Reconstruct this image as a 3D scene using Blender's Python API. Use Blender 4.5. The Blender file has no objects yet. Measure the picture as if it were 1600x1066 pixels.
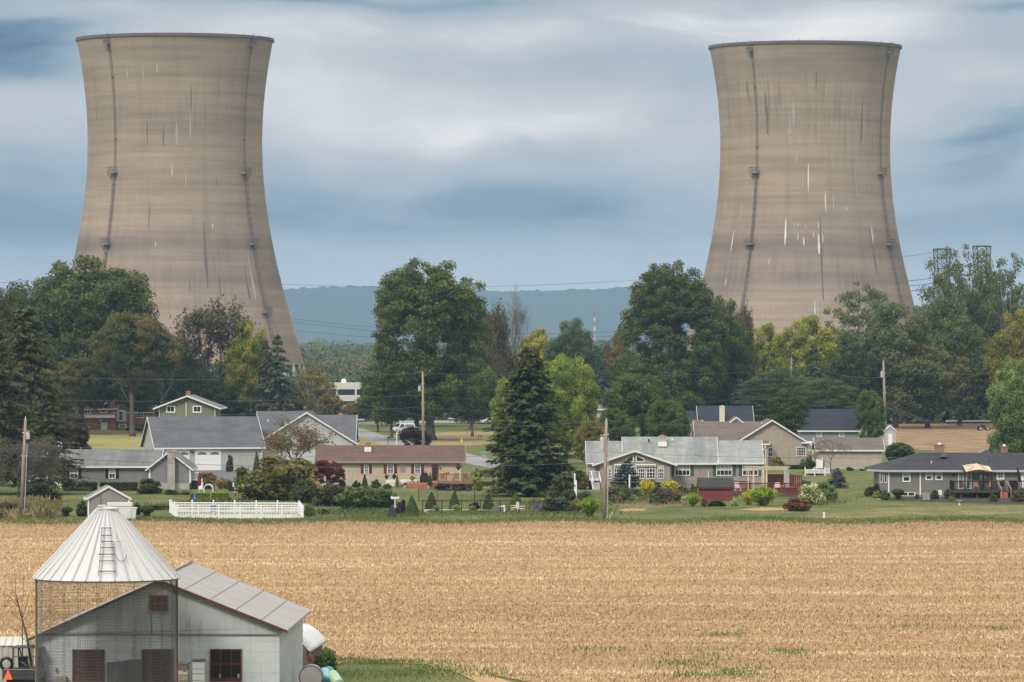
import bpy, math, random
import numpy as np
from mathutils import Vector

R = math.radians
SC = bpy.context.scene
COL = SC.collection
F = 7400.0          # focal length in pixels of a 1600 px wide picture
ZC = 17.1           # camera height above the village plain

# ------------------------------------------------------------------ camera
cam_d = bpy.data.cameras.new('camera')
cam = bpy.data.objects.new('camera', cam_d)
COL.objects.link(cam)
cam.location = (0, 0, ZC)
cam.rotation_euler = (R(90), 0, 0)
cam_d.sensor_width = 36.0
cam_d.lens = 36.0 * F / 1600.0
cam_d.clip_start = 1.0
cam_d.clip_end = 60000.0
SC.camera = cam
SC.view_settings.view_transform = 'Standard'
SC.view_settings.look = 'None'
SC.view_settings.exposure = 0.0
SC.view_settings.gamma = 1.0
SC.cycles.max_bounces = 6
SC.cycles.diffuse_bounces = 3
SC.cycles.glossy_bounces = 2
SC.cycles.transmission_bounces = 4
SC.cycles.transparent_max_bounces = 8
SC.cycles.volume_bounces = 0
SC.cycles.use_denoising = True


# ------------------------------------------------------------------ node helper
class NT:
    def __init__(s, tree):
        s.t = tree

    def n(s, typ, **kw):
        nd = s.t.nodes.new(typ)
        for k, v in kw.items():
            setattr(nd, k, v)
        return nd

    def put(s, sock, v):
        if v is None:
            return
        if isinstance(v, bpy.types.NodeSocket):
            s.t.links.new(v, sock)
        elif isinstance(v, (tuple, list)):
            if len(v) == 3 and sock.type == 'RGBA':
                v = (*v, 1)
            sock.default_value = v
        else:
            sock.default_value = v

    def math(s, op, a, b=None, c=None, clamp=False):
        nd = s.n('ShaderNodeMath', operation=op, use_clamp=clamp)
        s.put(nd.inputs[0], a)
        s.put(nd.inputs[1], b)
        if c is not None:
            s.put(nd.inputs[2], c)
        return nd.outputs[0]

    def mix(s, f, a, b, mode='MIX'):
        nd = s.n('ShaderNodeMix', data_type='RGBA', blend_type=mode)
        s.put(nd.inputs[0], f)
        s.put(nd.inputs[6], a)
        s.put(nd.inputs[7], b)
        return nd.outputs[2]

    def vmul(s, v, k):
        nd = s.n('ShaderNodeVectorMath', operation='MULTIPLY')
        s.put(nd.inputs[0], v)
        s.put(nd.inputs[1], k)
        return nd.outputs[0]

    def vadd(s, v, k):
        nd = s.n('ShaderNodeVectorMath', operation='ADD')
        s.put(nd.inputs[0], v)
        s.put(nd.inputs[1], k)
        return nd.outputs[0]

    def noise(s, v, scale=1.0, detail=3.0, rough=0.5, dist=0.0):
        nd = s.n('ShaderNodeTexNoise')
        s.put(nd.inputs['Vector'], v)
        nd.inputs['Scale'].default_value = scale
        nd.inputs['Detail'].default_value = detail
        nd.inputs['Roughness'].default_value = rough
        nd.inputs['Distortion'].default_value = dist
        return nd.outputs[0]

    def ramp(s, f, stops):
        nd = s.n('ShaderNodeValToRGB')
        s.put(nd.inputs[0], f)
        e = nd.color_ramp.elements
        while len(e) > 1:
            e.remove(e[-1])
        for i, (p, c) in enumerate(stops):
            c = (c, c, c, 1) if not isinstance(c, (tuple, list)) else (*c, 1)
            el = e[0] if i == 0 else e.new(p)
            el.position = p
            el.color = c
        return nd.outputs[0]

    def sep(s, v):
        nd = s.n('ShaderNodeSeparateXYZ')
        s.put(nd.inputs[0], v)
        return nd.outputs

    def comb(s, x, y, z):
        nd = s.n('ShaderNodeCombineXYZ')
        for i, a in enumerate((x, y, z)):
            s.put(nd.inputs[i], a)
        return nd.outputs[0]

    def rng(s, v, a, b, c=0.0, d=1.0):
        nd = s.n('ShaderNodeMapRange')
        s.put(nd.inputs[0], v)
        for i, q in enumerate((a, b, c, d)):
            s.put(nd.inputs[i + 1], q)
        return nd.outputs[0]


# ------------------------------------------------------------------ sky
world = bpy.data.worlds.new('World')
SC.world = world
world.use_nodes = True
world.node_tree.nodes.clear()
w = NT(world.node_tree)
SUN_EL, SUN_AZ = 40.0, 30.0     # sun behind the camera, to the left
sky = w.n('ShaderNodeTexSky', sky_type='NISHITA', sun_disc=False)
sky.sun_elevation = R(SUN_EL)
sky.sun_rotation = R(180 + SUN_AZ)
sky.altitude = 100
sky.dust_density = 2.0
gen = w.n('ShaderNodeTexCoord').outputs['Generated']
dx, dy, dz = w.sep(gen)
yy = w.math('MAXIMUM', w.math('ABSOLUTE', dy), 0.15)
u = w.math('DIVIDE', dx, yy)
v = w.math('DIVIDE', dz, yy)
uv = w.comb(u, v, dy)
# streaky stratus: wide, flat, slightly tilted
warp = w.noise(w.vmul(uv, (6, 14, 1)), 1.0, 2.0, 0.5)
wrp2 = w.noise(w.vmul(uv, (28, 60, 1)), 1.0, 4.0, 0.6)
uvw = w.vadd(uv, w.comb(w.math('MULTIPLY', w.math('SUBTRACT', wrp2, 0.5), 0.02), w.math('ADD', w.math('MULTIPLY', w.math('SUBTRACT', warp, 0.5), 0.03), w.math('MULTIPLY', w.math('SUBTRACT', wrp2, 0.5), 0.007)), 0.0))
n1 = w.noise(w.vmul(uvw, (8, 32, 1)), 1.0, 3.0, 0.45)
n2 = w.noise(w.vmul(uvw, (19, 62, 1)), 1.0, 2.0, 0.5)
n3 = w.noise(w.vmul(uv, (3, 9, 1)), 1.0, 2.0, 0.5)


BRK = w.rng(w.noise(w.vmul(uvw, (22, 110, 1)), 1.0, 3.0, 0.6), 0.35, 0.65, 0.6, 1.35)


def blob(px, py, sx, sy, amp):
    # a soft patch of cloud in the sky, given by its direction
    u0, v0 = (px - 800) / F, (533 - py) / F
    a = w.math('DIVIDE', w.math('SUBTRACT', u, u0), sx / F)
    b = w.math('DIVIDE', w.math('SUBTRACT', w.sep(uvw)[1], v0), sy / F)
    r2 = w.math('ADD', w.math('MULTIPLY', a, a), w.math('MULTIPLY', b, b))
    return w.math('MULTIPLY', w.math('MULTIPLY', w.math('EXPONENT', w.math('MULTIPLY', r2, -1.0)), amp), BRK)


dens = w.math('ADD', w.math('MULTIPLY', w.math('SUBTRACT', n1, 0.5), 1.0), 0.54)
dens = w.math('ADD', dens, w.math('MULTIPLY', w.math('SUBTRACT', n2, 0.5), 0.36))
n4 = w.noise(w.vmul(uvw, (44, 105, 1)), 1.0, 4.0, 0.6)
dens = w.math('ADD', dens, w.math('MULTIPLY', w.math('SUBTRACT', n4, 0.5), 0.20))
dens = w.math('ADD', dens, w.math('MULTIPLY', w.math('SUBTRACT', n3, 0.5), 0.35))
for bl in ((720, 228, 75, 24, 0.26), (700, 185, 330, 34, 0.10), (880, 210, 330, 30, 0.16), (1200, 30, 330, 50, 0.34),
           (20, 110, 110, 50, -0.55), (10, 60, 150, 50, -0.3), (790, 325, 360, 55, -0.22), (1560, 230, 150, 60, -0.34),
           (480, 14, 200, 12, -0.2), (640, 60, 330, 30, 0.22), (40, 190, 120, 30, 0.14), (790, 12, 170, 13, -0.1),
           (60, 300, 130, 40, -0.14), (480, 150, 120, 50, 0.06), (1560, 130, 130, 26, 0.1), (1590, 3, 90, 12, -0.3)):
    dens = w.math('ADD', dens, blob(*bl))
ccol = w.ramp(dens, [(0.0, (0.10, 0.185, 0.32)), (0.28, (0.185, 0.295, 0.40)), (0.5, (0.40, 0.48, 0.56)),
                     (0.72, (0.58, 0.615, 0.67)), (1.0, (0.90, 0.88, 0.87))])
# towards the zenith an overcast sky grows brighter
elev = w.math('MAXIMUM', dz, 0.0)
gain = w.rng(elev, 0.10, 0.70, 1.0, 1.25)
ccol = w.mix(w.rng(elev, 0.09, 0.5), ccol, (1.12, 1.07, 1.0))
hz = w.rng(w.math('ABSOLUTE', dz), 0.008, 0.024, 1.0, 0.0)
ccol = w.mix(w.math('MULTIPLY', hz, 0.85), ccol, (0.74, 0.765, 0.80))
ccol = w.vmul(ccol, w.comb(gain, gain, gain))
ccol = w.vmul(ccol, (10.0, 10.0, 10.0))
allc = w.mix(0.94, sky.outputs[0], ccol)
bg = w.n('ShaderNodeBackground')
w.put(bg.inputs[0], allc)
bg.inputs[1].default_value = 0.1
wo = w.n('ShaderNodeOutputWorld')
world.node_tree.links.new(bg.outputs[0], wo.inputs[0])

sd = bpy.data.lights.new('sun', 'SUN')
sd.energy = 2.3
sd.angle = R(14)
sd.color = (1.0, 0.94, 0.86)
sun = bpy.data.objects.new('sun', sd)
COL.objects.link(sun)
sun.rotation_euler = (R(90 - SUN_EL), 0, R(-SUN_AZ))
sun.location = (0, -50, 200)


# ------------------------------------------------------------------ geometry helpers
def ground(y):
    if y < 225:
        return 2.2
    if y > 450:
        return 0.0
    t = (y - 225) / 225.0
    return 2.2 * (1 - t * t * (3 - 2 * t) * 0.35 - t * 0.65)


def GD(py):
    return ZC * F / (py - 533.0)


def P(px, py, D):
    return Vector(((px - 800) * D / F, D, ZC - (py - 533) * D / F))


class MB:
    def __init__(s):
        s.v, s.f, s.m = [], [], []

    def add(s, vs, fs, mi=0):
        o = len(s.v)
        s.v += [tuple(q) for q in vs]
        s.f += [[i + o for i in f] for f in fs]
        s.m += [mi] * len(fs)
        return s

    def poly(s, pts, mi=0):
        return s.add(pts, [list(range(len(pts)))], mi)

    def box(s, x0, x1, y0, y1, z0, z1, mi=0):
        vs = [(x, y, z) for z in (z0, z1) for y in (y0, y1) for x in (x0, x1)]
        return s.add(vs, [(0, 2, 3, 1), (4, 5, 7, 6), (0, 1, 5, 4), (2, 6, 7, 3), (0, 4, 6, 2), (1, 3, 7, 5)], mi)

    def prism(s, pts, axis, a0, a1, mi=0):
        # 2-d outline swept along an axis; 'y': outline in x,z  'x': outline in y,z  'z': outline in x,y
        def q(p, a):
            return {'y': (p[0], a, p[1]), 'x': (a, p[0], p[1]), 'z': (p[0], p[1], a)}[axis]
        n = len(pts)
        vs = [q(p, a0) for p in pts] + [q(p, a1) for p in pts]
        fs = [list(range(n))[::-1], list(range(n, 2 * n))]
        fs += [(i, (i + 1) % n, n + (i + 1) % n, n + i) for i in range(n)]
        return s.add(vs, fs, mi)

    def tube(s, pts, r, n=6, mi=0):
        pts = [Vector(p) for p in pts]
        rs = r if isinstance(r, (list, tuple)) else [r] * len(pts)
        o = len(s.v)
        for i, p in enumerate(pts):
            d = pts[min(i + 1, len(pts) - 1)] - pts[max(i - 1, 0)]
            if d.length < 1e-9:
                d = Vector((0, 0, 1))
            d.normalize()
            a = d.cross(Vector((0, 0, 1)) if abs(d.z) < 0.9 else Vector((1, 0, 0))).normalized()
            b = d.cross(a)
            for k in range(n):
                t = 2 * math.pi * k / n
                s.v.append(tuple(p + (a * math.cos(t) + b * math.sin(t)) * rs[i]))
        for i in range(len(pts) - 1):
            for k in range(n):
                k2 = (k + 1) % n
                s.f.append([o + i * n + k, o + i * n + k2, o + (i + 1) * n + k2, o + (i + 1) * n + k])
                s.m.append(mi)
        s.f.append([o + k for k in range(n)][::-1])
        s.f.append([o + (len(pts) - 1) * n + k for k in range(n)])
        s.m += [mi, mi]
        return s

    def lathe(s, prof, cx=0, cy=0, n=16, mi=0):
        o = len(s.v)
        for r, z in prof:
            for k in range(n):
                t = 2 * math.pi * k / n
                s.v.append((cx + r * math.cos(t), cy + r * math.sin(t), z))
        for i in range(len(prof) - 1):
            for k in range(n):
                k2 = (k + 1) % n
                s.f.append([o + i * n + k, o + i * n + k2, o + (i + 1) * n + k2, o + (i + 1) * n + k])
                s.m.append(mi)
        return s

    def build(s, name, mats, parent=None, smooth=False, loc=None):
        me = bpy.data.meshes.new(name)
        me.from_pydata(s.v, [], s.f)
        for m in (mats if isinstance(mats, (list, tuple)) else [mats]):
            me.materials.append(m)
        me.polygons.foreach_set('material_index', s.m)
        if smooth:
            me.polygons.foreach_set('use_smooth', [True] * len(s.f))
        me.update()
        ob = bpy.data.objects.new(name, me)
        COL.objects.link(ob)
        if parent is not None:
            ob.parent = parent
        if loc is not None:
            ob.location = loc
        return ob


def tag(o, label, cat, group=None, kind=None):
    if label:
        o['label'] = label
    if cat:
        o['category'] = cat
    if group:
        o['group'] = group
    if kind:
        o['kind'] = kind
    return o


def thing(name, label, cat, loc=(0, 0, 0), yaw=0.0, group=None):
    o = bpy.data.objects.new(name, None)
    COL.objects.link(o)
    o.empty_display_size = 0.5
    o.location = loc
    o.rotation_euler = (0, 0, R(yaw))
    return tag(o, label, cat, group)


def copy_tree(o, parent=None):
    c = o.copy()
    COL.objects.link(c)
    c.parent = parent
    for ch in list(o.children):
        copy_tree(ch, c)
    return c


class Fr:
    """A thing standing on the ground; x()/z() turn measurements of the photograph into its own metres at its front."""

    def __init__(s, name, label, cat, px, D, yaw=0.0, group=None):
        s.D, s.px, s.k = D, px, D / F
        s.g = ground(D)
        s.t = thing(name, label, cat, ((px - 800) * D / F, D, s.g), yaw, group)

    def x(s, px, dy=0.0):
        return (px - 800) * (s.D + dy) / F - (s.px - 800) * s.k

    def z(s, py, dy=0.0):
        return ZC - (py - 533) * (s.D + dy) / F - s.g


# ------------------------------------------------------------------ materials
MATS = {}


def newmat(name):
    m = bpy.data.materials.new(name)
    m.use_nodes = True
    m.node_tree.nodes.clear()
    t = NT(m.node_tree)
    out = t.n('ShaderNodeOutputMaterial')
    return m, t, out


def finish(m, t, out, col, rough=0.8, bump=None, bstr=0.2, bdist=0.02, metal=0.0, spec=0.35):
    b = t.n('ShaderNodeBsdfPrincipled')
    t.put(b.inputs['Base Color'], col)
    t.put(b.inputs['Roughness'], rough)
    t.put(b.inputs['Metallic'], metal)
    t.put(b.inputs['Specular IOR Level'], spec)
    if bump is not None:
        bn = t.n('ShaderNodeBump')
        bn.inputs['Strength'].default_value = bstr
        bn.inputs['Distance'].default_value = bdist
        t.put(bn.inputs['Height'], bump)
        t.t.links.new(bn.outputs[0], b.inputs['Normal'])
    t.t.links.new(b.outputs[0], out.inputs[0])
    return m


def plain(name, col, rough=0.7, var=0.18, scale=3.0, metal=0.0, spec=0.35, stretch=(1, 1, 1)):
    if name in MATS:
        return MATS[name]
    m, t, out = newmat(name)
    oc = t.n('ShaderNodeTexCoord').outputs['Object']
    n = t.noise(t.vmul(oc, stretch), scale, 4.0, 0.6)
    k = t.rng(n, 0.25, 0.75, 1 - var, 1 + var)
    c = t.vmul(col, t.comb(k, k, k))
    MATS[name] = finish(m, t, out, c, rough, n, 0.15, 0.01, metal, spec)
    return MATS[name]


def siding(name, col, pitch=0.22, line=0.78, var=0.07, vertical=False, dirt=0.15):
    m, t, out = newmat(name)
    oc = t.n('ShaderNodeTexCoord').outputs['Object']
    x, y, z = t.sep(oc)
    c = t.math('FRACT', t.math('DIVIDE', t.math('ADD', x, y) if vertical else z, pitch))
    edge = t.rng(c, 0.0, 0.16, line, 1.0)
    n = t.noise(t.vmul(oc, (0.5, 0.5, 2.0)), 1.3, 4.0, 0.6)
    st = t.noise(t.vmul(oc, (3.0, 3.0, 0.25)), 1.0, 4.0, 0.65)
    k = t.math('MULTIPLY', t.rng(n, 0.25, 0.75, 1 - var, 1 + var), edge)
    k = t.math('MULTIPLY', k, t.rng(st, 0.35, 0.75, 1.0, 1 - dirt))
    return finish(m, t, out, t.vmul(col, t.comb(k, k, k)), 0.65, c, 0.35, 0.015)


def shingle(name, col, stain=(0.5, 0.5, 0.5), amount=0.35, var=0.24):
    m, t, out = newmat(name)
    oc = t.n('ShaderNodeTexCoord').outputs['Object']
    fine = t.noise(t.vmul(oc, (3.0, 3.0, 7.0)), 2.2, 3.0, 0.7)
    st = t.noise(t.vmul(oc, (0.75, 0.12, 0.12)), 1.0, 4.0, 0.6, 0.4)
    row = t.math('FRACT', t.math('DIVIDE', t.sep(oc)[2], 0.14))
    k = t.math('MULTIPLY', t.rng(fine, 0.3, 0.7, 1 - var, 1 + var), t.rng(row, 0.0, 0.25, 0.86, 1.0))
    c = t.vmul(col, t.comb(k, k, k))
    c2 = t.vmul(c, stain)
    c = t.mix(t.math('MULTIPLY', t.ramp(st, [(0.42, 0.0), (0.66, 1.0)]), amount), c, c2)
    blot = t.noise(t.vmul(oc, (0.5, 0.9, 0.9)), 1.0, 5.0, 0.7)
    kb = t.rng(blot, 0.3, 0.7, 0.82, 1.16)
    c = t.vmul(c, t.comb(kb, kb, kb))
    return finish(m, t, out, c, 0.9, fine, 0.3, 0.02, 0, 0.2)


def brick(name, c1, c2, mortar=(0.30, 0.26, 0.22), scale=1.0):
    m, t, out = newmat(name)
    oc = t.n('ShaderNodeTexCoord').outputs['Object']
    x, y, z = t.sep(oc)
    vec = t.comb(t.math('ADD', x, y), z, 0.0)
    b = t.n('ShaderNodeTexBrick')
    t.put(b.inputs['Vector'], vec)
    t.put(b.inputs['Color1'], c1)
    t.put(b.inputs['Color2'], c2)
    t.put(b.inputs['Mortar'], mortar)
    b.inputs['Scale'].default_value = 1.0
    b.inputs['Mortar Size'].default_value = 0.012
    b.inputs['Brick Width'].default_value = 0.22 * scale
    b.inputs['Row Height'].default_value = 0.075 * scale
    n = t.noise(oc, 1.5, 4.0)
    k = t.rng(n, 0.3, 0.7, 0.82, 1.15)
    return finish(m, t, out, t.vmul(b.outputs[0], t.comb(k, k, k)), 0.85, b.outputs[1], 0.3, 0.01)


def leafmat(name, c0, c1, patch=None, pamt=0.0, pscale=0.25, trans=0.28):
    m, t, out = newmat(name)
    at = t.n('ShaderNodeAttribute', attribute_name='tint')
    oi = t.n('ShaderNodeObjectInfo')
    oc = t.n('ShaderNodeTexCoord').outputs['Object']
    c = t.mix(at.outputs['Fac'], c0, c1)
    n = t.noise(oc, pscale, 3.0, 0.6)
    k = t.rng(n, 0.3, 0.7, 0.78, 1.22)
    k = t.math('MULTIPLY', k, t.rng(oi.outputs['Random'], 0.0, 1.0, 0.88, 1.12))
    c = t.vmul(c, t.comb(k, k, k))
    if patch:
        pn = t.noise(t.vadd(oc, (7.3, 1.1, 3.7)), pscale * 1.3, 3.0, 0.65)
        c = t.mix(t.ramp(t.math('ADD', pn, t.math('MULTIPLY', at.outputs['Fac'], 0.12)), [(0.60 - pamt * 0.25, 0.0), (0.72 - pamt * 0.2, 1.0)]), c, patch)
    d = t.n('ShaderNodeBsdfPrincipled')
    t.put(d.inputs['Base Color'], c)
    d.inputs['Roughness'].default_value = 0.62
    d.inputs['Specular IOR Level'].default_value = 0.25
    tr = t.n('ShaderNodeBsdfTranslucent')
    t.put(tr.inputs[0], t.vmul(c, (1.25, 1.3, 0.7)))
    ms = t.n('ShaderNodeMixShader')
    ms.inputs[0].default_value = trans
    m.node_tree.links.new(d.outputs[0], ms.inputs[1])
    m.node_tree.links.new(tr.outputs[0], ms.inputs[2])
    m.node_tree.links.new(ms.outputs[0], out.inputs[0])
    return m


L = {
    'oak': leafmat('leaf_oak', (0.034, 0.058, 0.016), (0.165, 0.205, 0.048), (0.18, 0.19, 0.05), 0.0, 0.12),
    'oaky': leafmat('leaf_turning_oak', (0.045, 0.065, 0.020), (0.155, 0.17, 0.05), (0.22, 0.175, 0.055), 0.3, 0.14),
    'maple': leafmat('leaf_maple', (0.038, 0.062, 0.018), (0.165, 0.215, 0.055), (0.19, 0.19, 0.05), 0.0, 0.15),
    'mid': leafmat('leaf_mid_green', (0.045, 0.082, 0.026), (0.165, 0.235, 0.065)),
    'dark': leafmat('leaf_dark_green', (0.030, 0.044, 0.016), (0.125, 0.145, 0.042)),
    'bluish': leafmat('leaf_bluish', (0.050, 0.084, 0.042), (0.139, 0.198, 0.095)),
    'light': leafmat('leaf_light_green', (0.145, 0.204, 0.035), (0.383, 0.444, 0.085)),
    'willow': leafmat('leaf_pale_green', (0.09, 0.14, 0.045), (0.28, 0.36, 0.12)),
    'ygreen': leafmat('leaf_yellow_green', (0.085, 0.115, 0.018), (0.34, 0.38, 0.045), (0.46, 0.40, 0.045), 0.12, 0.2),
    'yellow': leafmat('leaf_yellow', (0.26, 0.24, 0.03), (0.62, 0.50, 0.06), (0.10, 0.15, 0.03), 0.2, 0.2),
    'orange': leafmat('leaf_yellowing', (0.14, 0.15, 0.03), (0.50, 0.43, 0.06), (0.12, 0.15, 0.03), 0.3, 0.15),
    'olive': leafmat('leaf_olive', (0.070, 0.076, 0.018), (0.29, 0.26, 0.055), (0.32, 0.22, 0.045), 0.15, 0.25),
    'locust': leafmat('leaf_locust', (0.072, 0.092, 0.036), (0.205, 0.24, 0.088)),
    'bronze': leafmat('leaf_bronze', (0.112, 0.066, 0.030), (0.330, 0.186, 0.075), (0.158, 0.156, 0.040), 0.3, 0.3),
    'brown': leafmat('leaf_brown', (0.075, 0.062, 0.045), (0.20, 0.165, 0.115), (0.14, 0.14, 0.06), 0.3, 0.3),
    'spruce': leafmat('needle_spruce', (0.030, 0.044, 0.018), (0.135, 0.165, 0.055)),
    'grayspruce': leafmat('needle_gray_spruce', (0.046, 0.054, 0.032), (0.145, 0.156, 0.095)),
    'blue': leafmat('needle_blue_spruce', (0.035, 0.055, 0.055), (0.12, 0.165, 0.17)),
    'pine': leafmat('needle_pine', (0.037, 0.062, 0.024), (0.125, 0.174, 0.060)),
    'hemlock': leafmat('needle_hemlock', (0.029, 0.041, 0.018), (0.112, 0.126, 0.045), (0.145, 0.120, 0.050), 0.2, 0.2),
    'purple': leafmat('leaf_purple', (0.022, 0.014, 0.018), (0.085, 0.050, 0.062)),
    'red': leafmat('leaf_red_maple', (0.10, 0.018, 0.024), (0.34, 0.06, 0.075)),
    'lime': leafmat('leaf_lime', (0.14, 0.21, 0.02), (0.32, 0.44, 0.05)),
    'gold': leafmat('leaf_goldenrod', (0.13, 0.18, 0.03), (0.36, 0.38, 0.05), (0.75, 0.60, 0.04), 0.35, 4.0),
    'grass': leafmat('blade_grass', (0.060, 0.095, 0.024), (0.165, 0.205, 0.055)),
    'whitebl': leafmat('leaf_white_bloom', (0.145, 0.204, 0.070), (0.396, 0.456, 0.200), (0.818, 0.768, 0.500), 0.3, 4.0),
    'rose': leafmat('leaf_rose', (0.035, 0.06, 0.025), (0.12, 0.15, 0.05), (0.40, 0.06, 0.06), 0.1, 6.0),
    'weed': leafmat('leaf_weeds', (0.075, 0.085, 0.03), (0.24, 0.235, 0.095), (0.27, 0.19, 0.10), 0.3, 1.5),
    'pinkgrass': leafmat('leaf_pink_grass', (0.290, 0.168, 0.100), (0.554, 0.360, 0.230), (0.238, 0.228, 0.080), 0.2, 2.0),
    'twig': leafmat('twig_brown', (0.085, 0.060, 0.045), (0.21, 0.16, 0.125)),
    'twiggrey': leafmat('twig_grey', (0.075, 0.066, 0.060), (0.20, 0.175, 0.16)),
    'far': leafmat('leaf_far_woods', (0.030, 0.055, 0.022), (0.12, 0.165, 0.055), (0.15, 0.13, 0.05), 0.1, 0.02, 0.2),
}
BARK = plain('bark', (0.10, 0.085, 0.07), 0.95, 0.35, 1.5, stretch=(2, 2, 0.4))
BARKP = plain('bark_pale', (0.36, 0.34, 0.30), 0.9, 0.3, 1.5, stretch=(2, 2, 0.4))
BARKB = plain('bark_reddish', (0.16, 0.085, 0.055), 0.95, 0.3, 2.0)


# ------------------------------------------------------------------ foliage
def leaf_mesh(name, C, N, size, asp, tint, mat, T=None, rng=None):
    """N rhombic leaf clumps at C, facing N."""
    rng = rng or np.random.default_rng(1)
    n = len(C)
    N = N / (np.linalg.norm(N, axis=1, keepdims=True) + 1e-9)
    if T is None:
        T = rng.normal(size=(n, 3))
    T = T - (T * N).sum(1, keepdims=True) * N
    T /= (np.linalg.norm(T, axis=1, keepdims=True) + 1e-9)
    B = np.cross(N, T)
    s = np.asarray(size).reshape(-1, 1) * np.ones((n, 1))
    V = np.empty((n, 4, 3))
    V[:, 0] = C - T * s
    V[:, 1] = C + B * s * asp + T * s * 0.15
    V[:, 2] = C + T * s
    V[:, 3] = C - B * s * asp + T * s * 0.15
    me = bpy.data.meshes.new(name)
    me.vertices.add(n * 4)
    me.vertices.foreach_set('co', V.reshape(-1).astype(np.float32))
    me.loops.add(n * 4)
    me.loops.foreach_set('vertex_index', np.arange(n * 4, dtype=np.int32))
    me.polygons.add(n)
    me.polygons.foreach_set('loop_start', np.arange(0, n * 4, 4, dtype=np.int32))
    me.polygons.foreach_set('loop_total', np.full(n, 4, dtype=np.int32))
    a = me.attributes.new('tint', 'FLOAT', 'FACE')
    a.data.foreach_set('value', np.clip(np.asarray(tint), 0, 1).astype(np.float32))
    me.materials.append(mat)
    me.update(calc_edges=True)
    return me


def link(me, name, parent=None):
    o = bpy.data.objects.new(name, me)
    COL.objects.link(o)
    o.parent = parent
    return o


def unit(rng, n):
    d = rng.normal(size=(n, 3))
    return d / np.linalg.norm(d, axis=1, keepdims=True)


def crown_points(env, nl, lr, nleaf, rng, inner=0.5, flat=0.75, shell=(0.4, 1.35)):
    """env: ellipsoids (cx,cy,cz,rx,ry,rz). Lobes cluster at their surface, leaves at the lobes' surface."""
    env = np.array(env, float)
    vol = env[:, 3] * env[:, 4] * env[:, 5]
    pick = rng.choice(len(env), nl, p=(vol ** 0.67) / (vol ** 0.67).sum())
    d = unit(rng, nl)
    rad = rng.uniform(inner, 1.0, nl) ** 0.6
    LC = env[pick, :3] + d * env[pick, 3:] * rad[:, None]
    LR = lr * rng.uniform(0.6, 1.35, nl)
    w_ = LR ** 2
    li = rng.choice(nl, nleaf, p=w_ / w_.sum())
    ld = unit(rng, nleaf)
    out = d[li] * 0.5 + np.array([0, 0, 0.28])
    ld = ld + out * rng.uniform(0, 1.0, (nleaf, 1))
    ld /= np.linalg.norm(ld, axis=1, keepdims=True)
    rr = rng.uniform(shell[0], shell[1], nleaf)
    C = LC[li] + ld * (LR[li] * rr)[:, None] * np.array([1, 1, flat])
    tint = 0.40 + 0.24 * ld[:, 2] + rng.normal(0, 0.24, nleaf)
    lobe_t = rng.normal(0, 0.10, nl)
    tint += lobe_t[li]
    return C, ld, tint, LC, LR


PROTO = {}


def trunk_mesh(h, r, targets, rng, bark, flare=1.7, lean=0.0, fork=0.45):
    mb = MB()
    top = h
    pts = [(lean * t * h + math.sin(t * 5) * r * 0.3, math.cos(t * 4) * r * 0.2, t * top) for t in (0, 0.04, 0.12, 0.3, 0.55, 0.8, 1.0)]
    mb.tube(pts, [r * flare, r * 1.15, r, r * 0.9, r * 0.7, r * 0.42, r * 0.12], 10)
    for tg in targets:
        z0 = min(top * 0.9, max(h * 0.2, tg[2] * fork + rng.uniform(-0.05, 0.08) * h))
        q = z0 / top
        p0 = Vector((lean * z0, 0, z0))
        p1 = Vector(tg)
        mid = p0.lerp(p1, 0.5) + Vector((0, 0, -0.03 * h))
        rr = r * (0.55 - 0.35 * q)
        mb.tube([p0, mid, p1], [rr, rr * 0.6, rr * 0.18], 5)
    return mb


def make_broad(key, w_, h, cr0, env_n, nl, lr, nleaf, leaf, mat, seed, bark=BARK, tr=None, inner=0.5, asp=0.6, flat=0.75, limbs=9, shape=None):
    """cr0: fraction of the height where the crown starts."""
    rng = np.random.default_rng(seed)
    cz = h * (1 + cr0) / 2
    rz = h * (1 - cr0) / 2
    k = 0.86
    if shape:
        env = [(a * w_, b * w_, c * h, d_ * w_, d_ * w_, e * h) for a, b, c, d_, e in shape]
    else:
        env = [(0, 0, cz, w_ / 2 * k, w_ / 2 * k, rz * k)]
        for i in range(env_n):
            a = rng.uniform(0, 2 * math.pi)
            f = rng.uniform(0.25, 0.55)
            zz = rng.uniform(-0.55, 0.45)
            s = rng.uniform(0.38, 0.55)
            env.append((math.cos(a) * f * w_ / 2, math.sin(a) * f * w_ / 2, cz + zz * rz, w_ / 2 * s, w_ / 2 * s, rz * s * 0.9))
    nl, lr, nleaf, leaf = int(nl * 4.2), lr * 0.52, int(nleaf * 2.2), leaf * 0.8
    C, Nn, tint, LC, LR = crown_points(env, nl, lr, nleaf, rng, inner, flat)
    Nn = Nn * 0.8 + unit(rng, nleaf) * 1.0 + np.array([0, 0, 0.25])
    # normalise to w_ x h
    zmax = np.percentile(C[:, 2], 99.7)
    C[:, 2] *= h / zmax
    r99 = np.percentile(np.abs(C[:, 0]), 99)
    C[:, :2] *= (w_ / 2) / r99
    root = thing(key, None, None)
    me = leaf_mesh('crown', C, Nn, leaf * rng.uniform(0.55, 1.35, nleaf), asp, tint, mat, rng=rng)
    link(me, 'crown', root)
    idx = rng.choice(len(LC), min(limbs, len(LC)), replace=False)
    tm = trunk_mesh(h * 0.8, tr or w_ * 0.035, [tuple(LC[i]) for i in idx], rng, bark)
    tm.build('trunk', bark, root, smooth=True)
    PROTO[key] = [root, w_, h, False]


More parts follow.
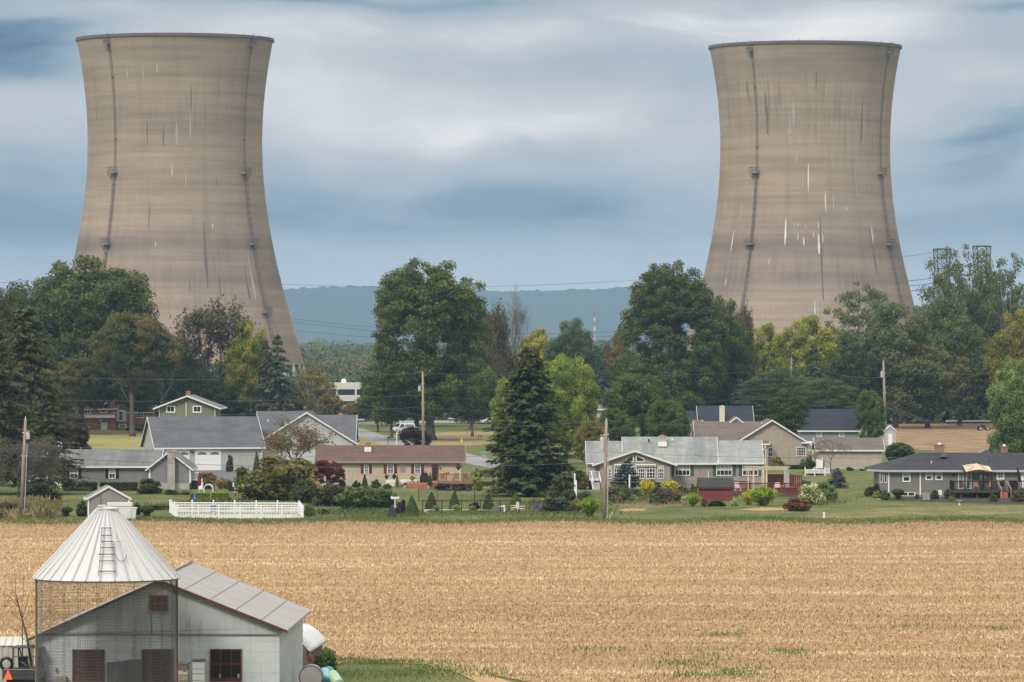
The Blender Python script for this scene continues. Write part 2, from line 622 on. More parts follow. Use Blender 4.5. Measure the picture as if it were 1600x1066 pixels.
def make_conifer(key, w_, h, z0, levels, per, leaf, mat, seed, droop=0.25, power=0.85, nleaf=16, bark=BARK, asp=0.38, hang=0.5, tr=None, rag=0.2):
    rng = np.random.default_rng(seed)
    Cs, Ns, Ts, Ss, ti = [], [], [], [], []
    mb = MB()
    r0 = tr or h * 0.014
    mb.tube([(0, 0, 0), (0, 0, h * 0.3), (0, 0, h * 0.97)], [r0 * 1.3, r0, r0 * 0.15], 8)
    for i in range(levels):
        t = (i + rng.uniform(0, 1)) / levels
        z = h * (z0 + (1 - z0) * t)
        Lm = w_ / 2 * ((1 - t) ** power) + 0.02 * w_
        if t < 0.08:
            Lm *= 0.75 + 3 * t
        for j in range(per):
            a = rng.uniform(0, 2 * math.pi)
            Lb = Lm * rng.uniform(1 - 2 * rag, 1.0 + rag * 0.5)
            d = np.array([math.cos(a), math.sin(a), 0])
            sd_ = np.array([-math.sin(a), math.cos(a), 0])
            m_ = max(4, int(nleaf * (0.35 + Lb / (w_ / 2))))
            s = rng.uniform(0.12, 1.0, m_) ** 0.8
            zz = -droop * Lb * s + 0.22 * Lb * np.maximum(0, s - 0.65)
            off = rng.uniform(-1, 1, m_) * 0.24 * Lb * (1.15 - s) + rng.normal(0, leaf * 0.3, m_)
            c = d * (Lb * s)[:, None] + sd_ * off[:, None]
            c[:, 2] += z + zz - np.abs(off) * 0.35 + rng.normal(0, leaf * 0.35, m_)
            Cs.append(c)
            Ns.append(np.array([0, 0, 1.0]) + d * 0.55 + rng.normal(0, 0.45, (m_, 3)))
            Ts.append(d * 0.8 + sd_ * np.sign(off)[:, None] * 0.6 + np.array([0, 0, -hang]) + rng.normal(0, 0.25, (m_, 3)))
            Ss.append(leaf * rng.uniform(0.6, 1.35, m_))
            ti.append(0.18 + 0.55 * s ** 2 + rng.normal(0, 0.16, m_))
            if j % 3 == 0 and Lb > 1.0:
                e = d * Lb * 0.85
                mb.tube([(0, 0, z), tuple(d * Lb * 0.45 + np.array([0, 0, z - droop * Lb * 0.42])), (e[0], e[1], z - droop * Lb * 0.8)], [r0 * 0.25, r0 * 0.16, r0 * 0.05], 4)
    C = np.concatenate(Cs)
    root = thing(key, None, None)
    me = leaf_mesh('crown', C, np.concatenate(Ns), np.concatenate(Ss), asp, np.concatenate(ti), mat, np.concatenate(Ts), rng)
    link(me, 'crown', root)
    mb.build('trunk', bark, root, smooth=True)
    PROTO[key] = [root, w_, h, False]


def twigs(rng, h, w_, nbr, depth, up=0.6):
    """Recursive bare branches; returns segments (p, q, r)."""
    segs = []

    def grow(p, d, ln, r, k):
        q = p + d * ln
        segs.append((p, q, r, r * 0.68))
        if k == 0:
            return
        for _ in range(nbr):
            nd = d + rng.normal(0, 0.48, 3) + np.array([0, 0, up * 0.22])
            nd[:2] *= w_ / h * 1.35
            nd /= np.linalg.norm(nd)
            t = rng.uniform(0.55, 1.0)
            grow(p + d * ln * t, nd, ln * rng.uniform(0.6, 0.82), r * 0.55, k - 1)
    grow(np.zeros(3), np.array([0.02, 0, 1.0]), h * 0.27, h * 0.015, depth)
    return segs


def make_bare(key, w_, h, nbr, depth, mat, seed, leaves=0, leafm=None, leaf=0.2, up=0.6):
    rng = np.random.default_rng(seed)
    segs = twigs(rng, h, w_, nbr, depth, up)
    ends = np.array([s[1] for s in segs])
    kz = h / np.percentile(ends[:, 2], 99.5)
    kx = (w_ / 2) / np.percentile(np.abs(ends[:, 0]), 98)
    K = np.array([kx, kx, kz])
    root = thing(key, None, None)
    mb = MB()
    P0, P1 = [], []
    for p, q, r, r2 in segs:
        p, q = p * K, q * K
        if r > h * 0.0022:
            mb.tube([tuple(p), tuple(q)], [r, r2], 5)
        else:
            P0.append(p)
            P1.append(q)
    mb.build('trunk', mat, root, smooth=True)
    P0, P1 = np.array(P0), np.array(P1)
    C = (P0 + P1) / 2
    T = P1 - P0
    ln = np.linalg.norm(T, axis=1)
    me = leaf_mesh('twigs', C, unit(rng, len(C)), ln * 0.52, 0.0, rng.uniform(0, 1, len(C)), L['twig'], T, rng)
    # give the thin twigs a width in metres
    co = np.empty(len(me.vertices) * 3, np.float32)
    me.vertices.foreach_get('co', co)
    co = co.reshape(-1, 4, 3)
    B = np.cross(T / ln[:, None], unit(rng, len(C)))
    co[:, 1] = C + B * h * 0.0016
    co[:, 3] = C - B * h * 0.0016
    me.vertices.foreach_set('co', co.reshape(-1))
    link(me, 'twigs', root)
    if leaves:
        i = rng.choice(len(C), leaves)
        c = P1[i] + rng.normal(0, leaf * 1.2, (leaves, 3))
        me = leaf_mesh('crown', c, unit(rng, leaves) + np.array([0, 0, 0.6]), leaf * rng.uniform(0.6, 1.3, leaves), 0.6, rng.uniform(0, 1, leaves), leafm, rng=rng)
        link(me, 'crown', root)
    PROTO[key] = [root, w_, h, False]


def setmat(o, m, part='crown'):
    for ch in o.children:
        if ch.name.split('.')[0] == part:
            for sl in ch.material_slots:
                sl.link = 'OBJECT'
                sl.material = m


def place(key, name, label, cat, px, pytop, wpx, D, mat=None, group=None, rot=None, partmat=None, pybase=None):
    pr = PROTO[key]
    if not pr[3]:
        o = pr[0]
        pr[3] = True
    else:
        o = copy_tree(pr[0])
        for k in ('group', 'label', 'category'):
            if k in o:
                del o[k]
    o.name = name
    g = ground(D) if pybase is None else P(0, pybase, D).z
    h = P(0, pytop, D).z - g
    wm = wpx * D / F
    sx = wm / pr[1]
    sy = sx
    o.scale = (sx, sy, h / pr[2])
    o.location = ((px - 800) * D / F, D, g)
    rr = random.Random(hash((px, pytop)) % 99991)
    o.rotation_euler = (0, 0, rot if rot is not None else rr.uniform(0, 6.28))
    tag(o, label, cat, group)
    if mat is not None:
        setmat(o, L[mat])
    return o


# shrubs: unit sized (1 x 1 x 1 m), scaled where they stand
SHR = {}


def make_shrub(key, kind, n, leaf, seed):
    rng = np.random.default_rng(seed)
    if kind == 'round':
        C, N, ti, _, _ = crown_points([(0, 0, 0.46, 0.34, 0.34, 0.38), (0.12, 0.1, 0.4, 0.3, 0.3, 0.34), (-0.14, -0.05, 0.36, 0.28, 0.28, 0.3)], 40, 0.15, n, rng, 0.6, 0.9, (0.5, 1.25))
    elif kind == 'loose':
        C, N, ti, _, _ = crown_points([(0, 0, 0.5, 0.36, 0.36, 0.38), (0.2, 0, 0.35, 0.25, 0.25, 0.3), (-0.22, 0.1, 0.3, 0.22, 0.22, 0.26)], 40, 0.16, n, rng, 0.4, 0.9)
    elif kind == 'cone':
        z = rng.uniform(0, 1, n) ** 1.25
        a = rng.uniform(0, 2 * math.pi, n)
        rr = 0.5 * (1 - z) ** 0.75 * rng.uniform(0.8, 1.05, n) * (1 - 0.25 * np.exp(-z * 18))
        C = np.stack([np.cos(a) * rr, np.sin(a) * rr, z * 0.98 + 0.01], 1)
        N = np.stack([np.cos(a), np.sin(a), np.full(n, 0.5)], 1)
        ti = rng.uniform(0, 1, n) * 0.7 + 0.1
    elif kind == 'topiary':
        d = unit(rng, n)
        C = d * np.array([0.5, 0.5, 0.3]) * rng.uniform(0.85, 1.03, (n, 1)) + np.array([0, 0, 0.7])
        N = d + 0
        ti = 0.4 + 0.3 * d[:, 2] + rng.normal(0, 0.15, n)
        m_ = n // 6
        C[:m_] = np.stack([rng.normal(0, 0.12, m_), rng.normal(0, 0.12, m_), rng.uniform(0, 0.5, m_)], 1)
    elif kind == 'spiky':
        a = rng.uniform(0, 2 * math.pi, n)
        t = rng.uniform(0.05, 1, n)
        tilt = np.abs(rng.normal(0, 0.5, n))
        C = np.stack([np.cos(a) * tilt * t * 0.55, np.sin(a) * tilt * t * 0.55, t * (1 - 0.25 * tilt)], 1)
        N = unit(rng, n)
        ti = t * 0.7 + rng.normal(0, 0.15, n)
        T = C * np.array([1, 1, 0.9]) + rng.normal(0, 0.08, (n, 3))
        me = leaf_mesh('shrub', C, N, leaf * rng.uniform(0.8, 1.6, n), 0.22, ti, L['mid'], T, rng)
        SHR[key] = me
        return
    elif kind == 'hedge':
        f = rng.integers(0, 5, n)
        C = rng.uniform(-0.5, 0.5, (n, 3))
        C[:, 2] += 0.5
        for ax, (fa, val) in {0: (0, -0.5), 1: (0, 0.5), 2: (1, -0.5), 3: (1, 0.5), 4: (2, 1.0)}.items():
            mk = f == ax
            C[mk, fa] = val
        N = C - np.array([0, 0, 0.4])
        C += rng.normal(0, 0.02, (n, 3))
        ti = 0.25 + 0.5 * (f == 4) + rng.normal(0, 0.15, n)
    N = N + unit(rng, n) * 0.8
    SHR[key] = leaf_mesh('shrub', C, N, leaf * rng.uniform(0.6, 1.4, n), 0.6, ti, L['mid'], rng=rng)


SEEN_G = {}


def shrub(key, label, px, pybase, wpx, hpx, mat, D=None, name='shrub', cat='shrub', group=None, depth=None, z=None, parent=None):
    D = D or GD(pybase)
    o = bpy.data.objects.new(name, SHR[key])
    COL.objects.link(o)
    sl = o.material_slots[0]
    sl.link = 'OBJECT'
    sl.material = L[mat]
    k = D / F
    b = P(px, pybase, D)
    o.location = (b.x, D, b.z if z is None else z)
    if abs(o.location.z - ground(D)) < 0.25:
        o.location.z = ground(D) - 0.02
    rr = random.Random(int(px * 31 + pybase * 7))
    o.scale = (wpx * k, depth or wpx * k, hpx * k)
    if key != 'hedge':
        o.rotation_euler = (0, 0, rr.uniform(0, 6.28))
    tag(o, label, cat, group)
    return o

# ================================================================== the setting
def grid_sheet(name, xs, ys, zf, mat, dz=0.0):
    mb = MB()
    for y in ys:
        for x in xs:
            mb.v.append((x, y, zf(x, y) + dz))
    nx = len(xs)
    for j in range(len(ys) - 1):
        for i in range(nx - 1):
            a = j * nx + i
            mb.f.append([a, a + 1, a + nx + 1, a + nx])
            mb.m.append(0)
    return mb.build(name, mat, smooth=True)


def lawn_mat(name, c1, c2, dry, dry_amt=0.35, sc=1.0):
    m, t, out = newmat(name)
    oc = t.n('ShaderNodeTexCoord').outputs['Object']
    a = t.noise(oc, 0.09 * sc, 4.0, 0.6)
    b = t.noise(t.vmul(oc, (0.5, 0.25, 1)), 0.35 * sc, 5.0, 0.7)
    f = t.noise(oc, 3.0, 4.0, 0.8)
    c = t.mix(t.rng(a, 0.35, 0.65), c1, c2)
    c = t.mix(t.math('MULTIPLY', t.ramp(b, [(0.44, 0.0), (0.66, 1.0)]), dry_amt), c, dry)
    k = t.rng(f, 0.25, 0.75, 0.72, 1.28)
    return finish(m, t, out, t.vmul(c, t.comb(k, k, k)), 0.95, f, 0.5, 0.03, 0, 0.15)


LAWN = lawn_mat('lawn', (0.075, 0.108, 0.028), (0.130, 0.155, 0.045), (0.24, 0.20, 0.09), 0.6)
ys = [-30, 60, 120, 170, 200, 215, 225] + [225 + 9 * i for i in range(1, 26)] + [460, 480, 520, 560, 600, 700, 850, 1000, 1300, 1700, 2400, 3500, 5000, 8000, 11900]
xs = [-2300, -1200, -600, -300, -150, -80, -40, 0, 40, 80, 150, 300, 600, 1200, 2300]
g = grid_sheet('ground', xs, ys, lambda x, y: ground(y), LAWN)
tag(g, 'green lawn and yard grass of the village and the land beyond', 'ground', kind='structure')

# the harvested corn field
m, t, out = newmat('stubble_soil')
oc = t.n('ShaderNodeTexCoord').outputs['Object']
row = t.noise(t.vmul(oc, (0.05, 1.3, 1)), 1.0, 4.0, 0.6, 0.3)
big = t.noise(t.vmul(oc, (0.02, 0.09, 1)), 1.0, 4.0, 0.6)
fine = t.noise(t.vmul(oc, (4, 2.2, 1)), 1.0, 5.0, 0.8)
c = t.mix(t.rng(fine, 0.3, 0.7), (0.20, 0.125, 0.06), (0.50, 0.34, 0.175))
c = t.mix(t.math('MULTIPLY', t.rng(row, 0.35, 0.7), 0.35), c, (0.33, 0.20, 0.095))
c = t.mix(t.math('MULTIPLY', t.rng(big, 0.4, 0.7), 0.3), c, (0.45, 0.28, 0.14))
edge = t.rng(t.sep(oc)[1], 418, 436)
c = t.mix(t.math('MULTIPLY', edge, 0.75), c, (0.36, 0.235, 0.135))
SOIL = finish(m, t, out, c, 0.95, fine, 0.8, 0.06, 0, 0.1)
FY0, FY1 = 223.0, 449.0


def near_edge(x):
    # the near edge of the field runs behind the farm yard, then turns towards the camera
    if x < -4.5:
        return FY0 + 0.8 * math.sin(x * 0.3)
    return max(180.0, FY0 - (x + 4.5) * 3.2 + 0.7 * math.sin(x * 1.3))


mb = MB()
fx = [-110 + 1.0 * i for i in range(0, 221)]
NY = 46
for j in range(NY):
    for x in fx:
        y0 = near_edge(x)
        y1 = FY1 + 0.6 * math.sin(x * 0.21) + 0.5 * math.sin(x * 0.9)
        y = y0 + (y1 - y0) * j / (NY - 1)
        mb.v.append((x, y, ground(y) + 0.03))
for j in range(NY - 1):
    for i in range(len(fx) - 1):
        a = j * len(fx) + i
        mb.f.append([a, a + 1, a + len(fx) + 1, a + len(fx)])
        mb.m.append(0)
o = mb.build('field', SOIL, smooth=True)
tag(o, 'tan harvested corn field stretching below the village', 'field', kind='structure')

# corn stubble and straw litter
rng = np.random.default_rng(5)
n = 680000
y = 1.0 / rng.uniform(1 / 455.0 ** 1.0, 1 / 185.0, n)
xr = rng.uniform(-0.125, 0.125, n) * y * 1.06
y = np.where(rng.uniform(size=n) < 0.5, np.round(y / 0.76) * 0.76 + rng.normal(0, 0.06, n), y)
ne = np.array([near_edge(a) for a in xr])
edge_w = rng.uniform(-0.8, 1.5, n)
keep = (y > ne + edge_w) & (y < FY1 + 0.3)
q_ = y + 1.6 * np.sin(xr * 0.07) + 0.9 * np.sin(xr * 0.23 + y * 0.1)
bn = 0.5 * np.sin(q_ * 0.37) * np.sin(q_ * 0.11 + 1.3) + 0.35 * np.sin(q_ * 0.83 + 0.6 * np.sin(xr * 0.4)) + 0.3 * np.sin(q_ * 1.9 + 1.5 * np.sin(xr * 0.31)) + 0.25 * np.sin(xr * 0.19 + y * 0.05) * np.sin(y * 0.23)
def field_noise(sx, sy, seed):
    g_ = np.random.default_rng(seed).normal(0, 1, (400, 400))
    fx_, fy_ = (xr + 200) / sx % 398, y / sy % 398
    ix, iy = fx_.astype(int), fy_.astype(int)
    tx, ty = fx_ - ix, fy_ - iy
    return g_[ix, iy] * (1 - tx) * (1 - ty) + g_[ix + 1, iy] * tx * (1 - ty) + g_[ix, iy + 1] * (1 - tx) * ty + g_[ix + 1, iy + 1] * tx * ty


bn = 0.5 * bn + 0.65 * field_noise(9, 1.4, 1) + 0.55 * field_noise(20, 4.0, 2) + 0.25 * field_noise(1.6, 0.9, 3)
keep &= rng.uniform(size=n) < 0.66 + 0.36 * bn
xr, y, bn = xr[keep], y[keep], bn[keep]
n = len(y)
gz = np.interp(y, [150, 225] + [225 + 9 * i for i in range(1, 26)], [2.2, 2.2] + [ground(225 + 9 * i) for i in range(1, 26)])
stand = rng.uniform(size=n) < 0.42
ln = rng.uniform(0.045, 0.115, n) * (0.8 + y / 700)
C = np.stack([xr, y, gz + np.where(stand, ln * 0.8, 0.06) + 0.02], 1)
T = np.where(stand[:, None], np.array([0, 0, 1.0]) + rng.normal(0, 0.33, (n, 3)), np.array([1.0, 0, 0]) * rng.choice([-1, 1], (n, 1)) + rng.normal(0, 0.7, (n, 3)) * np.array([1, 1, 0.3]))
N = np.where(stand[:, None], np.array([0, -1.0, 0.2]) + rng.normal(0, 0.5, (n, 3)), np.array([0, -0.3, 1.0]) + rng.normal(0, 0.35, (n, 3)))
m, t, out = newmat('straw')
at = t.n('ShaderNodeAttribute', attribute_name='tint').outputs['Fac']
c = t.ramp(at, [(0.0, (0.13, 0.070, 0.030)), (0.35, (0.365, 0.24, 0.118)), (0.7, (0.555, 0.41, 0.225)), (1.0, (0.78, 0.655, 0.44))])
STRAW = finish(m, t, out, c, 0.8)
far_t = np.clip((y - 408) / 30, 0, 1) * 0.30
tint = np.clip(rng.normal(0.50, 0.17, n) - far_t + 0.14 * bn - 0.10 * np.exp(-((y - 258) / 14) ** 2) + 0.06 * np.exp(-((y - 360) / 40) ** 2), 0, 1)
me = leaf_mesh('corn_stubble', C, N, ln, 0.24, tint, STRAW, T, rng)
tag(link(me, 'corn_stubble'), 'dry straw coloured corn stubble and husks covering the field', 'corn stubble', kind='stuff')


def tuft_patch(name, label, cat, spots, mat, seed, h=0.28, kind='stuff'):
    """spots: (px, py, wpx, hpx, n)"""
    rg = np.random.default_rng(seed)
    Cs, hs = [], []
    for px, py, wp, hp, nn in spots:
        qx = px + rg.normal(0, wp / 2.2, nn)
        qy = np.clip(py + rg.normal(0, hp / 2.2, nn), 700, 1110)
        # point on the sloping ground under that direction
        D = np.full(nn, 300.0)
        for _ in range(12):
            gzz = np.array([ground(d) for d in D])
            D = (ZC - gzz) * F / (qy - 533)
        hh = h * rg.uniform(0.5, 1.3, nn)
        Cs.append(np.stack([(qx - 800) * D / F, D, gzz + hh * 0.55], 1))
        hs.append(hh)
    C = np.concatenate(Cs)
    hh = np.concatenate(hs)
    k = len(C)
    me = leaf_mesh(name, C, np.array([0, -1, 0.3]) + rg.normal(0, 0.5, (k, 3)), hh * 0.6, 0.22, rg.uniform(0, 1, k), mat, np.array([0, 0, 1.0]) + rg.normal(0, 0.35, (k, 3)), rg)
    return tag(link(me, name), label, cat, kind=kind)


tuft_patch('field_grass', 'small green grass tufts growing through the near part of the corn stubble', 'grass',
           [(1121, 996, 24, 3, 80), (1155, 994, 14, 6, 40), (1243, 1023, 34, 5, 190), (1215, 1020, 20, 3, 50), (1120, 1030, 80, 16, 120), (1130, 1052, 110, 12, 260), (940, 1018, 90, 6, 90), (1060, 1040, 60, 12, 160),
            (1142, 1055, 40, 9, 200), (1080, 1058, 40, 8, 140), (1430, 980, 60, 8, 60), (1560, 986, 30, 4, 50), (780, 1056, 90, 8, 140)], L['mid'], 8, 0.2)
tuft_patch('edge_weeds', 'rough weeds and grass along the far edge of the corn field', 'weeds',
           [(x, 815 + 3 * math.sin(x * 0.02), 60, 4, 420) for x in range(-20, 1640, 40)] + [(600, 812, 60, 6, 1600), (660, 806, 160, 3, 900), (820, 803, 160, 3, 1800), (740, 803, 90, 3, 1500)], L['grass'], 9, 0.24)
tuft_patch('bank_weeds', 'olive weeds and goldenrod at the field corner by the left utility pole', 'weeds',
           [(45, 800, 36, 9, 2600), (75, 805, 20, 6, 1000), (15, 803, 18, 10, 800)], L['weed'], 10, 0.9)

tuft_patch('lawn_grass', 'short uneven grass of the village lawns', 'grass', [(x, 783, 60, 34, 900) for x in range(0, 1640, 40)] + [(1330, 760, 80, 40, 2500), (800, 770, 90, 22, 1500), (110, 790, 60, 16, 900)], L['grass'], 15, 0.10)
tuft_patch('garden_beds', 'mixed dark garden bed planting between the shrubs before the houses', 'garden plants', [(870, 797, 90, 10, 1100), (905, 795, 50, 12, 800), (1030, 781, 80, 7, 900), (400, 793, 120, 5, 900), (250, 794, 50, 4, 300),
            (550, 803, 100, 7, 900), (330, 787, 60, 7, 500), (1290, 786, 40, 5, 200), (830, 790, 50, 6, 400)], L['dark'], 16, 0.34)
tuft_patch('perennials', 'pale flowering perennials scattered through the garden beds', 'flowers', [(880, 799, 90, 8, 450), (1035, 786, 80, 7, 500), (340, 779, 50, 7, 350), (290, 792, 50, 4, 200), (820, 793, 50, 5, 250)], L['weed'], 17, 0.32)
STRAWY = lawn_mat('lawn_straw_path', (0.42, 0.28, 0.14), (0.50, 0.34, 0.18), (0.30, 0.24, 0.10), 0.5, 3)
STRAWY2 = lawn_mat('lawn_dry', (0.115, 0.13, 0.04), (0.19, 0.175, 0.075), (0.30, 0.235, 0.12), 0.8, 1.3)
YELLOW = lawn_mat('lawn_yellow', (0.20, 0.215, 0.07), (0.31, 0.285, 0.10), (0.36, 0.26, 0.12), 0.7, 1.5)
PARCHED = lawn_mat('lawn_parched', (0.30, 0.235, 0.12), (0.36, 0.27, 0.15), (0.16, 0.17, 0.07), 0.7, 1.2)
ASPH = plain('asphalt_grey', (0.27, 0.27, 0.275), 0.9, 0.12, 0.6)
ASPHD = plain('asphalt_dark', (0.125, 0.13, 0.14), 0.9, 0.12, 0.6)
CONC = plain('concrete_light', (0.44, 0.42, 0.39), 0.9, 0.15, 1.0)


def sheet(name, pts, mat, label, cat, layer=1, kind='structure', D=None):
    """A flat sheet on the plain; its outline given where its corners lie in the photograph."""
    mb = MB()
    q = []
    for px, py in pts:
        d = GD(py)
        q.append(((px - 800) * d / F, d, 0.004 * layer + 0.006))
    mb.poly(q)
    o = mb.build(name, mat)
    return tag(o, label, cat, kind=kind)


sheet('meadow', [(60, 706), (60, 672), (300, 668), (420, 664), (480, 700)], YELLOW, 'yellowing meadow grass below the brick house', 'meadow', 1)
sheet('dry_grass', [(540, 716), (536, 676), (620, 690), (640, 700), (640, 716)], YELLOW, 'dry yellow verge beside the village road', 'grass', 2)
sheet('parched_lawn', [(650, 707), (600, 682), (700, 675), (900, 673), (860, 686), (780, 692), (740, 696)], PARCHED, 'dry brown lawn under the big oak', 'lawn', 3)
sheet('road', [(546, 668.5), (566, 670), (600, 680.5), (660, 695), (712, 705), (748, 713), (800, 726), (800, 737), (752, 729.5), (700, 718), (640, 706), (600, 696), (570, 686), (548, 676)], ASPH, 'grey village road passing behind the brown roofed house', 'road', 4)
sheet('highway', [(-60, 661.0), (-60, 657.5), (1700, 657.5), (1700, 661.0)], ASPH, 'straight grey road along the foot of the woods', 'road', 2)
sheet('driveway', [(296, 752), (296, 734.5), (346, 734.5), (400, 738), (400, 746), (360, 752)], ASPHD, 'dark asphalt driveway in front of the double garage', 'driveway', 5)
sheet('plowed_field', [(1385, 696), (1398, 661), (1480, 660.5), (1610, 662), (1700, 664), (1700, 728), (1560, 716), (1440, 703)], lawn_mat('field_far', (0.19, 0.12, 0.065), (0.27, 0.18, 0.10), (0.46, 0.33, 0.18), 0.6, 1.6), 'bare brown field with straw streaks beyond the dark roofed house', 'field', 3)
sheet('lawn_patch', [(1240, 809), (1300, 800), (1400, 793), (1640, 789), (1700, 800), (1640, 804), (1400, 806), (1330, 811)], STRAWY2, 'dry tan grass bank between the dark gray house and the corn field', 'lawn', 2)
sheet('bare_soil', [(958, 790), (1000, 786), (1050, 786), (1100, 789), (1040, 792), (980, 793)], plain('soil_red', (0.22, 0.13, 0.075), 0.95, 0.35, 1.2), 'reddish bare soil bed before the sunroom', 'soil', 2)
sheet('bare_patch', [(1150, 796.5), (1190, 793.5), (1236, 794), (1240, 797), (1190, 798.5)], STRAWY, 'pale bare patch of lawn below the goldenrod', 'soil', 2)
sheet('sand_patch', [(960, 797.5), (985, 794.8), (1012, 795.5), (1005, 798.8), (975, 799.3)], STRAWY, 'pale bare patch of lawn right of the leaning pole', 'soil', 2)
sheet('mulch_bed', [(1366, 782), (1372, 778), (1500, 777), (1620, 777), (1700, 790), (1560, 788), (1480, 785), (1430, 783.5)], plain('mulch', (0.035, 0.03, 0.032), 0.95, 0.3, 2.0), 'black mulch bed along the foot of the dark gray house', 'mulch', 4)

# tan strip and worn yard between field and farm
def near_sheet(name, pts, mat, label, cat, layer):
    mb = MB()
    mb.poly([(x, y, 2.2 + 0.004 * layer + 0.03) for x, y in pts])
    return tag(mb.build(name, mat), label, cat, kind='structure')


near_sheet('dirt_track', [(-60, 222.5), (-60, 217.5), (-8.3, 217), (-7.5, 219.6), (-4.0, 218.0), (-2.4, 212), (-1.0, 203), (1.5, 190), (2.8, 190), (0.6, 204), (-2, 215), (-4.3, 223.6), (-9, 222.6)], STRAWY, 'worn tan strip between the corn field and the farm yard', 'dirt track', 1)

tuft_patch('yard_grass', 'short green grass fringing the dirt strip behind the barn', 'grass', [(600, 1036, 110, 6, 1500), (690, 1046, 60, 12, 700), (620, 1055, 120, 14, 1300), (540, 1032, 40, 5, 500)], L['grass'], 12, 0.12)
tuft_patch('strip_straw', 'straw litter scattered over the tan strip by the field', 'straw litter', [(620, 1028, 160, 5, 700), (720, 1045, 60, 14, 700), (560, 1024, 60, 4, 250)], STRAW, 13, 0.10)

# wooded ridge on the horizon
m, t, out = newmat('ridge_woods')
oc = t.n('ShaderNodeTexCoord').outputs['Object']
nn_ = t.noise(oc, 0.02, 6.0, 0.75)
HILL = finish(m, t, out, t.mix(t.rng(nn_, 0.3, 0.7), (0.02, 0.035, 0.022), (0.05, 0.075, 0.045)), 0.95, nn_, 1.0, 8.0)
rg = np.random.default_rng(3)
DH = 11500.0
px_k = [-200, 0, 300, 440, 480, 530, 570, 620, 700, 780, 860, 930, 990, 1060, 1150, 1300, 1440, 1520, 1800]
py_k = [452, 451, 453, 455, 450.5, 447.5, 447, 448, 450, 451, 452.5, 451.5, 449, 450, 456, 468, 478, 470, 462]
mb = MB()
nxh = 900
prof = [(0.0, 0.0), (0.25, 0.10), (0.5, 0.38), (0.75, 0.78), (0.92, 0.97), (1.0, 1.0), (1.15, 0.9)]
bump_ = np.convolve(rg.normal(0, 1, nxh + 8), [0.2, 0.3, 0.3, 0.2], 'same') * 2.6
bump2 = np.interp(np.arange(nxh), np.arange(0, nxh + 30, 30), rg.normal(0, 1, len(np.arange(0, nxh + 30, 30)))) * 2.0
for a, b in prof:
    for i in range(nxh):
        px = -150 + 1900 * i / (nxh - 1)
        d = DH - 1600 + 1600 * a
        top = ZC + (533 - np.interp(px, px_k, py_k)) * DH / F + (bump_[i] + bump2[i]) * (b > 0.9)
        mb.v.append(((px - 800) * DH / F, d + 90 * math.sin(i * 0.11) * (1 - a), max(0, top * b) - (1 if a == 0 else 0)))
for j in range(len(prof) - 1):
    for i in range(nxh - 1):
        a = j * nxh + i
        mb.f.append([a, a + 1, a + nxh + 1, a + nxh])
        mb.m.append(0)
tag(mb.build('hills', HILL, smooth=False), 'long wooded blue ridge on the horizon', 'hills', kind='structure')

# woods across the river plain, seen as one mass
rg = np.random.default_rng(11)
env = []
for d in [1330, 1420, 1500, 1620, 1760, 1900, 2150, 2400, 2700, 3100, 3600, 4200, 5000]:
    half = 0.118 * d
    step = 7.5 + d * 0.004
    for x in np.arange(-half, half, step):
        hh = rg.uniform(8, 14) + d * 0.0012
        pxx = 800 + x * F / d
        if 440 < pxx < 600 and d < 1700:
            hh = rg.uniform(5, 8.5)
        if (abs(x + 109.6) < 52 or abs(x - 98) < 52) and 1480 < d < 1650:
            hh *= 0.35
        env.append((x + rg.uniform(-3, 3), d + rg.uniform(-40, 40), hh * 0.5, step * rg.uniform(0.5, 0.8), hh * 0.5, d))
env = np.array(env)
per = 260
li = np.repeat(np.arange(len(env)), per)
d_ = unit(rg, len(li))
d_[:, 1] = -np.abs(d_[:, 1])
rr = rg.uniform(0.75, 1.05, len(li))
C = env[li, :3] + d_ * np.stack([env[li, 3], env[li, 3], env[li, 4]], 1) * rr[:, None]
C += rg.normal(0, 0.5, C.shape)
tint = 0.35 + 0.3 * d_[:, 2] + rg.normal(0, 0.15, len(li)) + rg.normal(0, 0.16, len(env))[li]
me = leaf_mesh('far_woods', C, d_ + unit(rg, len(li)) * 0.8, rg.uniform(0.6, 1.3, len(li)) * (0.2 + env[li, 5] / 3000), 0.7, tint, L['far'], rng=rg)
tag(link(me, 'far_woods'), 'hazy green woods on the plain between the cooling towers', 'woods', kind='stuff')

# dark undergrowth at the wood's edge behind the houses
C, N_, S_, ti_ = [], [], [], []
for x0, x1, d, hh, nn in ((-118, -43, 960, 7, 9000), (-44, -30, 1010, 3.5, 1800), (-12, 120, 985, 7, 15000), (44, 125, 1005, 9, 9000), (-30, 10, 1030, 3.5, 3500)):
    xx = rg.uniform(x0, x1, nn)
    top = hh * (0.7 + 0.3 * np.sin(xx * 0.35) * np.sin(xx * 0.13 + 2)) * rg.uniform(0, 1, nn) ** 0.7
    C.append(np.stack([xx, d + rg.normal(0, 5, nn), top + 0.2], 1))
C = np.concatenate(C)
k = len(C)
me = leaf_mesh('undergrowth', C, np.array([0, -0.8, 0.6]) + rg.normal(0, 0.7, (k, 3)), rg.uniform(0.35, 0.8, k), 0.65, rg.uniform(0, 0.9, k), L['dark'], rng=rg)
tag(link(me, 'undergrowth'), 'dark undergrowth along the wood edge behind the houses', 'undergrowth', kind='stuff')

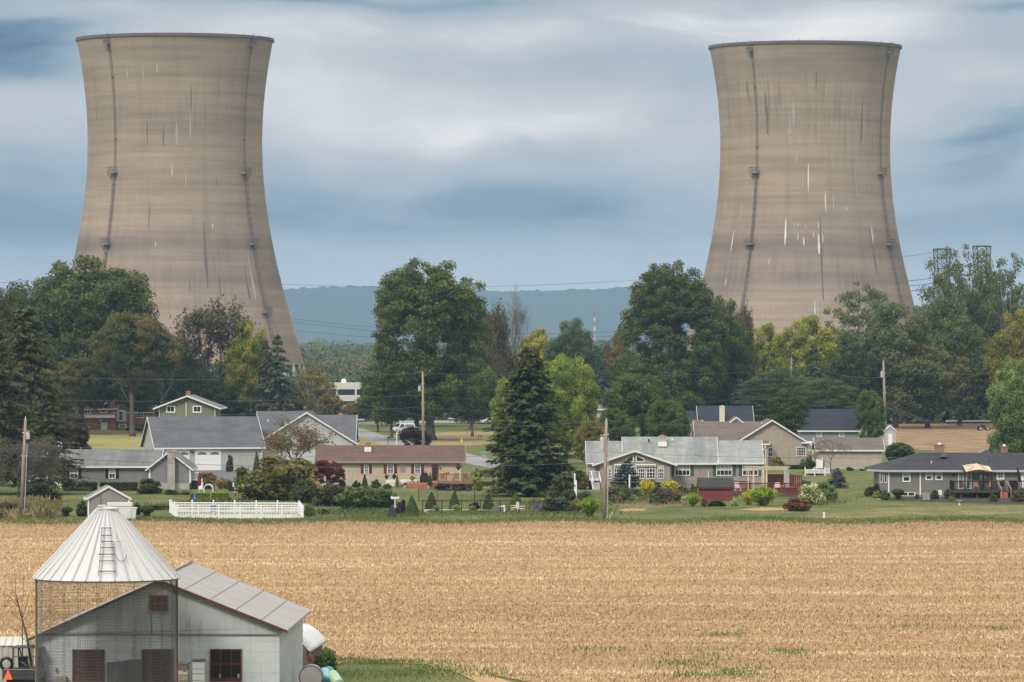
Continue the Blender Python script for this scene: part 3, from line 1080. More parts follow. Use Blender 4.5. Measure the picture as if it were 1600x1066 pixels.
# ================================================================== cooling towers
prof_px = [(60, 153.7), (85, 149.3), (109, 144.2), (144, 141.0), (160, 139.1), (187.6, 136.9), (207, 136), (219, 135.7), (247, 136.4), (286, 138.7), (327, 143.8), (365, 149.4), (381, 153.0), (408, 157.3), (448, 167.8), (570, 201.5), (600, 210)]
D1 = 1540.0
zz = np.array([ZC - (a - 533) * D1 / F for a, _ in prof_px])
rr_ = np.array([b * D1 / F for _, b in prof_px])
PF = np.polyfit(zz, rr_, 4)


def tower_mat(name, seed, streak):
    m, t, out = newmat(name)
    oc = t.n('ShaderNodeTexCoord').outputs['Object']
    x, y, z = t.sep(oc)
    ang = t.math('ARCTAN2', x, t.math('MULTIPLY', y, -1.0))
    aw = t.math('MULTIPLY', ang, 30.0)
    vec = t.comb(aw, z, float(seed))
    base = (0.355, 0.274, 0.202)
    lift = t.noise(t.comb(t.math('MULTIPLY', aw, 0.02), t.math('MULTIPLY', z, 0.62), seed + 0.3), 1.0, 3.0, 0.6)
    bands = t.noise(t.comb(t.math('MULTIPLY', aw, 0.012), t.math('MULTIPLY', z, 0.085), seed + 5.3), 1.0, 3.0, 0.6)
    cloud = t.noise(t.vmul(vec, (0.04, 0.05, 1)), 1.0, 4.0, 0.6)
    grain = t.noise(t.vmul(vec, (0.9, 1.3, 1)), 1.0, 4.0, 0.75)
    st = t.noise(t.vmul(vec, (0.85, 0.035, 1)), 1.0, 4.0, 0.7)
    st2 = t.noise(t.vmul(vec, (0.28, 0.012, 1)), 1.0, 3.0, 0.6)
    mask = t.noise(t.vmul(vec, (0.05, 0.055, 1)), 1.0, 2.0, 0.5)
    fr = t.math('FRACT', t.math('DIVIDE', z, 1.52))
    joint = t.rng(fr, 0.0, 0.13, 0.90, 1.0)
    jn = t.noise(t.vmul(vec, (0.12, 0.66, 1)), 1.0, 3.0, 0.8)
    joint = t.mix(t.ramp(jn, [(0.40, 0.0), (0.6, 1.0)]), (1, 1, 1), t.comb(joint, joint, joint))
    k = t.math('MULTIPLY', t.rng(lift, 0.3, 0.7, 0.84, 1.13), t.rng(bands, 0.3, 0.7, 0.84, 1.12))
    k = t.math('MULTIPLY', k, t.rng(cloud, 0.3, 0.7, 0.92, 1.08))
    k = t.math('MULTIPLY', k, t.rng(grain, 0.2, 0.8, 0.87, 1.13))
    c = t.vmul(base, t.comb(k, k, k))
    c = t.vmul(c, joint)
    # pinker, greyer concrete further down
    low = t.rng(z, 88, 30)
    c = t.mix(t.math('MULTIPLY', low, 0.55), c, t.vmul(c, (0.96, 0.96, 1.10)))

    def band(z0, s, a):
        q = t.math('DIVIDE', t.math('SUBTRACT', z, z0), s)
        return t.math('MULTIPLY', t.math('EXPONENT', t.math('MULTIPLY', t.math('MULTIPLY', q, q), -1.0)), a)
    zpos = lambda py: ZC - (py - 533) * D1 / F
    bd = t.math('ADD', band(zpos(383), 3.0, 0.42), band(zpos(437), 3.0, 0.38))
    bd = t.math('ADD', bd, band(zpos(408), 6.0, 0.2))
    bd = t.math('ADD', bd, band(zpos(335), 2.2, 0.14))
    bd = t.math('MULTIPLY', bd, t.rng(mask, 0.3, 0.6, 0.4, 1.2))
    c = t.mix(bd, c, (0.12, 0.105, 0.10))
    # dark water streaks, strongest round the upper third and low down
    sm = t.math('ADD', band(zpos(170), 13.0, streak), band(zpos(430), 14.0, 0.55))
    sm = t.math('MULTIPLY', sm, t.rng(mask, 0.42, 0.60, 0.0, 1.0))
    c = t.mix(t.math('MULTIPLY', t.ramp(st, [(0.48, 0.0), (0.64, 1.0)]), t.math('MULTIPLY', sm, 1.0), clamp=True), c, (0.13, 0.115, 0.10))
    c = t.mix(t.math('MULTIPLY', t.ramp(st2, [(0.52, 0.0), (0.70, 1.0)]), 0.24), c, (0.15, 0.13, 0.115))
    return finish(m, t, out, c, 0.9, grain, 0.25, 0.15, 0, 0.2)


WST = plain('lime_streak', (0.62, 0.62, 0.60), 0.85, 0.25, 0.6, stretch=(1, 1, 0.3))
GST = plain('pale_streak', (0.37, 0.34, 0.305), 0.85, 0.25, 0.6, stretch=(1, 1, 0.3))
DST = plain('dark_streak', (0.14, 0.12, 0.11), 0.9, 0.25, 0.6, stretch=(1, 1, 0.3))
RUST = plain('rust_streak', (0.33, 0.20, 0.12), 0.9, 0.3, 0.3)
STEEL = plain('weathered_steel', (0.115, 0.085, 0.072), 0.7, 0.3, 2.0)
STEELL = plain('gray_steel', (0.20, 0.21, 0.205), 0.6, 0.2, 2.0)


def tower(cx, D, label, ladders, streaks, seed, sk, zoff):
    brg = math.atan((cx - 800) / F)
    root = thing('cooling_tower', label, 'cooling tower', ((cx - 800) * D / F, D, 0), 0, 'pair of cooling towers')
    SEG = 200
    zs = np.linspace(9.5, 115.2 + zoff, 100)
    rf = lambda z: float(np.polyval(PF, z))
    mb = MB()
    mb.lathe([(rf(z), z) for z in zs], 0, 0, SEG)
    ztop = zs[-1]
    mb.lathe([(rf(ztop), ztop)] + [(rf(z) - 1.0, z) for z in zs[::-1]] + [(rf(9.5), 9.5)], 0, 0, SEG)
    kpx = D / F
    for px, py0, py1, wpx, mi in streaks:
        # mineral runs: slim tapering stains lying on the concrete
        z0, z1 = ZC - (py1 - 533) * kpx, ZC - (py0 - 533) * kpx
        row = []
        n = 7
        s = (px - cx) / (rf((z0 + z1) / 2) / kpx)
        a = math.asin(max(-0.99, min(0.99, s))) - brg
        rj = random.Random(px * py0)
        for i in range(n):
            q = i / (n - 1)
            wd = wpx * kpx * 0.5 * (0.15 + math.sin(math.pi * min(1, q * 0.8 + 0.15)) * 0.85) * rj.uniform(0.7, 1.2)
            zq = z0 + (z1 - z0) * q
            rq = rf(zq) + 0.05
            for sg in (-1, 1):
                aa = a + sg * wd / rq / max(0.3, math.cos(a)) * (0.8 if mi == 1 else 1.0)
                row.append((rq * math.sin(aa), -rq * math.cos(aa), zq))
        mb.add(row, [(2 * i, 2 * i + 1, 2 * i + 3, 2 * i + 2) for i in range(n - 1)], mi)
    mb.build('shell', [tower_mat('tower_concrete_%d' % seed, seed, sk), WST, GST, DST, RUST], root, smooth=True)
    rim = MB()
    rt = rf(ztop)
    rim.lathe([(rt - 0.05, ztop - 0.9), (rt + 0.3, ztop - 0.8), (rt + 0.3, ztop + 0.1), (rt - 1.2, ztop + 0.1), (rt - 1.2, ztop - 0.5)], 0, 0, SEG)
    for i in range(26):
        a = 2 * math.pi * i / 26
        rim.tube([(rt * math.cos(a), rt * math.sin(a), ztop), (rt * math.cos(a), rt * math.sin(a), ztop + 0.8)], 0.05, 4)
    rim.build('rim', plain('rim_concrete', (0.14, 0.12, 0.105), 0.9, 0.2, 0.3), root)
    legs = MB()
    r0, r1 = rf(9.5) + 2.2, rf(9.5) - 0.5
    nl = 44
    for i in range(nl):
        a = 2 * math.pi * i / nl
        b = 2 * math.pi * (i + 0.5) / nl
        c = 2 * math.pi * (i + 1) / nl
        legs.tube([(r0 * math.cos(a), r0 * math.sin(a), 0), (r1 * math.cos(b), r1 * math.sin(b), 9.7)], 0.5, 6)
        legs.tube([(r0 * math.cos(c), r0 * math.sin(c), 0), (r1 * math.cos(b), r1 * math.sin(b), 9.7)], 0.5, 6)
    legs.build('leg_ring', CONC, root)
    for deg in ladders:
        a = R(deg) - brg
        ex = Vector((math.sin(a), -math.cos(a), 0))
        tx = Vector((math.cos(a), math.sin(a), 0))
        lad = MB()
        plats = [275, 385, 490]
        zp = [ZC - (p - 533) * kpx for p in plats]
        for lo, hi, cage in ((10, zp[0], True), (zp[0], ztop + 0.5, False)):
            z = lo
            while z < hi:
                z2 = min(hi, z + 2.2)
                for s in (-0.32, 0.32):
                    p0 = ex * (rf(z) + 0.35) + tx * s + Vector((0, 0, z))
                    p1 = ex * (rf(z2) + 0.35) + tx * s + Vector((0, 0, z2))
                    lad.tube([p0, p1], 0.055, 4)
                for q in (0.2, 0.5, 0.8):
                    zz_ = z + (z2 - z) * q
                    p = ex * (rf(zz_) + 0.35) + Vector((0, 0, zz_))
                    lad.tube([p - tx * 0.32, p + tx * 0.32], 0.04, 4)
                if cage:
                    p = ex * (rf(z) + 0.3) + Vector((0, 0, z))
                    ring = [p + tx * (0.55 * math.cos(u_)) + ex * (0.85 * max(0, math.sin(u_))) for u_ in [math.pi * i / 6 for i in range(7)]]
                    lad.tube(ring, 0.07, 4)
                    for u_ in (0.25, 0.5, 0.75):
                        o1 = tx * (0.55 * math.cos(math.pi * u_)) + ex * (0.85 * math.sin(math.pi * u_))
                        lad.tube([p + o1, ex * (rf(z2) + 0.3) + Vector((0, 0, z2)) + o1], 0.03, 4)
                elif int(z) % 20 < 3:
                    p = ex * (rf(z) + 0.3) + Vector((0, 0, z))
                    lad.tube([p - tx * 0.5, p + tx * 0.5], 0.16, 4)
                z = z2
        lad.build('ladder', STEEL, root)
        for i, z in enumerate(zp + [ztop - 3.2]):
            pf = MB()
            c = ex * (rf(z) + 0.9) + Vector((0, 0, z))
            sd_ = -0.35
            s = 1.5 if i < 3 else 0.8

            def pt(u_, v_, h_):
                return tuple(c + tx * (u_ + sd_) + ex * v_ + Vector((0, 0, h_)))
            vs = [pt(u_, v_, h_) for h_ in (0, 0.5 if i < 3 else 0.3) for v_ in (-0.9, 0.9) for u_ in (-s, s)]
            pf.add(vs, [(0, 2, 3, 1), (4, 5, 7, 6), (0, 1, 5, 4), (2, 6, 7, 3), (0, 4, 6, 2), (1, 3, 7, 5)], 1)
            for v_ in (0.9,):
                for u_ in np.linspace(-s, s, 5):
                    pf.tube([pt(u_, v_, 0), pt(u_, v_, 2.0)], 0.07, 4)
                for h_ in (1.1, 2.0):
                    pf.tube([pt(-s, v_, h_), pt(s, v_, h_)], 0.07, 4)
            for u_ in (-s, s):
                for h_ in (1.1, 2.0):
                    pf.tube([pt(u_, -0.9, h_), pt(u_, 0.9, h_)], 0.06, 4)
                pf.tube([pt(u_, 0.8, 0), pt(u_ * 0.5, -0.9, -2.2)], 0.09, 4)
            pf.build('platform', [STEEL, STEELL], root)
    return root


tower(273.5, D1, 'left cooling tower, tall tan concrete shell with two caged ladders', (-41.8, 51.0),
      [(276, 196, 232, 4.0, 2), (297, 183, 226, 3.0, 2), (269, 262, 282, 1.6, 1), (290, 268, 296, 1.8, 2), (200, 108, 135, 2, 2), (225, 106, 130, 2, 2), (246, 108, 122, 1.4, 1),
       (244, 380, 388, 1.4, 1), (331, 352, 361, 1.2, 1), (320, 350, 452, 3.5, 3), (231, 190, 232, 1.6, 3), (256, 200, 235, 2.0, 3), (298, 142, 175, 1.5, 3),
       (234, 320, 360, 1.2, 3), (384, 418, 470, 2.0, 3), (337, 283, 296, 1.2, 3), (174, 396, 424, 3.0, 4), (391, 400, 470, 3.5, 2), (342, 430, 470, 2, 3), (296, 440, 458, 2, 3)], 1, 0.42, 0.0)
tower(1258.0, 1583.0, 'right cooling tower, tan concrete shell with many white mineral streaks', (-33.6, 60.5),
      [(1228, 344, 386, 3.6, 1), (1279, 368, 400, 4.2, 1), (1263, 260, 304, 2.6, 1), (1289, 302, 334, 2.2, 1), (1301, 305, 330, 1.8, 2), (1256, 374, 386, 2.4, 1), (1336, 260, 310, 2.0, 2),
       (1240, 155, 205, 3.0, 2), (1235, 160, 232, 2.0, 2), (1290, 135, 170, 1.6, 2), (1331, 138, 190, 2.2, 2), (1300, 232, 262, 5.0, 2), (1247, 366, 378, 1.4, 1), (1278, 350, 360, 1.4, 1),
       (1285, 368, 382, 1.3, 1), (1146, 362, 394, 1.6, 1), (1160, 318, 345, 1.5, 2), (1134, 312, 336, 1.3, 2), (1245, 248, 262, 4, 2), (1275, 118, 150, 1.4, 3), (1197, 150, 185, 1.8, 3),
       (1360, 350, 384, 2.0, 1), (1362, 360, 376, 1.2, 1), (1355, 255, 310, 1.6, 2), (1169, 130, 158, 1.4, 3), (1200, 170, 215, 3.0, 3), (1345, 160, 225, 1.6, 3), (1259, 352, 362, 1.5, 2),
       (1241, 347, 360, 1.2, 2), (1247, 352, 357, 1.2, 1), (1271, 366, 374, 1.2, 1), (1273, 470, 500, 2.0, 1), (1277, 466, 504, 1.6, 2), (1362, 350, 430, 2.5, 3), (1283, 340, 470, 3, 3),
       (1170, 392, 430, 3.5, 4), (1168, 427, 470, 3.0, 2), (1235, 205, 215, 9, 2), (1254, 268, 300, 1.4, 2), (1136, 436, 446, 1.2, 1), (1203, 405, 415, 1.2, 1), (1321, 326, 333, 1.4, 1)], 2, 0.55, 0.3)

# ================================================================== houses
WHITE = plain('white_trim', (0.74, 0.74, 0.73), 0.5, 0.08)
WHITE2 = plain('white_vinyl', (0.80, 0.80, 0.79), 0.45, 0.06)
GLASS = plain('window_glass', (0.03, 0.035, 0.04), 0.08, 0.3, 1.0, spec=0.6)
CURT = plain('curtain', (0.42, 0.42, 0.40), 0.8, 0.3, 6.0, stretch=(5, 1, 0.4))
DARK = plain('black_paint', (0.02, 0.02, 0.022), 0.5, 0.2)
IRON = plain('black_iron', (0.015, 0.015, 0.016), 0.5, 0.1)
GUTTER = plain('gutter_gray', (0.50, 0.50, 0.50), 0.5, 0.1)
FOUND = plain('foundation', (0.42, 0.41, 0.39), 0.9, 0.15)
BRICKC = brick('brick_chimney', (0.30, 0.12, 0.075), (0.22, 0.09, 0.06))
BRICKH = brick('brick_house', (0.48, 0.17, 0.12), (0.38, 0.13, 0.095), (0.22, 0.16, 0.13))
BLOCK = brick('block_chimney', (0.42, 0.40, 0.37), (0.36, 0.35, 0.32), (0.28, 0.27, 0.25), 2.0)
CAPM = plain('clay_cap', (0.40, 0.12, 0.07), 0.8, 0.2)
WOODR = plain('deck_red', (0.17, 0.040, 0.030), 0.7, 0.25, 3.0, stretch=(1, 1, 6))
WOODB = plain('deck_brown', (0.26, 0.13, 0.075), 0.75, 0.25, 3.0, stretch=(1, 1, 6))
WOODO = plain('step_orange', (0.36, 0.13, 0.075), 0.75, 0.2, 3.0)
WOODD = plain('deck_dark', (0.075, 0.045, 0.038), 0.75, 0.25, 3.0)
POLEW = plain('pole_wood', (0.30, 0.245, 0.205), 0.9, 0.3, 2.0, stretch=(3, 3, 0.3))
CREAM = plain('cream_paint', (0.68, 0.58, 0.44), 0.7, 0.1)
GALV = plain('galvanised', (0.50, 0.51, 0.52), 0.45, 0.12, 1.0, 0.4)


def slab(mb, a, b, c, d, th, mi=0):
    """A roof slab: its upper corners a,b,c,d; thickness th downwards."""
    up = [Vector(p) for p in (a, b, c, d)]
    lo = [p - Vector((0, 0, th)) for p in up]
    mb.add(up + lo, [(0, 1, 2, 3), (7, 6, 5, 4), (0, 4, 5, 1), (1, 5, 6, 2), (2, 6, 7, 3), (3, 7, 4, 0)], mi)


def body(par, x0, x1, y0, y1, ze, zr, axis, wm, rm, tm=None, over=0.4, found=0.35, th=0.14, ends=None, fm=None, rake=None, z0=0.0):
    """A gabled block: wall, roof, fascia and foundation as parts. axis 'x': ridge along x."""
    tm = tm or WHITE
    rake = over if rake is None else rake
    wl = MB()
    zb = z0 + found
    if axis == 'x':
        wl.prism([(y0, zb), (y1, zb), (y1, ze), ((y0 + y1) / 2, zr - 0.02), (y0, ze)], 'x', x0, x1)
    else:
        wl.prism([(x0, zb), (x1, zb), (x1, ze), ((x0 + x1) / 2, zr - 0.02), (x0, ze)], 'y', y0, y1)
    wo_ = wl.build('wall', wm, par)
    if found > 0:
        f_ = MB()
        f_.box(x0 + 0.02, x1 - 0.02, y0 + 0.02, y1 - 0.02, z0 - 0.3, zb)
        f_.build('foundation', fm or FOUND, par)
    rf = MB()
    fa = MB()
    if axis == 'x':
        h = (y1 - y0) / 2
        sl = (zr - ze) / h
        ya, yb, ym = y0 - over, y1 + over, (y0 + y1) / 2
        zl = ze - sl * over
        xa, xb = x0 - rake, x1 + rake
        slab(rf, (xa, ya, zl + th), (xb, ya, zl + th), (xb, ym, zr + th), (xa, ym, zr + th), th)
        slab(rf, (xb, yb, zl + th), (xa, yb, zl + th), (xa, ym, zr + th), (xb, ym, zr + th), th)
        fa.box(xa, xb, ya - 0.12, ya - 0.003, zl - 0.06, zl + th - 0.01)
        for xx in (xa - 0.05, xb + 0.003):
            for yq in (ya, yb):
                fa.add([(xx, yq, zl - 0.06), (xx + 0.047, yq, zl - 0.06), (xx + 0.047, ym, zr - 0.06), (xx, ym, zr - 0.06),
                        (xx, yq, zl + th + 0.02), (xx + 0.047, yq, zl + th + 0.02), (xx + 0.047, ym, zr + th + 0.02), (xx, ym, zr + th + 0.02)],
                       [(0, 1, 2, 3), (7, 6, 5, 4), (0, 4, 5, 1), (1, 5, 6, 2), (2, 6, 7, 3), (3, 7, 4, 0)])
    else:
        h = (x1 - x0) / 2
        sl = (zr - ze) / h
        xa, xb, xm = x0 - over, x1 + over, (x0 + x1) / 2
        zl = ze - sl * over
        ya, yb = y0 - rake, y1 + rake
        slab(rf, (xa, ya, zl + th), (xm, ya, zr + th), (xm, yb, zr + th), (xa, yb, zl + th), th)
        slab(rf, (xm, ya, zr + th), (xb, ya, zl + th), (xb, yb, zl + th), (xm, yb, zr + th), th)
        for s, xq in ((-1, xa), (1, xb)):
            fa.add([(xq, ya - 0.05, zl - 0.06), (xq, ya - 0.003, zl - 0.06), (xm, ya - 0.003, zr - 0.06), (xm, ya - 0.05, zr - 0.06),
                    (xq, ya - 0.05, zl + th + 0.02), (xq, ya - 0.003, zl + th + 0.02), (xm, ya - 0.003, zr + th + 0.02), (xm, ya - 0.05, zr + th + 0.02)],
                   [(0, 1, 2, 3), (7, 6, 5, 4), (0, 4, 5, 1), (1, 5, 6, 2), (2, 6, 7, 3), (3, 7, 4, 0)])
            fa.box(min(xq, xq + s * 0.08), max(xq, xq + s * 0.08), ya, yb, zl - 0.06, zl + th - 0.01)
    ro = rf.build('roof', rm, par)
    fa.build('fascia', tm, par)
    return wo_, ro


def window(par, x0, x1, z0, z1, y=0.0, cols=2, rows=2, shut=None, sw=0.36, fm=None, curtain=0, fw=0.09, name='window'):
    fm = fm or WHITE2
    f_ = MB()
    f_.box(x0, x1, y - 0.07, y - 0.01, z1 - fw, z1)
    f_.box(x0, x1, y - 0.09, y - 0.01, z0, z0 + fw)
    f_.box(x0, x0 + fw, y - 0.068, y - 0.01, z0 + fw, z1 - fw)
    f_.box(x1 - fw, x1, y - 0.068, y - 0.01, z0 + fw, z1 - fw)
    for i in range(1, cols):
        c = x0 + (x1 - x0) * i / cols
        f_.box(c - 0.022, c + 0.022, y - 0.052, y - 0.03, z0 + fw, z1 - fw)
    for i in range(1, rows):
        c = z0 + (z1 - z0) * i / rows
        hw = 0.035 if (rows == 2 or i * 2 == rows) else 0.018
        f_.box(x0 + fw, x1 - fw, y - 0.058, y - 0.031, c - hw, c + hw)
    fo = f_.build(name, fm, par)
    g_ = MB()
    g_.box(x0 + fw, x1 - fw, y - 0.03, y - 0.012, z0 + fw, z1 - fw)
    if curtain:
        # drawn blind or curtain seen in the upper sash
        g_.box(x0 + fw + 0.02, x1 - fw - 0.02, y - 0.036, y - 0.0305, z0 + fw + (z1 - z0 - 2 * fw) * (1 - curtain), z1 - fw - 0.02, 1)
    g_.build('pane', [GLASS, CURT], fo)
    if shut is not None:
        for s in (-1, 1):
            a = x0 - 0.05 - sw if s < 0 else x1 + 0.05
            q = MB()
            q.box(a, a + sw, y - 0.05, y - 0.008, z0, z1)
            n_ = max(4, int((z1 - z0) / 0.09))
            for i in range(n_):
                c = z0 + 0.06 + (z1 - z0 - 0.12) * i / (n_ - 1)
                q.box(a + 0.05, a + sw - 0.05, y - 0.062, y - 0.051, c - 0.02, c + 0.015)
            q.build('shutter', shut, par)
    return fo


def door(par, x0, x1, z0, z1, y, m, fm=None, glass=True):
    o_ = MB()
    for a, b, c, d in ((x0 - 0.09, x0, z0, z1 + 0.09), (x1, x1 + 0.09, z0, z1 + 0.09), (x0, x1, z1, z1 + 0.09)):
        o_.box(a, b, y - 0.07, y - 0.008, c, d)
    fo = o_.build('door_frame', fm or WHITE2, par)
    q = MB()
    q.box(x0, x1, y - 0.045, y - 0.01, z0, z1)
    q.build('door', m, par)
    if glass:
        q = MB()
        q.box(x0 + 0.14, x1 - 0.14, y - 0.055, y - 0.046, z0 + 0.9, z1 - 0.15)
        q.build('pane', GLASS, fo)


def chimney(par, x0, x1, y0, y1, z0, z1, m, cap=CAPM, ch=0.22, flash=None, pots=1):
    q = MB()
    q.box(x0, x1, y0, y1, z0, z1 - ch)
    q.box(x0 - 0.06, x1 + 0.06, y0 - 0.06, y1 + 0.06, z1 - ch, z1 - ch + 0.1)
    c = q.build('chimney', m, par)
    k = MB()
    for i in range(pots):
        xm = x0 + (x1 - x0) * (i + 0.5) / pots
        k.box(xm - 0.17, xm + 0.17, (y0 + y1) / 2 - 0.17, (y0 + y1) / 2 + 0.17, z1 - ch + 0.1, z1)
    k.build('chimney_cap', cap, c)
    if flash:
        f_ = MB()
        f_.box(x0 - 0.12, x1 + 0.12, y0 - 0.25, y1, flash - 0.2, flash + 0.35)
        f_.build('flashing', WHITE2, c)
    return c


def pipe(par, x, y, z0, z1, r=0.06, m=None, name='vent_pipe'):
    q = MB()
    q.tube([(x, y, z0), (x, y, z1)], r, 8)
    return q.build(name, m or WHITE2, par)


def downspout(par, x, y, z0, z1, m=None):
    q = MB()
    q.tube([(x, y - 0.4, z1), (x, y - 0.1, z1 - 0.35), (x, y - 0.1, z0)], 0.055, 5)
    return q.build('downspout', m or WHITE2, par)


def railing(mb, p0, p1, z0, h, post=1.6, pw=0.05, bal=0.14, bw=0.018, mi=0, top=0.04):
    p0, p1 = Vector(p0), Vector(p1)
    L_ = (p1 - p0).length
    n_ = max(1, round(L_ / post))
    for i in range(n_ + 1):
        p = p0.lerp(p1, i / n_)
        mb.box(p.x - pw, p.x + pw, p.y - pw, p.y + pw, z0, z0 + h + 0.08, mi)
    for zz_ in (z0 + 0.1, z0 + h):
        mb.tube([(p0.x, p0.y, zz_), (p1.x, p1.y, zz_)], top, 4, mi)
    n_ = max(2, int(L_ / bal))
    for i in range(1, n_):
        p = p0.lerp(p1, i / n_)
        mb.tube([(p.x, p.y, z0 + 0.1), (p.x, p.y, z0 + h)], bw, 4, mi)


GRAYW = siding('gray_siding', (0.235, 0.235, 0.245), 0.20)
GRAYR = shingle('gray_shingle', (0.205, 0.208, 0.215), (0.55, 0.55, 0.56), 0.6)
# --- gray ranch at the left
h1 = Fr('ranch_house', 'gray ranch house with black shutters and a concrete block chimney behind the green hedge', 'house', 170, 548, 0, 'village houses')
T_ = h1.t
body(T_, h1.x(98), h1.x(246), 0, 8, h1.z(728), h1.z(704, 4), 'x', GRAYW, GRAYR)
for a, b in ((109.3, 121.9), (170, 180.5)):
    window(T_, h1.x(a), h1.x(b), h1.z(748), h1.z(732), 0, 2, 2, DARK, 0.34, curtain=0.45)
body(T_, h1.x(236), h1.x(298), -2.2, 6.5, h1.z(731, -2.2), h1.z(706.5, -2.2), 'y', GRAYW, GRAYR, found=0.75)
for a in (235.2, 298.2):
    q = MB(); q.box(h1.x(a) - 0.02, h1.x(a) + 0.16, -2.26, -2.203, 0.75, h1.z(733, -2.2)); q.build('corner_trim', WHITE2, T_)
chimney(T_, h1.x(264.6), h1.x(276), -2.95, -2.21, 0, h1.z(702.5, -2.2), BLOCK, CAPM, 0.25)

for px in (159, 177):
    pipe(T_, h1.x(px), 2.0, h1.z(722, 2), h1.z(717, 2), 0.09, DARK)
downspout(T_, h1.x(233), 0, 0.3, 2.6)
# porch railing right of the ranch house
pr = thing('porch', 'white railed porch steps at the right end of the gray ranch house', 'porch', (h1.t.location.x, 548, 0))
q = MB(); q.box(h1.x(300), h1.x(316), -1.4, 0.6, 0, 0.95); q.build('platform', DARK, pr)
q = MB(); railing(q, (h1.x(300), -1.4, 0), (h1.x(313), -1.4, 0), 0.95, 0.95); railing(q, (h1.x(313), -1.4, 0), (h1.x(318), -2.6, 0), 0.2, 0.95); q.build('railing', WHITE2, pr)
q = MB()
for i in range(4):
    q.box(h1.x(312), h1.x(319), -1.4 - 0.32 * (i + 1), -1.4 - 0.32 * i - 0.003, 0, 0.95 - 0.2 * (i + 1))
q.build('steps', WHITE2, pr)

# --- white garage half hidden at the far left
hw = Fr('small_house', 'small white sided house half hidden behind the drooping hemlock branches', 'house', 75, 552, 0, 'village houses')
WSID = siding('white_siding', (0.70, 0.70, 0.68), 0.2, 0.86)
body(hw.t, hw.x(44), hw.x(96), 0, 6, hw.z(722), hw.z(706, 3), 'x', WSID, plain('roof_pale', (0.55, 0.56, 0.56), 0.7, 0.15))
chimney(hw.t, hw.x(91), hw.x(97), -0.5, 0.0 - 0.003, 0, hw.z(688), WHITE2, CAPM)
window(hw.t, hw.x(60), hw.x(70), 1.0, 2.1, 0, 2, 2)

# --- double garage
GARW = siding('pale_gray_siding', (0.43, 0.43, 0.43), 0.2, 0.85)
SLATE = shingle('slate_shingle', (0.125, 0.132, 0.145), (0.8, 0.8, 0.82), 0.4)
g1 = Fr('garage', 'pale gray garage with two white garage doors and a dark slate roof', 'garage', 328, 626, 14, 'village houses')
T_ = g1.t
cs = math.cos(R(14))
gx = lambda px: g1.x(px) / cs
body(T_, gx(246), gx(409), 0, 10.5, g1.z(698), g1.z(652.5, 5.2), 'x', GARW, SLATE, over=0.35)
for a, b in ((259, 296.5), (305, 345)):
    q = MB(); q.box(gx(a), gx(b), -0.06, -0.01, 0.02, g1.z(702.5))
    for i in range(1, 4):
        q.box(gx(a) + 0.02, gx(b) - 0.02, -0.066, -0.0601, g1.z(734) + i * 0.66 - 0.012, g1.z(734) + i * 0.66 + 0.012, 1)
    gd = q.build('garage_door', [WHITE2, GUTTER], T_)
    q = MB()
    for j in range(2):
        for i in range(4):
            xw = gx(a) + 0.4 + j * (gx(b) - gx(a)) * 0.48 + i * 0.29
            q.box(xw, xw + 0.25, -0.07, -0.061, 2.08, 2.26 + 0.16 * math.sin(math.pi * (i + 0.6) / 4.2))
    q.build('pane', GLASS, gd)
q = MB(); q.box(gx(258), gx(346), -0.075, -0.005, g1.z(702), g1.z(700.8)); q.build('door_trim', WHITE2, T_)
q = MB(); q.box(gx(301) - 0.1, gx(301) + 0.1, -0.2, -0.01, 2.3, 2.5); q.build('wall_lamp', DARK, T_)
downspout(T_, gx(408), 0.0, 0.2, 2.9)

# --- white gabled house beside the garage
h3 = Fr('gabled_house', 'white house with a broad front gable and slate roof beside the double garage', 'house', 480, 632, 0, 'village houses')
T_ = h3.t
WHS = siding('white_lap_siding', (0.50, 0.505, 0.52), 0.24, 0.84)
body(T_, h3.x(406), h3.x(553), 0, 12, h3.z(691), h3.z(645.5), 'y', WHS, SLATE, over=0.5)
body(T_, h3.x(484), h3.x(551), 3, 14, h3.z(696, 3), h3.z(650, 8.5), 'x', WHS, SLATE, over=0.3)
body(T_, h3.x(398), h3.x(474), 6, 18, h3.z(691, 6), h3.z(644, 12), 'x', WHS, SLATE, over=0.3)
body(T_, h3.x(392), h3.x(440), 1.5, 7.5, h3.z(688, 1.5), h3.z(661, 4.5), 'x', WHS, SLATE, over=0.3)
pipe(T_, h3.x(414), 8, h3.z(662, 8), h3.z(655, 8), 0.07)

# --- cream ranch house with brown roof
CREAMW = siding('cream_siding', (0.54, 0.45, 0.335), 0.25, 0.86)
BROWNR = shingle('brown_shingle', (0.135, 0.088, 0.072), (1.5, 1.35, 1.3), 0.22)
MAROON = plain('maroon_shutter', (0.14, 0.022, 0.035), 0.6, 0.15)
h4 = Fr('ranch_house', 'cream ranch house with a brown roof and maroon shutters behind the swimming pool', 'house', 610, 560, 0, 'village houses')
T_ = h4.t
body(T_, h4.x(497), h4.x(721), 0, 8.6, h4.z(720.5), h4.z(697.5, 4.3), 'x', CREAMW, BROWNR, tm=plain('tan_gutter', (0.33, 0.28, 0.24), 0.6, 0.1))
for a, b in ((519, 529), (568.7, 576), (604.8, 615.3), (647.5, 657.4)):
    window(T_, h4.x(a), h4.x(b), h4.z(740), h4.z(726), 0, 2, 4, MAROON, 0.33, curtain=0.0)
door(T_, h4.x(675.5), h4.x(684), 0.6, h4.z(727.6), 0, DARK, plain('red_frame', (0.30, 0.06, 0.05), 0.6))
q = MB()
for i in range(5):
    for j in range(4):
        q.tube([(h4.x(626) + 0.13 * i + 0.02, -0.03, h4.z(738) + 0.13 * j), (h4.x(626) + 0.13 * i + 0.1, -0.03, h4.z(738) + 0.13 * j + 0.1)], 0.018, 4)
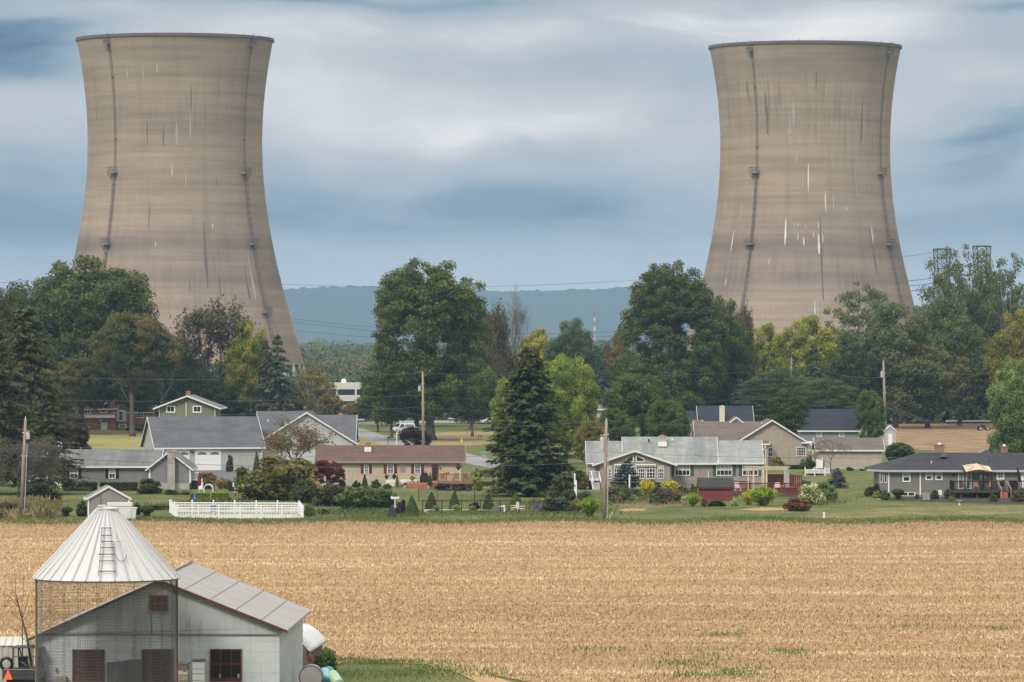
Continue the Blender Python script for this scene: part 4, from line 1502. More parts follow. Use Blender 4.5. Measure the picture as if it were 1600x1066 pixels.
q.box(h4.x(625.5), h4.x(634), -0.025, -0.008, h4.z(738.4), h4.z(731))
q.build('wall_plaque', plain('plaque', (0.32, 0.27, 0.22), 0.8), T_)
q = MB(); q.box(h4.x(687), h4.x(688.6), -0.15, -0.01, h4.z(733), h4.z(729.5)); q.build('wall_lamp', DARK, T_)
chimney(T_, h4.x(570), h4.x(577.5), 2.6, 3.3, 3.6, h4.z(691, 3), BRICKC, CAPM, 0.2, flash=h4.z(703.5, 2.6))
for px, py in ((556, 712), (571, 713), (602, 717)):
    pipe(T_, h4.x(px), 1.5, h4.z(py + 3, 1.5), h4.z(py - 1.5, 1.5), 0.06)
downspout(T_, h4.x(719), 0, 0.2, 2.8, WHITE2)

# --- gray beige ranch with sunroom
TAUPE = siding('taupe_siding', (0.335, 0.29, 0.27), 0.22, 0.88)
MOSSR = shingle('weathered_shingle', (0.30, 0.315, 0.31), (0.52, 0.56, 0.55), 0.62)
TEAL = plain('teal_shutter', (0.065, 0.10, 0.105), 0.6, 0.15)
h5 = Fr('ranch_house', 'long taupe ranch house with a pale weathered roof and a gabled sunroom', 'house', 1056, 550, 0, 'village houses')
T_ = h5.t
ze = h5.z(722)
body(T_, h5.x(974), h5.x(1122), 0, 9, ze, h5.z(684.5, 4.5), 'x', TAUPE, MOSSR, rake=0.05)
body(T_, h5.x(1123), h5.x(1192), 0.01, 9, ze, h5.z(690, 4.5), 'x', TAUPE, MOSSR, rake=0.1)
body(T_, h5.x(918), h5.x(973.5), 0.3, 8.6, ze + 0.02, h5.z(691, 4.5), 'x', siding('pale_taupe', (0.50, 0.47, 0.45), 0.22, 0.9), MOSSR, rake=0.15)
SY = -4.2
hx = lambda px: h5.x(px, SY)
hzz = lambda py: h5.z(py, SY)
body(T_, hx(937), hx(1047), SY, 0.5, hzz(724), hzz(705.5), 'y', TAUPE, MOSSR, over=0.75, found=0.3, rake=0.5)
for a, b, c, d in ((949, 956, 728, 748), (959.5, 971, 728, 748), (973, 984, 729, 748), (985.5, 995, 729, 748), (997, 1008, 728, 748), (1010, 1024, 728, 748), (1027.5, 1037.5, 728, 748)):
    window(T_, hx(a), hx(b), hzz(d), hzz(c), SY, 3, 4, curtain=0.25, fw=0.07)
for sgn, (a, b) in ((-1, (977.5, 990)), (1, (993.5, 1007))):
    # raked gable windows
    f_ = MB()
    zb_ = hzz(722)
    hi, lo = hzz(711.5), hzz(716.5)
    zl_, zr2 = (lo, hi) if sgn < 0 else (hi, lo)
    f_.add([(hx(a), SY - 0.06, zb_), (hx(b), SY - 0.06, zb_), (hx(b), SY - 0.06, zr2), (hx(a), SY - 0.06, zl_), (hx(a), SY - 0.01, zb_), (hx(b), SY - 0.01, zb_), (hx(b), SY - 0.01, zr2), (hx(a), SY - 0.01, zl_)],
           [(0, 1, 2, 3), (0, 4, 5, 1), (1, 5, 6, 2), (2, 6, 7, 3), (3, 7, 4, 0)])
    fo = f_.build('gable_window', WHITE2, T_)
    q = MB(); e = 0.1
    q.poly([(hx(a) + e, SY - 0.066, zb_ + e), (hx(b) - e, SY - 0.066, zb_ + e), (hx(b) - e, SY - 0.066, zr2 - e * 0.9), (hx(a) + e, SY - 0.066, zl_ - e * 0.9)])
    q.build('pane', GLASS, fo)
for a, b in ((959.5, 979), (993, 1024.5)):
    q = MB()
    q.tube([(hx(a), SY - 0.25, hzz(726.3)), (hx(b), SY - 0.25, hzz(726.3))], 0.09, 6)
    n_ = int((b - a) / 2)
    for i in range(n_):
        xa = hx(a) + (hx(b) - hx(a)) * i / n_
        if i % 2 == 0:
            q.box(xa, xa + (hx(b) - hx(a)) / n_, SY - 0.28, SY - 0.24, hzz(729), hzz(727), 0)
        else:
            q.box(xa, xa + (hx(b) - hx(a)) / n_, SY - 0.279, SY - 0.241, hzz(728.6), hzz(727), 1)
    q.build('awning', [WHITE2, plain('awning_dark', (0.05, 0.07, 0.06), 0.8)], T_)
for a, b in ((1054, 1078.3), (1119.3, 1144), (1159.8, 1184.6)):
    window(T_, h5.x(a), h5.x(b), h5.z(743.5), h5.z(726), -0.01, 4, 2, TEAL, 0.36, curtain=0.5)
chimney(T_, h5.x(1031), h5.x(1041.5), 2.6, 3.4, 4.2, h5.z(679, 3), BLOCK, CAPM, 0.25, flash=h5.z(695, 2.6))
pipe(T_, h5.x(1015), 3.2, h5.z(691, 3.2), h5.z(686, 3.2), 0.1, DARK)
q = MB(); q.box(h5.x(1050), h5.x(1054), 3.6, 4.0, h5.z(688.5, 3.8), h5.z(686.3, 3.8)); q.build('roof_vent', WHITE2, T_)
pipe(T_, h5.x(1107), -0.12, 0.4, 2.0, 0.06)
downspout(T_, h5.x(1193), 0, 0.2, 3.0)
downspout(T_, h5.x(1048), -0.2, 0.2, 3.0)
# white railed entry steps
pr = thing('porch', 'white railed entry porch with steps at the left end of the taupe ranch house', 'porch', (h5.t.location.x, 550, 0))
q = MB(); q.box(hx(920), hx(936), SY + 0.2, SY + 2.6, 0, 1.0); q.build('platform', plain('porch_brown', (0.14, 0.085, 0.07), 0.8), pr)
q = MB(); q.box(hx(918), hx(937), SY + 0.1, SY + 2.7, 1.003, 1.12); q.build('deck_floor', WHITE2, pr)
q = MB(); railing(q, (hx(919), SY + 0.15, 0), (hx(936), SY + 0.15, 0), 1.1, 0.95, 1.0); railing(q, (hx(919), SY + 0.15, 0), (hx(919), SY + 2.6, 0), 1.1, 0.95, 1.2)
q.tube([(hx(924), SY + 0.05, 2.05), (hx(927), SY - 1.3, 0.9)], 0.06, 4); q.tube([(hx(936), SY + 0.05, 2.05), (hx(939), SY - 1.3, 0.9)], 0.06, 4)
q.tube([(hx(924), SY + 0.05, 1.15), (hx(927), SY - 1.3, 0.1)], 0.09, 4); q.build('railing', WHITE2, pr)
q = MB()
for i in range(5):
    q.box(hx(925), hx(937), SY - 0.28 * (i + 1), SY - 0.28 * i - 0.003, 0, 1.0 - 0.18 * (i + 1))
q.build('steps', plain('step_gray', (0.42, 0.40, 0.38), 0.8), pr)


# --- tan gabled house with long roof (right middle)
TAN = siding('tan_siding', (0.395, 0.335, 0.275), 0.24, 0.84)
TANR = shingle('taupe_shingle', (0.165, 0.138, 0.120), (0.75, 0.75, 0.75), 0.4)
h6 = Fr('gabled_house', 'tan house with a broad front gable and brown gray roof behind the ranch house', 'house', 1200, 642, 0, 'village houses')
T_ = h6.t
body(T_, h6.x(1151), h6.x(1262), 0, 13, h6.z(692), h6.z(657.5), 'y', TAN, TANR, over=0.5)
body(T_, h6.x(1090), h6.x(1190), 2, 12, h6.z(690, 2), h6.z(660.5, 7), 'x', TAN, TANR, over=0.3)
body(T_, h6.x(1078), h6.x(1100), 9, 17, h6.z(690, 9), h6.z(657.5, 13), 'x', TAN, TANR, over=0.3)
body(T_, h6.x(1146), h6.x(1163), 7, 13, h6.z(659.5, 7), h6.z(653, 7), 'y', TAN, TANR, over=0.25, found=0, z0=h6.z(672, 7))
body(T_, h6.x(1156), h6.x(1199), -1.6, -0.003, h6.z(694, -1.6), h6.z(690.5, -0.8), 'x', TAN, TANR, over=0.2)
window(T_, h6.x(1200), h6.x(1208), h6.z(714), h6.z(699), 0, 2, 2)
window(T_, h6.x(1244.3), h6.x(1259), h6.z(713), h6.z(698.4), 0, 4, 3)
door(T_, h6.x(1189), h6.x(1194.3), 0.3, 2.4, -1.6, plain('door_green', (0.07, 0.10, 0.10), 0.5))
q = MB(); q.box(h6.x(1252), h6.x(1272), -0.6, 4, h6.z(693), h6.z(691)); q.tube([(h6.x(1270), -0.5, 0), (h6.x(1270), -0.5, h6.z(693))], 0.07, 6); q.build('side_porch', WHITE2, T_)
q = MB(); q.box(h6.x(1193), h6.x(1196), -1.8, -1.62, h6.z(699), h6.z(696)); q.build('wall_lamp', WHITE2, T_)

# --- long tan garage to its right
h9 = Fr('garage', 'low tan outbuilding with a brown gray roof behind the small leafless tree', 'garage', 1325, 633, 0, 'village houses')
T_ = h9.t
body(T_, h9.x(1278), h9.x(1378), 0, 7.2, h9.z(703), h9.z(685.5, 3.6), 'x', siding('tan_siding_light', (0.44, 0.375, 0.31), 0.26, 0.86), TANR, over=0.35)
door(T_, h9.x(1276), h9.x(1284.5), 0.1, 1.35, -0.3, WHITE2, glass=False)

# --- houses with navy roofs further back
NAVY = shingle('navy_shingle', (0.038, 0.042, 0.058), (0.85, 0.85, 0.85), 0.3)
GRS = siding('blue_gray_siding', (0.24, 0.26, 0.275), 0.26, 0.86)
h7 = Fr('distant_house', 'house with a black roof and a tall beige chimney behind the tan gabled house', 'house', 1130, 760, 0, 'village houses')
body(h7.t, h7.x(1094), h7.x(1174), 0, 9, h7.z(658), h7.z(635.5, 4.5), 'x', GRS, NAVY)
body(h7.t, h7.x(1071), h7.x(1093), 1, 9, h7.z(660), h7.z(643.5, 5), 'x', GRS, NAVY, over=0.3)
chimney(h7.t, h7.x(1124), h7.x(1132), -0.9, -0.003, 0, h7.z(633.5), CREAM, CREAM, 0.2)
h8 = Fr('distant_house', 'gray house with a broad black roof between the dark pine and the bright green tree', 'house', 1296, 735, 0, 'village houses')
body(h8.t, h8.x(1250), h8.x(1341), 0, 9, h8.z(671.5), h8.z(640.5, 4.5), 'x', GRS, NAVY)
window(h8.t, h8.x(1311), h8.x(1319), h8.z(683), h8.z(673.5), 0, 4, 4)
window(h8.t, h8.x(1276), h8.x(1284), h8.z(683), h8.z(673.5), 0, 4, 4)
lv = MB(); lv.lathe([(0.45, 0), (0.5, 0.1), (0.42, 0.25), (0.42, 1.0), (0.52, 1.05), (0.1, 1.35), (0, 1.4)], 0, 0, 10)
tag(lv.build('tank', WHITE2, None, True, (P(1342, 684, 728).x, 728, 0.9)), 'white round top tank at the right end of the gray black-roofed house', 'tank')
q = MB(); q.box(-0.35, 0.35, -0.35, 0.35, -0.9, 0); tk = bpy.data.objects['tank']; q.build('stand', CONC, tk)

# --- pale metal shed by the far field
hs = Fr('metal_shed', 'pale gray gabled shed at the foot of the tall utility pole by the bare field', 'shed', 1391, 775, 0)
body(hs.t, hs.x(1383), hs.x(1399.5), 0, 3.0, hs.z(673), hs.z(666), 'y', siding('pale_metal', (0.46, 0.47, 0.49), 0.5, 0.94), plain('shed_roof', (0.36, 0.36, 0.37), 0.6), found=0, over=0.12)
q = MB(); q.box(hs.x(1388), hs.x(1394), -0.03, -0.008, 0.05, 1.9); q.build('door', WHITE2, hs.t)

# --- small roof peeking between the trees
hp = Fr('distant_house', 'small gray gabled roof showing between the trees beyond the weathered roof', 'house', 935, 800, 0, 'village houses')
body(hp.t, hp.x(880), hp.x(951), 0, 9, hp.z(640), hp.z(633.5, 4), 'x', plain('pale_pink_wall', (0.45, 0.37, 0.34), 0.8), GRAYR, found=0.3)

# --- green gabled house
h10 = Fr('gabled_house', 'olive green two storey house with a white trimmed gable above the double garage', 'house', 292, 700, 0, 'village houses')
T_ = h10.t
OLW = siding('olive_siding', (0.20, 0.21, 0.15), 0.2, 0.88)
body(T_, h10.x(249), h10.x(336), 0, 14, h10.z(636), h10.z(619.5), 'y', OLW, GRAYR, over=0.85, rake=0.7)
for a, b in ((259.8, 273.8), (301, 314.8)):
    window(T_, h10.x(a), h10.x(b), h10.z(645), h10.z(634), 0, 2, 1, fw=0.16)
q = MB(); q.tube([(h10.x(291), -0.06, h10.z(629)), (h10.x(291), -0.06, 0.5)], 0.07, 5); q.build('downspout', WHITE2, T_)
downspout(T_, h10.x(336), 0, 0.3, h10.z(637))
downspout(T_, h10.x(249), 0, 0.3, h10.z(637))
chimney(T_, h10.x(284), h10.x(291), 9, 10, h10.z(622), h10.z(610.5, 9.5), BRICKC, CAPM, 0.2)

# --- brick house
hb = Fr('brick_house', 'red brick house with a white balcony band and bay window under big trees', 'house', 178, 905, 0, 'village houses')
T_ = hb.t
REDR = shingle('red_brown_shingle', (0.20, 0.105, 0.08), (0.7, 0.7, 0.7), 0.3)
body(T_, hb.x(119), hb.x(181), 0, 9, hb.z(638), hb.z(622, 4), 'x', BRICKH, REDR, over=0.5, found=0.2)
body(T_, hb.x(181.1), hb.x(237), 0.5, 9, hb.z(644), hb.z(634, 5), 'x', BRICKH, REDR, over=0.5, found=0.2)
body(T_, hb.x(143), hb.x(167), -0.8, 3.5, hb.z(626), hb.z(620.5), 'y', WSID, REDR, over=0.2, found=0, z0=hb.z(632))
q = MB(); q.box(hb.x(118.5), hb.x(180), -1.4, -0.01, hb.z(653), hb.z(648)); q.build('balcony_band', WHITE2, T_)
for a, b, c, d in ((127, 142, 647, 640), (156, 167, 645.5, 639), (209, 224.5, 653.3, 645)):
    window(T_, hb.x(a), hb.x(b), hb.z(c), hb.z(d), 0 if a < 180 else 0.5, 3, 1, fw=0.14)
q = MB(); q.box(hb.x(158), hb.x(167.6), -0.06, -0.01, 0.1, hb.z(660.5)); q.build('garage_door', WHITE2, T_)
q = MB(); q.box(hb.x(155), hb.x(160.5), -0.5, -0.01, hb.z(660), hb.z(655)); q.build('wall_unit', plain('unit_gray', (0.40, 0.39, 0.36), 0.7), T_)
bay = MB()
bx0, bx1 = hb.x(181), hb.x(197.5)
bay.prism([(bx0, 0.49), (bx0 + 0.6, -0.5), (bx1 - 0.6, -0.5), (bx1, 0.49)], 'z', hb.z(658.5), hb.z(641))
bo = bay.build('bay_window', WHITE2, T_)
q = MB()
q.box(bx0 + 0.68, bx0 + 1.25 - 0.06, -0.52, -0.503, hb.z(656.8), hb.z(643)); q.box(bx0 + 0.55 * 1.2, bx1 - 0.68, -0.53, -0.521, hb.z(656.8), hb.z(643))
q.build('pane', GLASS, bo)
q = MB(); q.box(bx0 + 0.55, bx1, -0.02, 0.48, 0.5, 1.2); q.build('basement_window', WHITE2, T_)
q = MB(); q.box(bx0 + 0.7, bx1 - 0.2, -0.03, -0.021, 0.6, 1.1); q.build('pane', GLASS, T_)

# --- dark gray hipped house at the right
DKW = siding('dark_gray_siding', (0.205, 0.198, 0.190), 0.24, 0.82)
CHAR = shingle('charcoal_shingle', (0.050, 0.053, 0.062), (1.25, 1.25, 1.25), 0.3)
hh = Fr('hip_roofed_house', 'dark gray house with a charcoal hipped roof and a raised deck at the right edge', 'house', 1480, 520, 0, 'village houses')
T_ = hh.t
xl, xr_, dp = hh.x(1388), hh.x(1760), 9.2
ze, zr = hh.z(735.5), hh.z(709.5, 4.6)
q = MB()
q.add([(xl, 0, 0.6), (xr_, 0, 0.6), (xr_, dp, 0.6), (xl - 0.9, dp, 0.6), (xl - 0.9, 1.6, 0.6), (xl, 0, ze), (xr_, 0, ze), (xr_, dp, ze), (xl - 0.9, dp, ze), (xl - 0.9, 1.6, ze)],
      [(0, 1, 6, 5), (1, 2, 7, 6), (2, 3, 8, 7), (3, 4, 9, 8), (4, 0, 5, 9)])
q.build('wall', DKW, T_)
q = MB(); q.box(xl - 0.1, xr_, 0.05, dp, -0.2, 0.598); q.box(xl - 0.85, xl - 0.1, 1.7, dp, -0.2, 0.597); q.build('foundation', plain('foundation_tan', (0.30, 0.27, 0.24), 0.9), T_)
xa = hh.x(1355.5, 4.6)
xm = hh.x(1436, 4.6)
ov = 0.5
rf_ = MB()
zl_ = ze - 0.05
A = (hh.x(1390), -ov, zl_ + 0.14); A2 = (xa, 4.0, zl_ + 0.14); B = (xr_, -ov, zl_ + 0.14); Cc = (xm, dp / 2, zr + 0.14); Dd = (xr_, dp / 2, zr + 0.14); E = (xr_, dp + ov, zl_ + 0.14); G_ = (xa, dp + ov, zl_ + 0.14)
A = (hh.x(1384, -ov), -ov, zl_ + 0.14)
lowd = lambda p: (p[0], p[1], p[2] - 0.16)
rf_.add([A, B, Dd, Cc, A2, G_, E] + [lowd(p) for p in (A, B, Dd, Cc, A2, G_, E)],
        [(0, 1, 2, 3), (4, 0, 3), (5, 4, 3), (6, 5, 3, 2), (0, 7, 8, 1), (4, 11, 7, 0), (5, 12, 11, 4), (7, 11, 12, 13, 8)])
rf_.build('roof', CHAR, T_)
q = MB(); q.box(A[0], B[0], -ov - 0.1, -ov - 0.003, zl_ - 0.1, zl_ + 0.12)
q.add([(A[0], A[1] - 0.1, zl_ - 0.1), (A2[0] - 0.08, A2[1], zl_ - 0.1), (A2[0] - 0.08, A2[1], zl_ + 0.12), (A[0], A[1] - 0.1, zl_ + 0.12)], [(0, 1, 2, 3)])
q.build('gutter', plain('gutter_pale', (0.47, 0.48, 0.49), 0.5), T_)
for a, b, c, d, cc_ in ((1410, 1422.6, 753.3, 737, 0.55), (1446, 1457.3, 750.4, 737, 0.45), (1461.4, 1472.6, 750.4, 737, 0.45), (1557, 1569.4, 749.7, 735.9, 0)):
    window(T_, hh.x(a), hh.x(b), hh.z(c), hh.z(d), 0, 4 if a > 1500 else 1, 4 if a > 1500 else 2, curtain=cc_, fw=0.13)
for a, t_ in ((1369.5, 0.4), (1384, 0.85)):
    pass
sw_ = MB()
# side windows in the angled wall
for f0, f1 in ((0.15, 0.42), (0.62, 0.9)):
    p0 = Vector((xl - 0.9, 1.6, 0)).lerp(Vector((xl, 0, 0)), f0); p1 = Vector((xl - 0.9, 1.6, 0)).lerp(Vector((xl, 0, 0)), f1)
    nrm = Vector((-1.6, -0.9, 0)).normalized() * 0.05
    sw_.add([tuple(p0 + nrm + Vector((0, 0, 1.5))), tuple(p1 + nrm + Vector((0, 0, 1.5))), tuple(p1 + nrm + Vector((0, 0, 2.75))), tuple(p0 + nrm + Vector((0, 0, 2.75)))], [(0, 1, 2, 3)], 0)
    nrm *= 1.25; p0 = p0.lerp(p1, 0.2); p1 = p1.lerp(p0, 0.25)
    sw_.add([tuple(p0 + nrm + Vector((0, 0, 1.6))), tuple(p1 + nrm + Vector((0, 0, 1.6))), tuple(p1 + nrm + Vector((0, 0, 2.65))), tuple(p0 + nrm + Vector((0, 0, 2.65)))], [(0, 1, 2, 3)], 1)
sw_.build('side_window', [WHITE2, GLASS], T_)
for a in (1388.5, 1437.7):
    q = MB(); q.box(hh.x(a) - 0.06, hh.x(a) + 0.08, -0.09, -0.008, 0.2, ze); q.build('downspout', WHITE2, T_)
for a, b in ((1497, 1506.5), (1509.5, 1518.5)):
    window(T_, hh.x(a), hh.x(b), hh.z(764), hh.z(738.5), 0, 3, 5, fw=0.1, name='french_door')
q = MB(); q.box(hh.x(1595), hh.x(1612), -0.06, -0.01, 1.0, 3.0); q.build('door', WHITE2, T_)
q = MB(); q.box(hh.x(1489), hh.x(1491), -0.16, -0.01, hh.z(743), hh.z(738)); q.build('wall_lamp', DARK, T_)
q = MB(); q.box(hh.x(1531.5), hh.x(1534), -0.03, -0.008, hh.z(749), hh.z(742.5)); q.build('thermometer', WHITE2, T_)
q = MB(); q.box(hh.x(1537.5), hh.x(1540.5), -0.03, -0.008, hh.z(747.5), hh.z(744)); q.build('wall_plaque', CREAM, T_)
q = MB(); q.box(hh.x(1407.5), hh.x(1430), -0.03, 0.045, 0.08, 0.52); q.build('basement_window', WHITE2, T_)
q = MB(); q.box(hh.x(1409), hh.x(1418), -0.04, -0.031, 0.14, 0.46); q.box(hh.x(1419.5), hh.x(1428.5), -0.04, -0.031, 0.14, 0.46); q.build('pane', GLASS, T_)
chimney(T_, hh.x(1461, 5), hh.x(1475, 5), 4.7, 5.6, 4.2, hh.z(692, 5), BRICKC, WHITE2, 0.3, pots=1)
chimney(T_, hh.x(1564, 5), hh.x(1574, 5), 4.7, 5.5, 4.2, hh.z(694.5, 5), BRICKC, WHITE2, 0.3, pots=1)
q = MB(); q.box(hh.x(1473), hh.x(1483), 2.6, 3.4, hh.z(714, 3), hh.z(709.5, 3)); q.build('skylight', plain('skylight', (0.12, 0.15, 0.16), 0.3), T_)
pipe(T_, hh.x(1457.5), 1.5, hh.z(727, 1.5), hh.z(720, 1.5), 0.05)
pipe(T_, hh.x(1548), 2.0, hh.z(724, 2), hh.z(719, 2), 0.05, DARK)

# --- office building beyond the trees
ho = Fr('office_building', 'white flat roofed office building with dark strip windows beyond the trees', 'office building', 538, 1250, 0)
T_ = ho.t
q = MB()
for a, b in ((598.5, 608.5), (617.5, 627), (633, 640)):
    q.box(ho.x(496), ho.x(568), 0, 12, ho.z(b), ho.z(a))
for px in (497, 512, 526.5, 556):
    q.box(ho.x(px) - 0.25, ho.x(px) + 0.25, 0.01, 0.5, 0.0, ho.z(600))
q.build('wall', plain('office_white', (0.56, 0.54, 0.50), 0.8, 0.08), T_)
q = MB(); q.box(ho.x(498), ho.x(566), 0.3, 11, 0, ho.z(601)); q.build('window_band', plain('office_glass', (0.02, 0.035, 0.06), 0.12), T_)
q = MB(); q.lathe([(0.7, 0), (0.7, 0.6), (0.45, 1.0), (0, 1.1)], ho.x(536.5), 4, 12); o_ = q.build('roof_vent', WHITE2, T_, True, (0, 0, ho.z(598.6)))

# ================================================================== farm yard in the foreground
def barnwood(name, col, vertical):
    m, t, out = newmat(name)
    oc = t.n('ShaderNodeTexCoord').outputs['Object']
    x, y, z = t.sep(oc)
    xy = t.math('ADD', x, y)
    if vertical:
        fr = t.math('FRACT', t.math('DIVIDE', xy, 0.30))
        st = t.noise(t.comb(t.math('MULTIPLY', xy, 7.0), t.math('MULTIPLY', z, 0.45), 0.0), 1.0, 5.0, 0.75)
        line = t.rng(fr, 0.0, 0.05, 0.82, 1.0)
    else:
        row_ = t.math('FLOOR', t.math('DIVIDE', z, 0.42))
        fr = t.math('FRACT', t.math('DIVIDE', z, 0.42))
        st = t.noise(t.comb(t.math('ADD', t.math('MULTIPLY', xy, 0.8), t.math('MULTIPLY', row_, 7.7)), t.math('MULTIPLY', z, 2.0), 3.0), 1.0, 5.0, 0.7)
        brk = t.noise(t.comb(t.math('MULTIPLY', xy, 0.6), row_, 1.0), 1.0, 2.0)
        ln = t.rng(fr, 0.0, 0.06, 0.55, 1.0)
        line = t.mix(t.rng(brk, 0.42, 0.5), (1, 1, 1), t.comb(ln, ln, ln))
        line = t.sep(line)[0]
    rs = t.noise(t.comb(t.math('MULTIPLY', xy, 2.6), t.math('MULTIPLY', z, 0.22), 9.0), 1.0, 4.0, 0.7)
    k = t.math('MULTIPLY', t.rng(st, 0.25, 0.75, 0.84, 1.12), line)
    c = t.vmul(col, t.comb(k, k, k))
    c = t.mix(t.ramp(st, [(0.62, 0.0), (0.72, 0.5)]) if vertical else 0.0, c, (0.50, 0.52, 0.52))
    c = t.mix(t.math('MULTIPLY', t.ramp(rs, [(0.54, 0.0), (0.70, 1.0)]), 0.5), c, (0.17, 0.14, 0.125))
    wp_ = t.noise(t.comb(t.math('MULTIPLY', xy, 5.0), t.math('MULTIPLY', z, 1.3), 19.0), 1.0, 4.0, 0.8)
    c = t.mix(t.ramp(wp_, [(0.66, 0.0), (0.72, 0.7)]), c, (0.60, 0.61, 0.60))
    return finish(m, t, out, c, 0.85, st, 0.3, 0.01)


BLOCKW = barnwood('barn_lower_wall', (0.50, 0.525, 0.54), False)
VERTW = barnwood('barn_upper_wall', (0.41, 0.425, 0.44), True)
REDP = plain('barn_red', (0.092, 0.030, 0.026), 0.75, 0.3, 4.0)
ROOFM = plain('barn_roof_sheet', (0.37, 0.355, 0.35), 0.6, 0.13, 0.7)
SEAM = plain('roof_seam', (0.19, 0.18, 0.175), 0.7, 0.3, 3.0)
DGLASS = plain('dusty_glass', (0.045, 0.032, 0.028), 0.25, 0.5, 1.5, spec=0.4)

b = Fr('barn', 'weathered pale gray farm building with red framed windows and sheet metal roof', 'barn', 250, 195, -1.4)
T_ = b.t
bl, br_ = b.x(57), b.x(437)
zband = b.z(991)
zridge = b.z(907)
zlE, zrE = b.z(994) + 0.0, b.z(981)
BD = 14.0
xr0 = 0.0
sl = (zridge - zrE) / (br_ - xr0)
sll = (zridge - zlE) / (xr0 - bl)
q = MB(); q.prism([(bl, 0), (br_, 0), (br_, zband), (bl, zband)], 'y', 0, BD); q.build('wall', BLOCKW, T_)
q = MB(); q.prism([(bl, zband + 0.003), (br_, zband + 0.003), (br_, zrE), (xr0, zridge), (bl, zlE)], 'y', -0.04, BD + 0.02)
q.build('gable_wall', VERTW, T_)
q = MB(); q.box(bl, br_ + 0.01, -0.075, -0.044, zband - 0.03, zband + 0.02); q.build('band', plain('band_dark', (0.17, 0.17, 0.17), 0.8), T_)
th = 0.07
q = MB()
ov = 0.35
slab(q, (xr0, -0.3, zridge + th), (br_ + ov, -0.3, zrE - sl * ov + th), (br_ + ov, BD + 0.3, zrE - sl * ov + th), (xr0, BD + 0.3, zridge + th), th)
slab(q, (bl - ov, -0.3, zlE - sll * ov + th), (xr0, -0.3, zridge + th), (xr0, BD + 0.3, zridge + th), (bl - ov, BD + 0.3, zlE - sll * ov + th), th)
for i in range(1, 5):
    f_ = i / 5
    xx = xr0 + (br_ + ov - xr0) * f_
    zz_ = zridge - sl * xx + th
    q.add([(xx - 0.02, -0.31, zz_ + 0.02), (xx + 0.02, -0.31, zz_ - 0.005), (xx + 0.02, BD + 0.3, zz_ - 0.005), (xx - 0.02, BD + 0.3, zz_ + 0.02)], [(0, 1, 2, 3)], 1)
    xx = xr0 - (xr0 - bl + ov) * f_
    zz_ = zridge - sll * (-xx) + th
    q.add([(xx - 0.03, -0.31, zz_ - 0.01), (xx + 0.03, -0.31, zz_ + 0.02), (xx + 0.03, BD + 0.3, zz_ + 0.02), (xx - 0.03, BD + 0.3, zz_ - 0.01)], [(0, 1, 2, 3)], 1)
q.tube([(xr0, -0.3, zridge + th + 0.03), (xr0, BD + 0.3, zridge + th + 0.03)], 0.045, 6, 1)
q.build('roof', [ROOFM, SEAM], T_)
q = MB()
for x0_, z0_, x1_, z1_ in ((xr0, zridge, br_ + ov, zrE - sl * ov), (bl - ov, zlE - sll * ov, xr0, zridge)):
    q.add([(x0_, -0.36, z0_ - 0.055), (x1_, -0.36, z1_ - 0.055), (x1_, -0.36, z1_ + 0.05), (x0_, -0.36, z0_ + 0.05), (x0_, -0.303, z0_ - 0.055), (x1_, -0.303, z1_ - 0.055), (x1_, -0.303, z1_ + 0.05), (x0_, -0.303, z0_ + 0.05)],
          [(0, 1, 2, 3), (7, 6, 5, 4), (0, 4, 5, 1), (1, 5, 6, 2), (2, 6, 7, 3), (3, 7, 4, 0)])
q.build('rake_board', REDP, T_)


def barn_window(px0, px1, py0, py1, cols, rows, y=0.0, glass=DGLASS, sill=True, fm=REDP, extra=None):
    x0, x1, z0, z1 = b.x(px0), b.x(px1), b.z(py1), b.z(py0)
    f_ = MB()
    fw = 0.06
    zs_ = z0 + (0.16 if sill else fw)
    f_.box(x0, x1, y - 0.08, y - 0.005, z1 - fw, z1)
    f_.box(x0, x1, y - 0.09, y - 0.005, z0, zs_)
    f_.box(x0, x0 + fw, y - 0.078, y - 0.005, zs_, z1 - fw)
    f_.box(x1 - fw, x1, y - 0.078, y - 0.005, zs_, z1 - fw)
    for i in range(1, cols):
        c = x0 + (x1 - x0) * i / cols
        f_.box(c - 0.025, c + 0.025, y - 0.06, y - 0.03, zs_, z1 - fw)
    for i in range(1, rows):
        c = zs_ + (z1 - fw - zs_) * i / rows
        f_.box(x0 + fw, x1 - fw, y - 0.064, y - 0.029, c - 0.03, c + 0.03)
    fo = f_.build('window', fm, T_)
    g_ = MB()
    g_.box(x0 + fw, x1 - fw, y - 0.028, y - 0.006, zs_, z1 - fw)
    g_.build('pane', glass, fo)


barn_window(113, 163, 1015, 1065, 3, 2)
barn_window(222, 271.6, 1014.7, 1065, 3, 2)
barn_window(328.4, 378, 1014, 1064.5, 3, 2, glass=plain('dark_pane', (0.012, 0.012, 0.014), 0.12, 0.4, 1.5, spec=0.4))
barn_window(233, 263, 930, 955.5, 3, 2, -0.042, sill=False, fm=plain('faded_red', (0.17, 0.055, 0.038), 0.8, 0.4, 5.0))
q = MB(); q.box(b.x(232), b.x(264), -0.13, -0.05, b.z(957.5), b.z(955.8)); q.build('sill', plain('sill_wood', (0.28, 0.20, 0.17), 0.8), T_)
q = MB()
for j in range(14):
    xa = b.x(167) + (b.x(221.5) - b.x(167)) * j / 14
    q.box(xa, xa + (b.x(221.5) - b.x(167)) / 14 * 0.9, -0.10 - 0.02 * (j % 2), -0.03, 0.1, b.z(1035.5) + 0.012 * j * (1 if j < 10 else 0.85))
q.build('door', plain('corrugated_gray', (0.125, 0.13, 0.13), 0.6, 0.2, 2.0), T_)
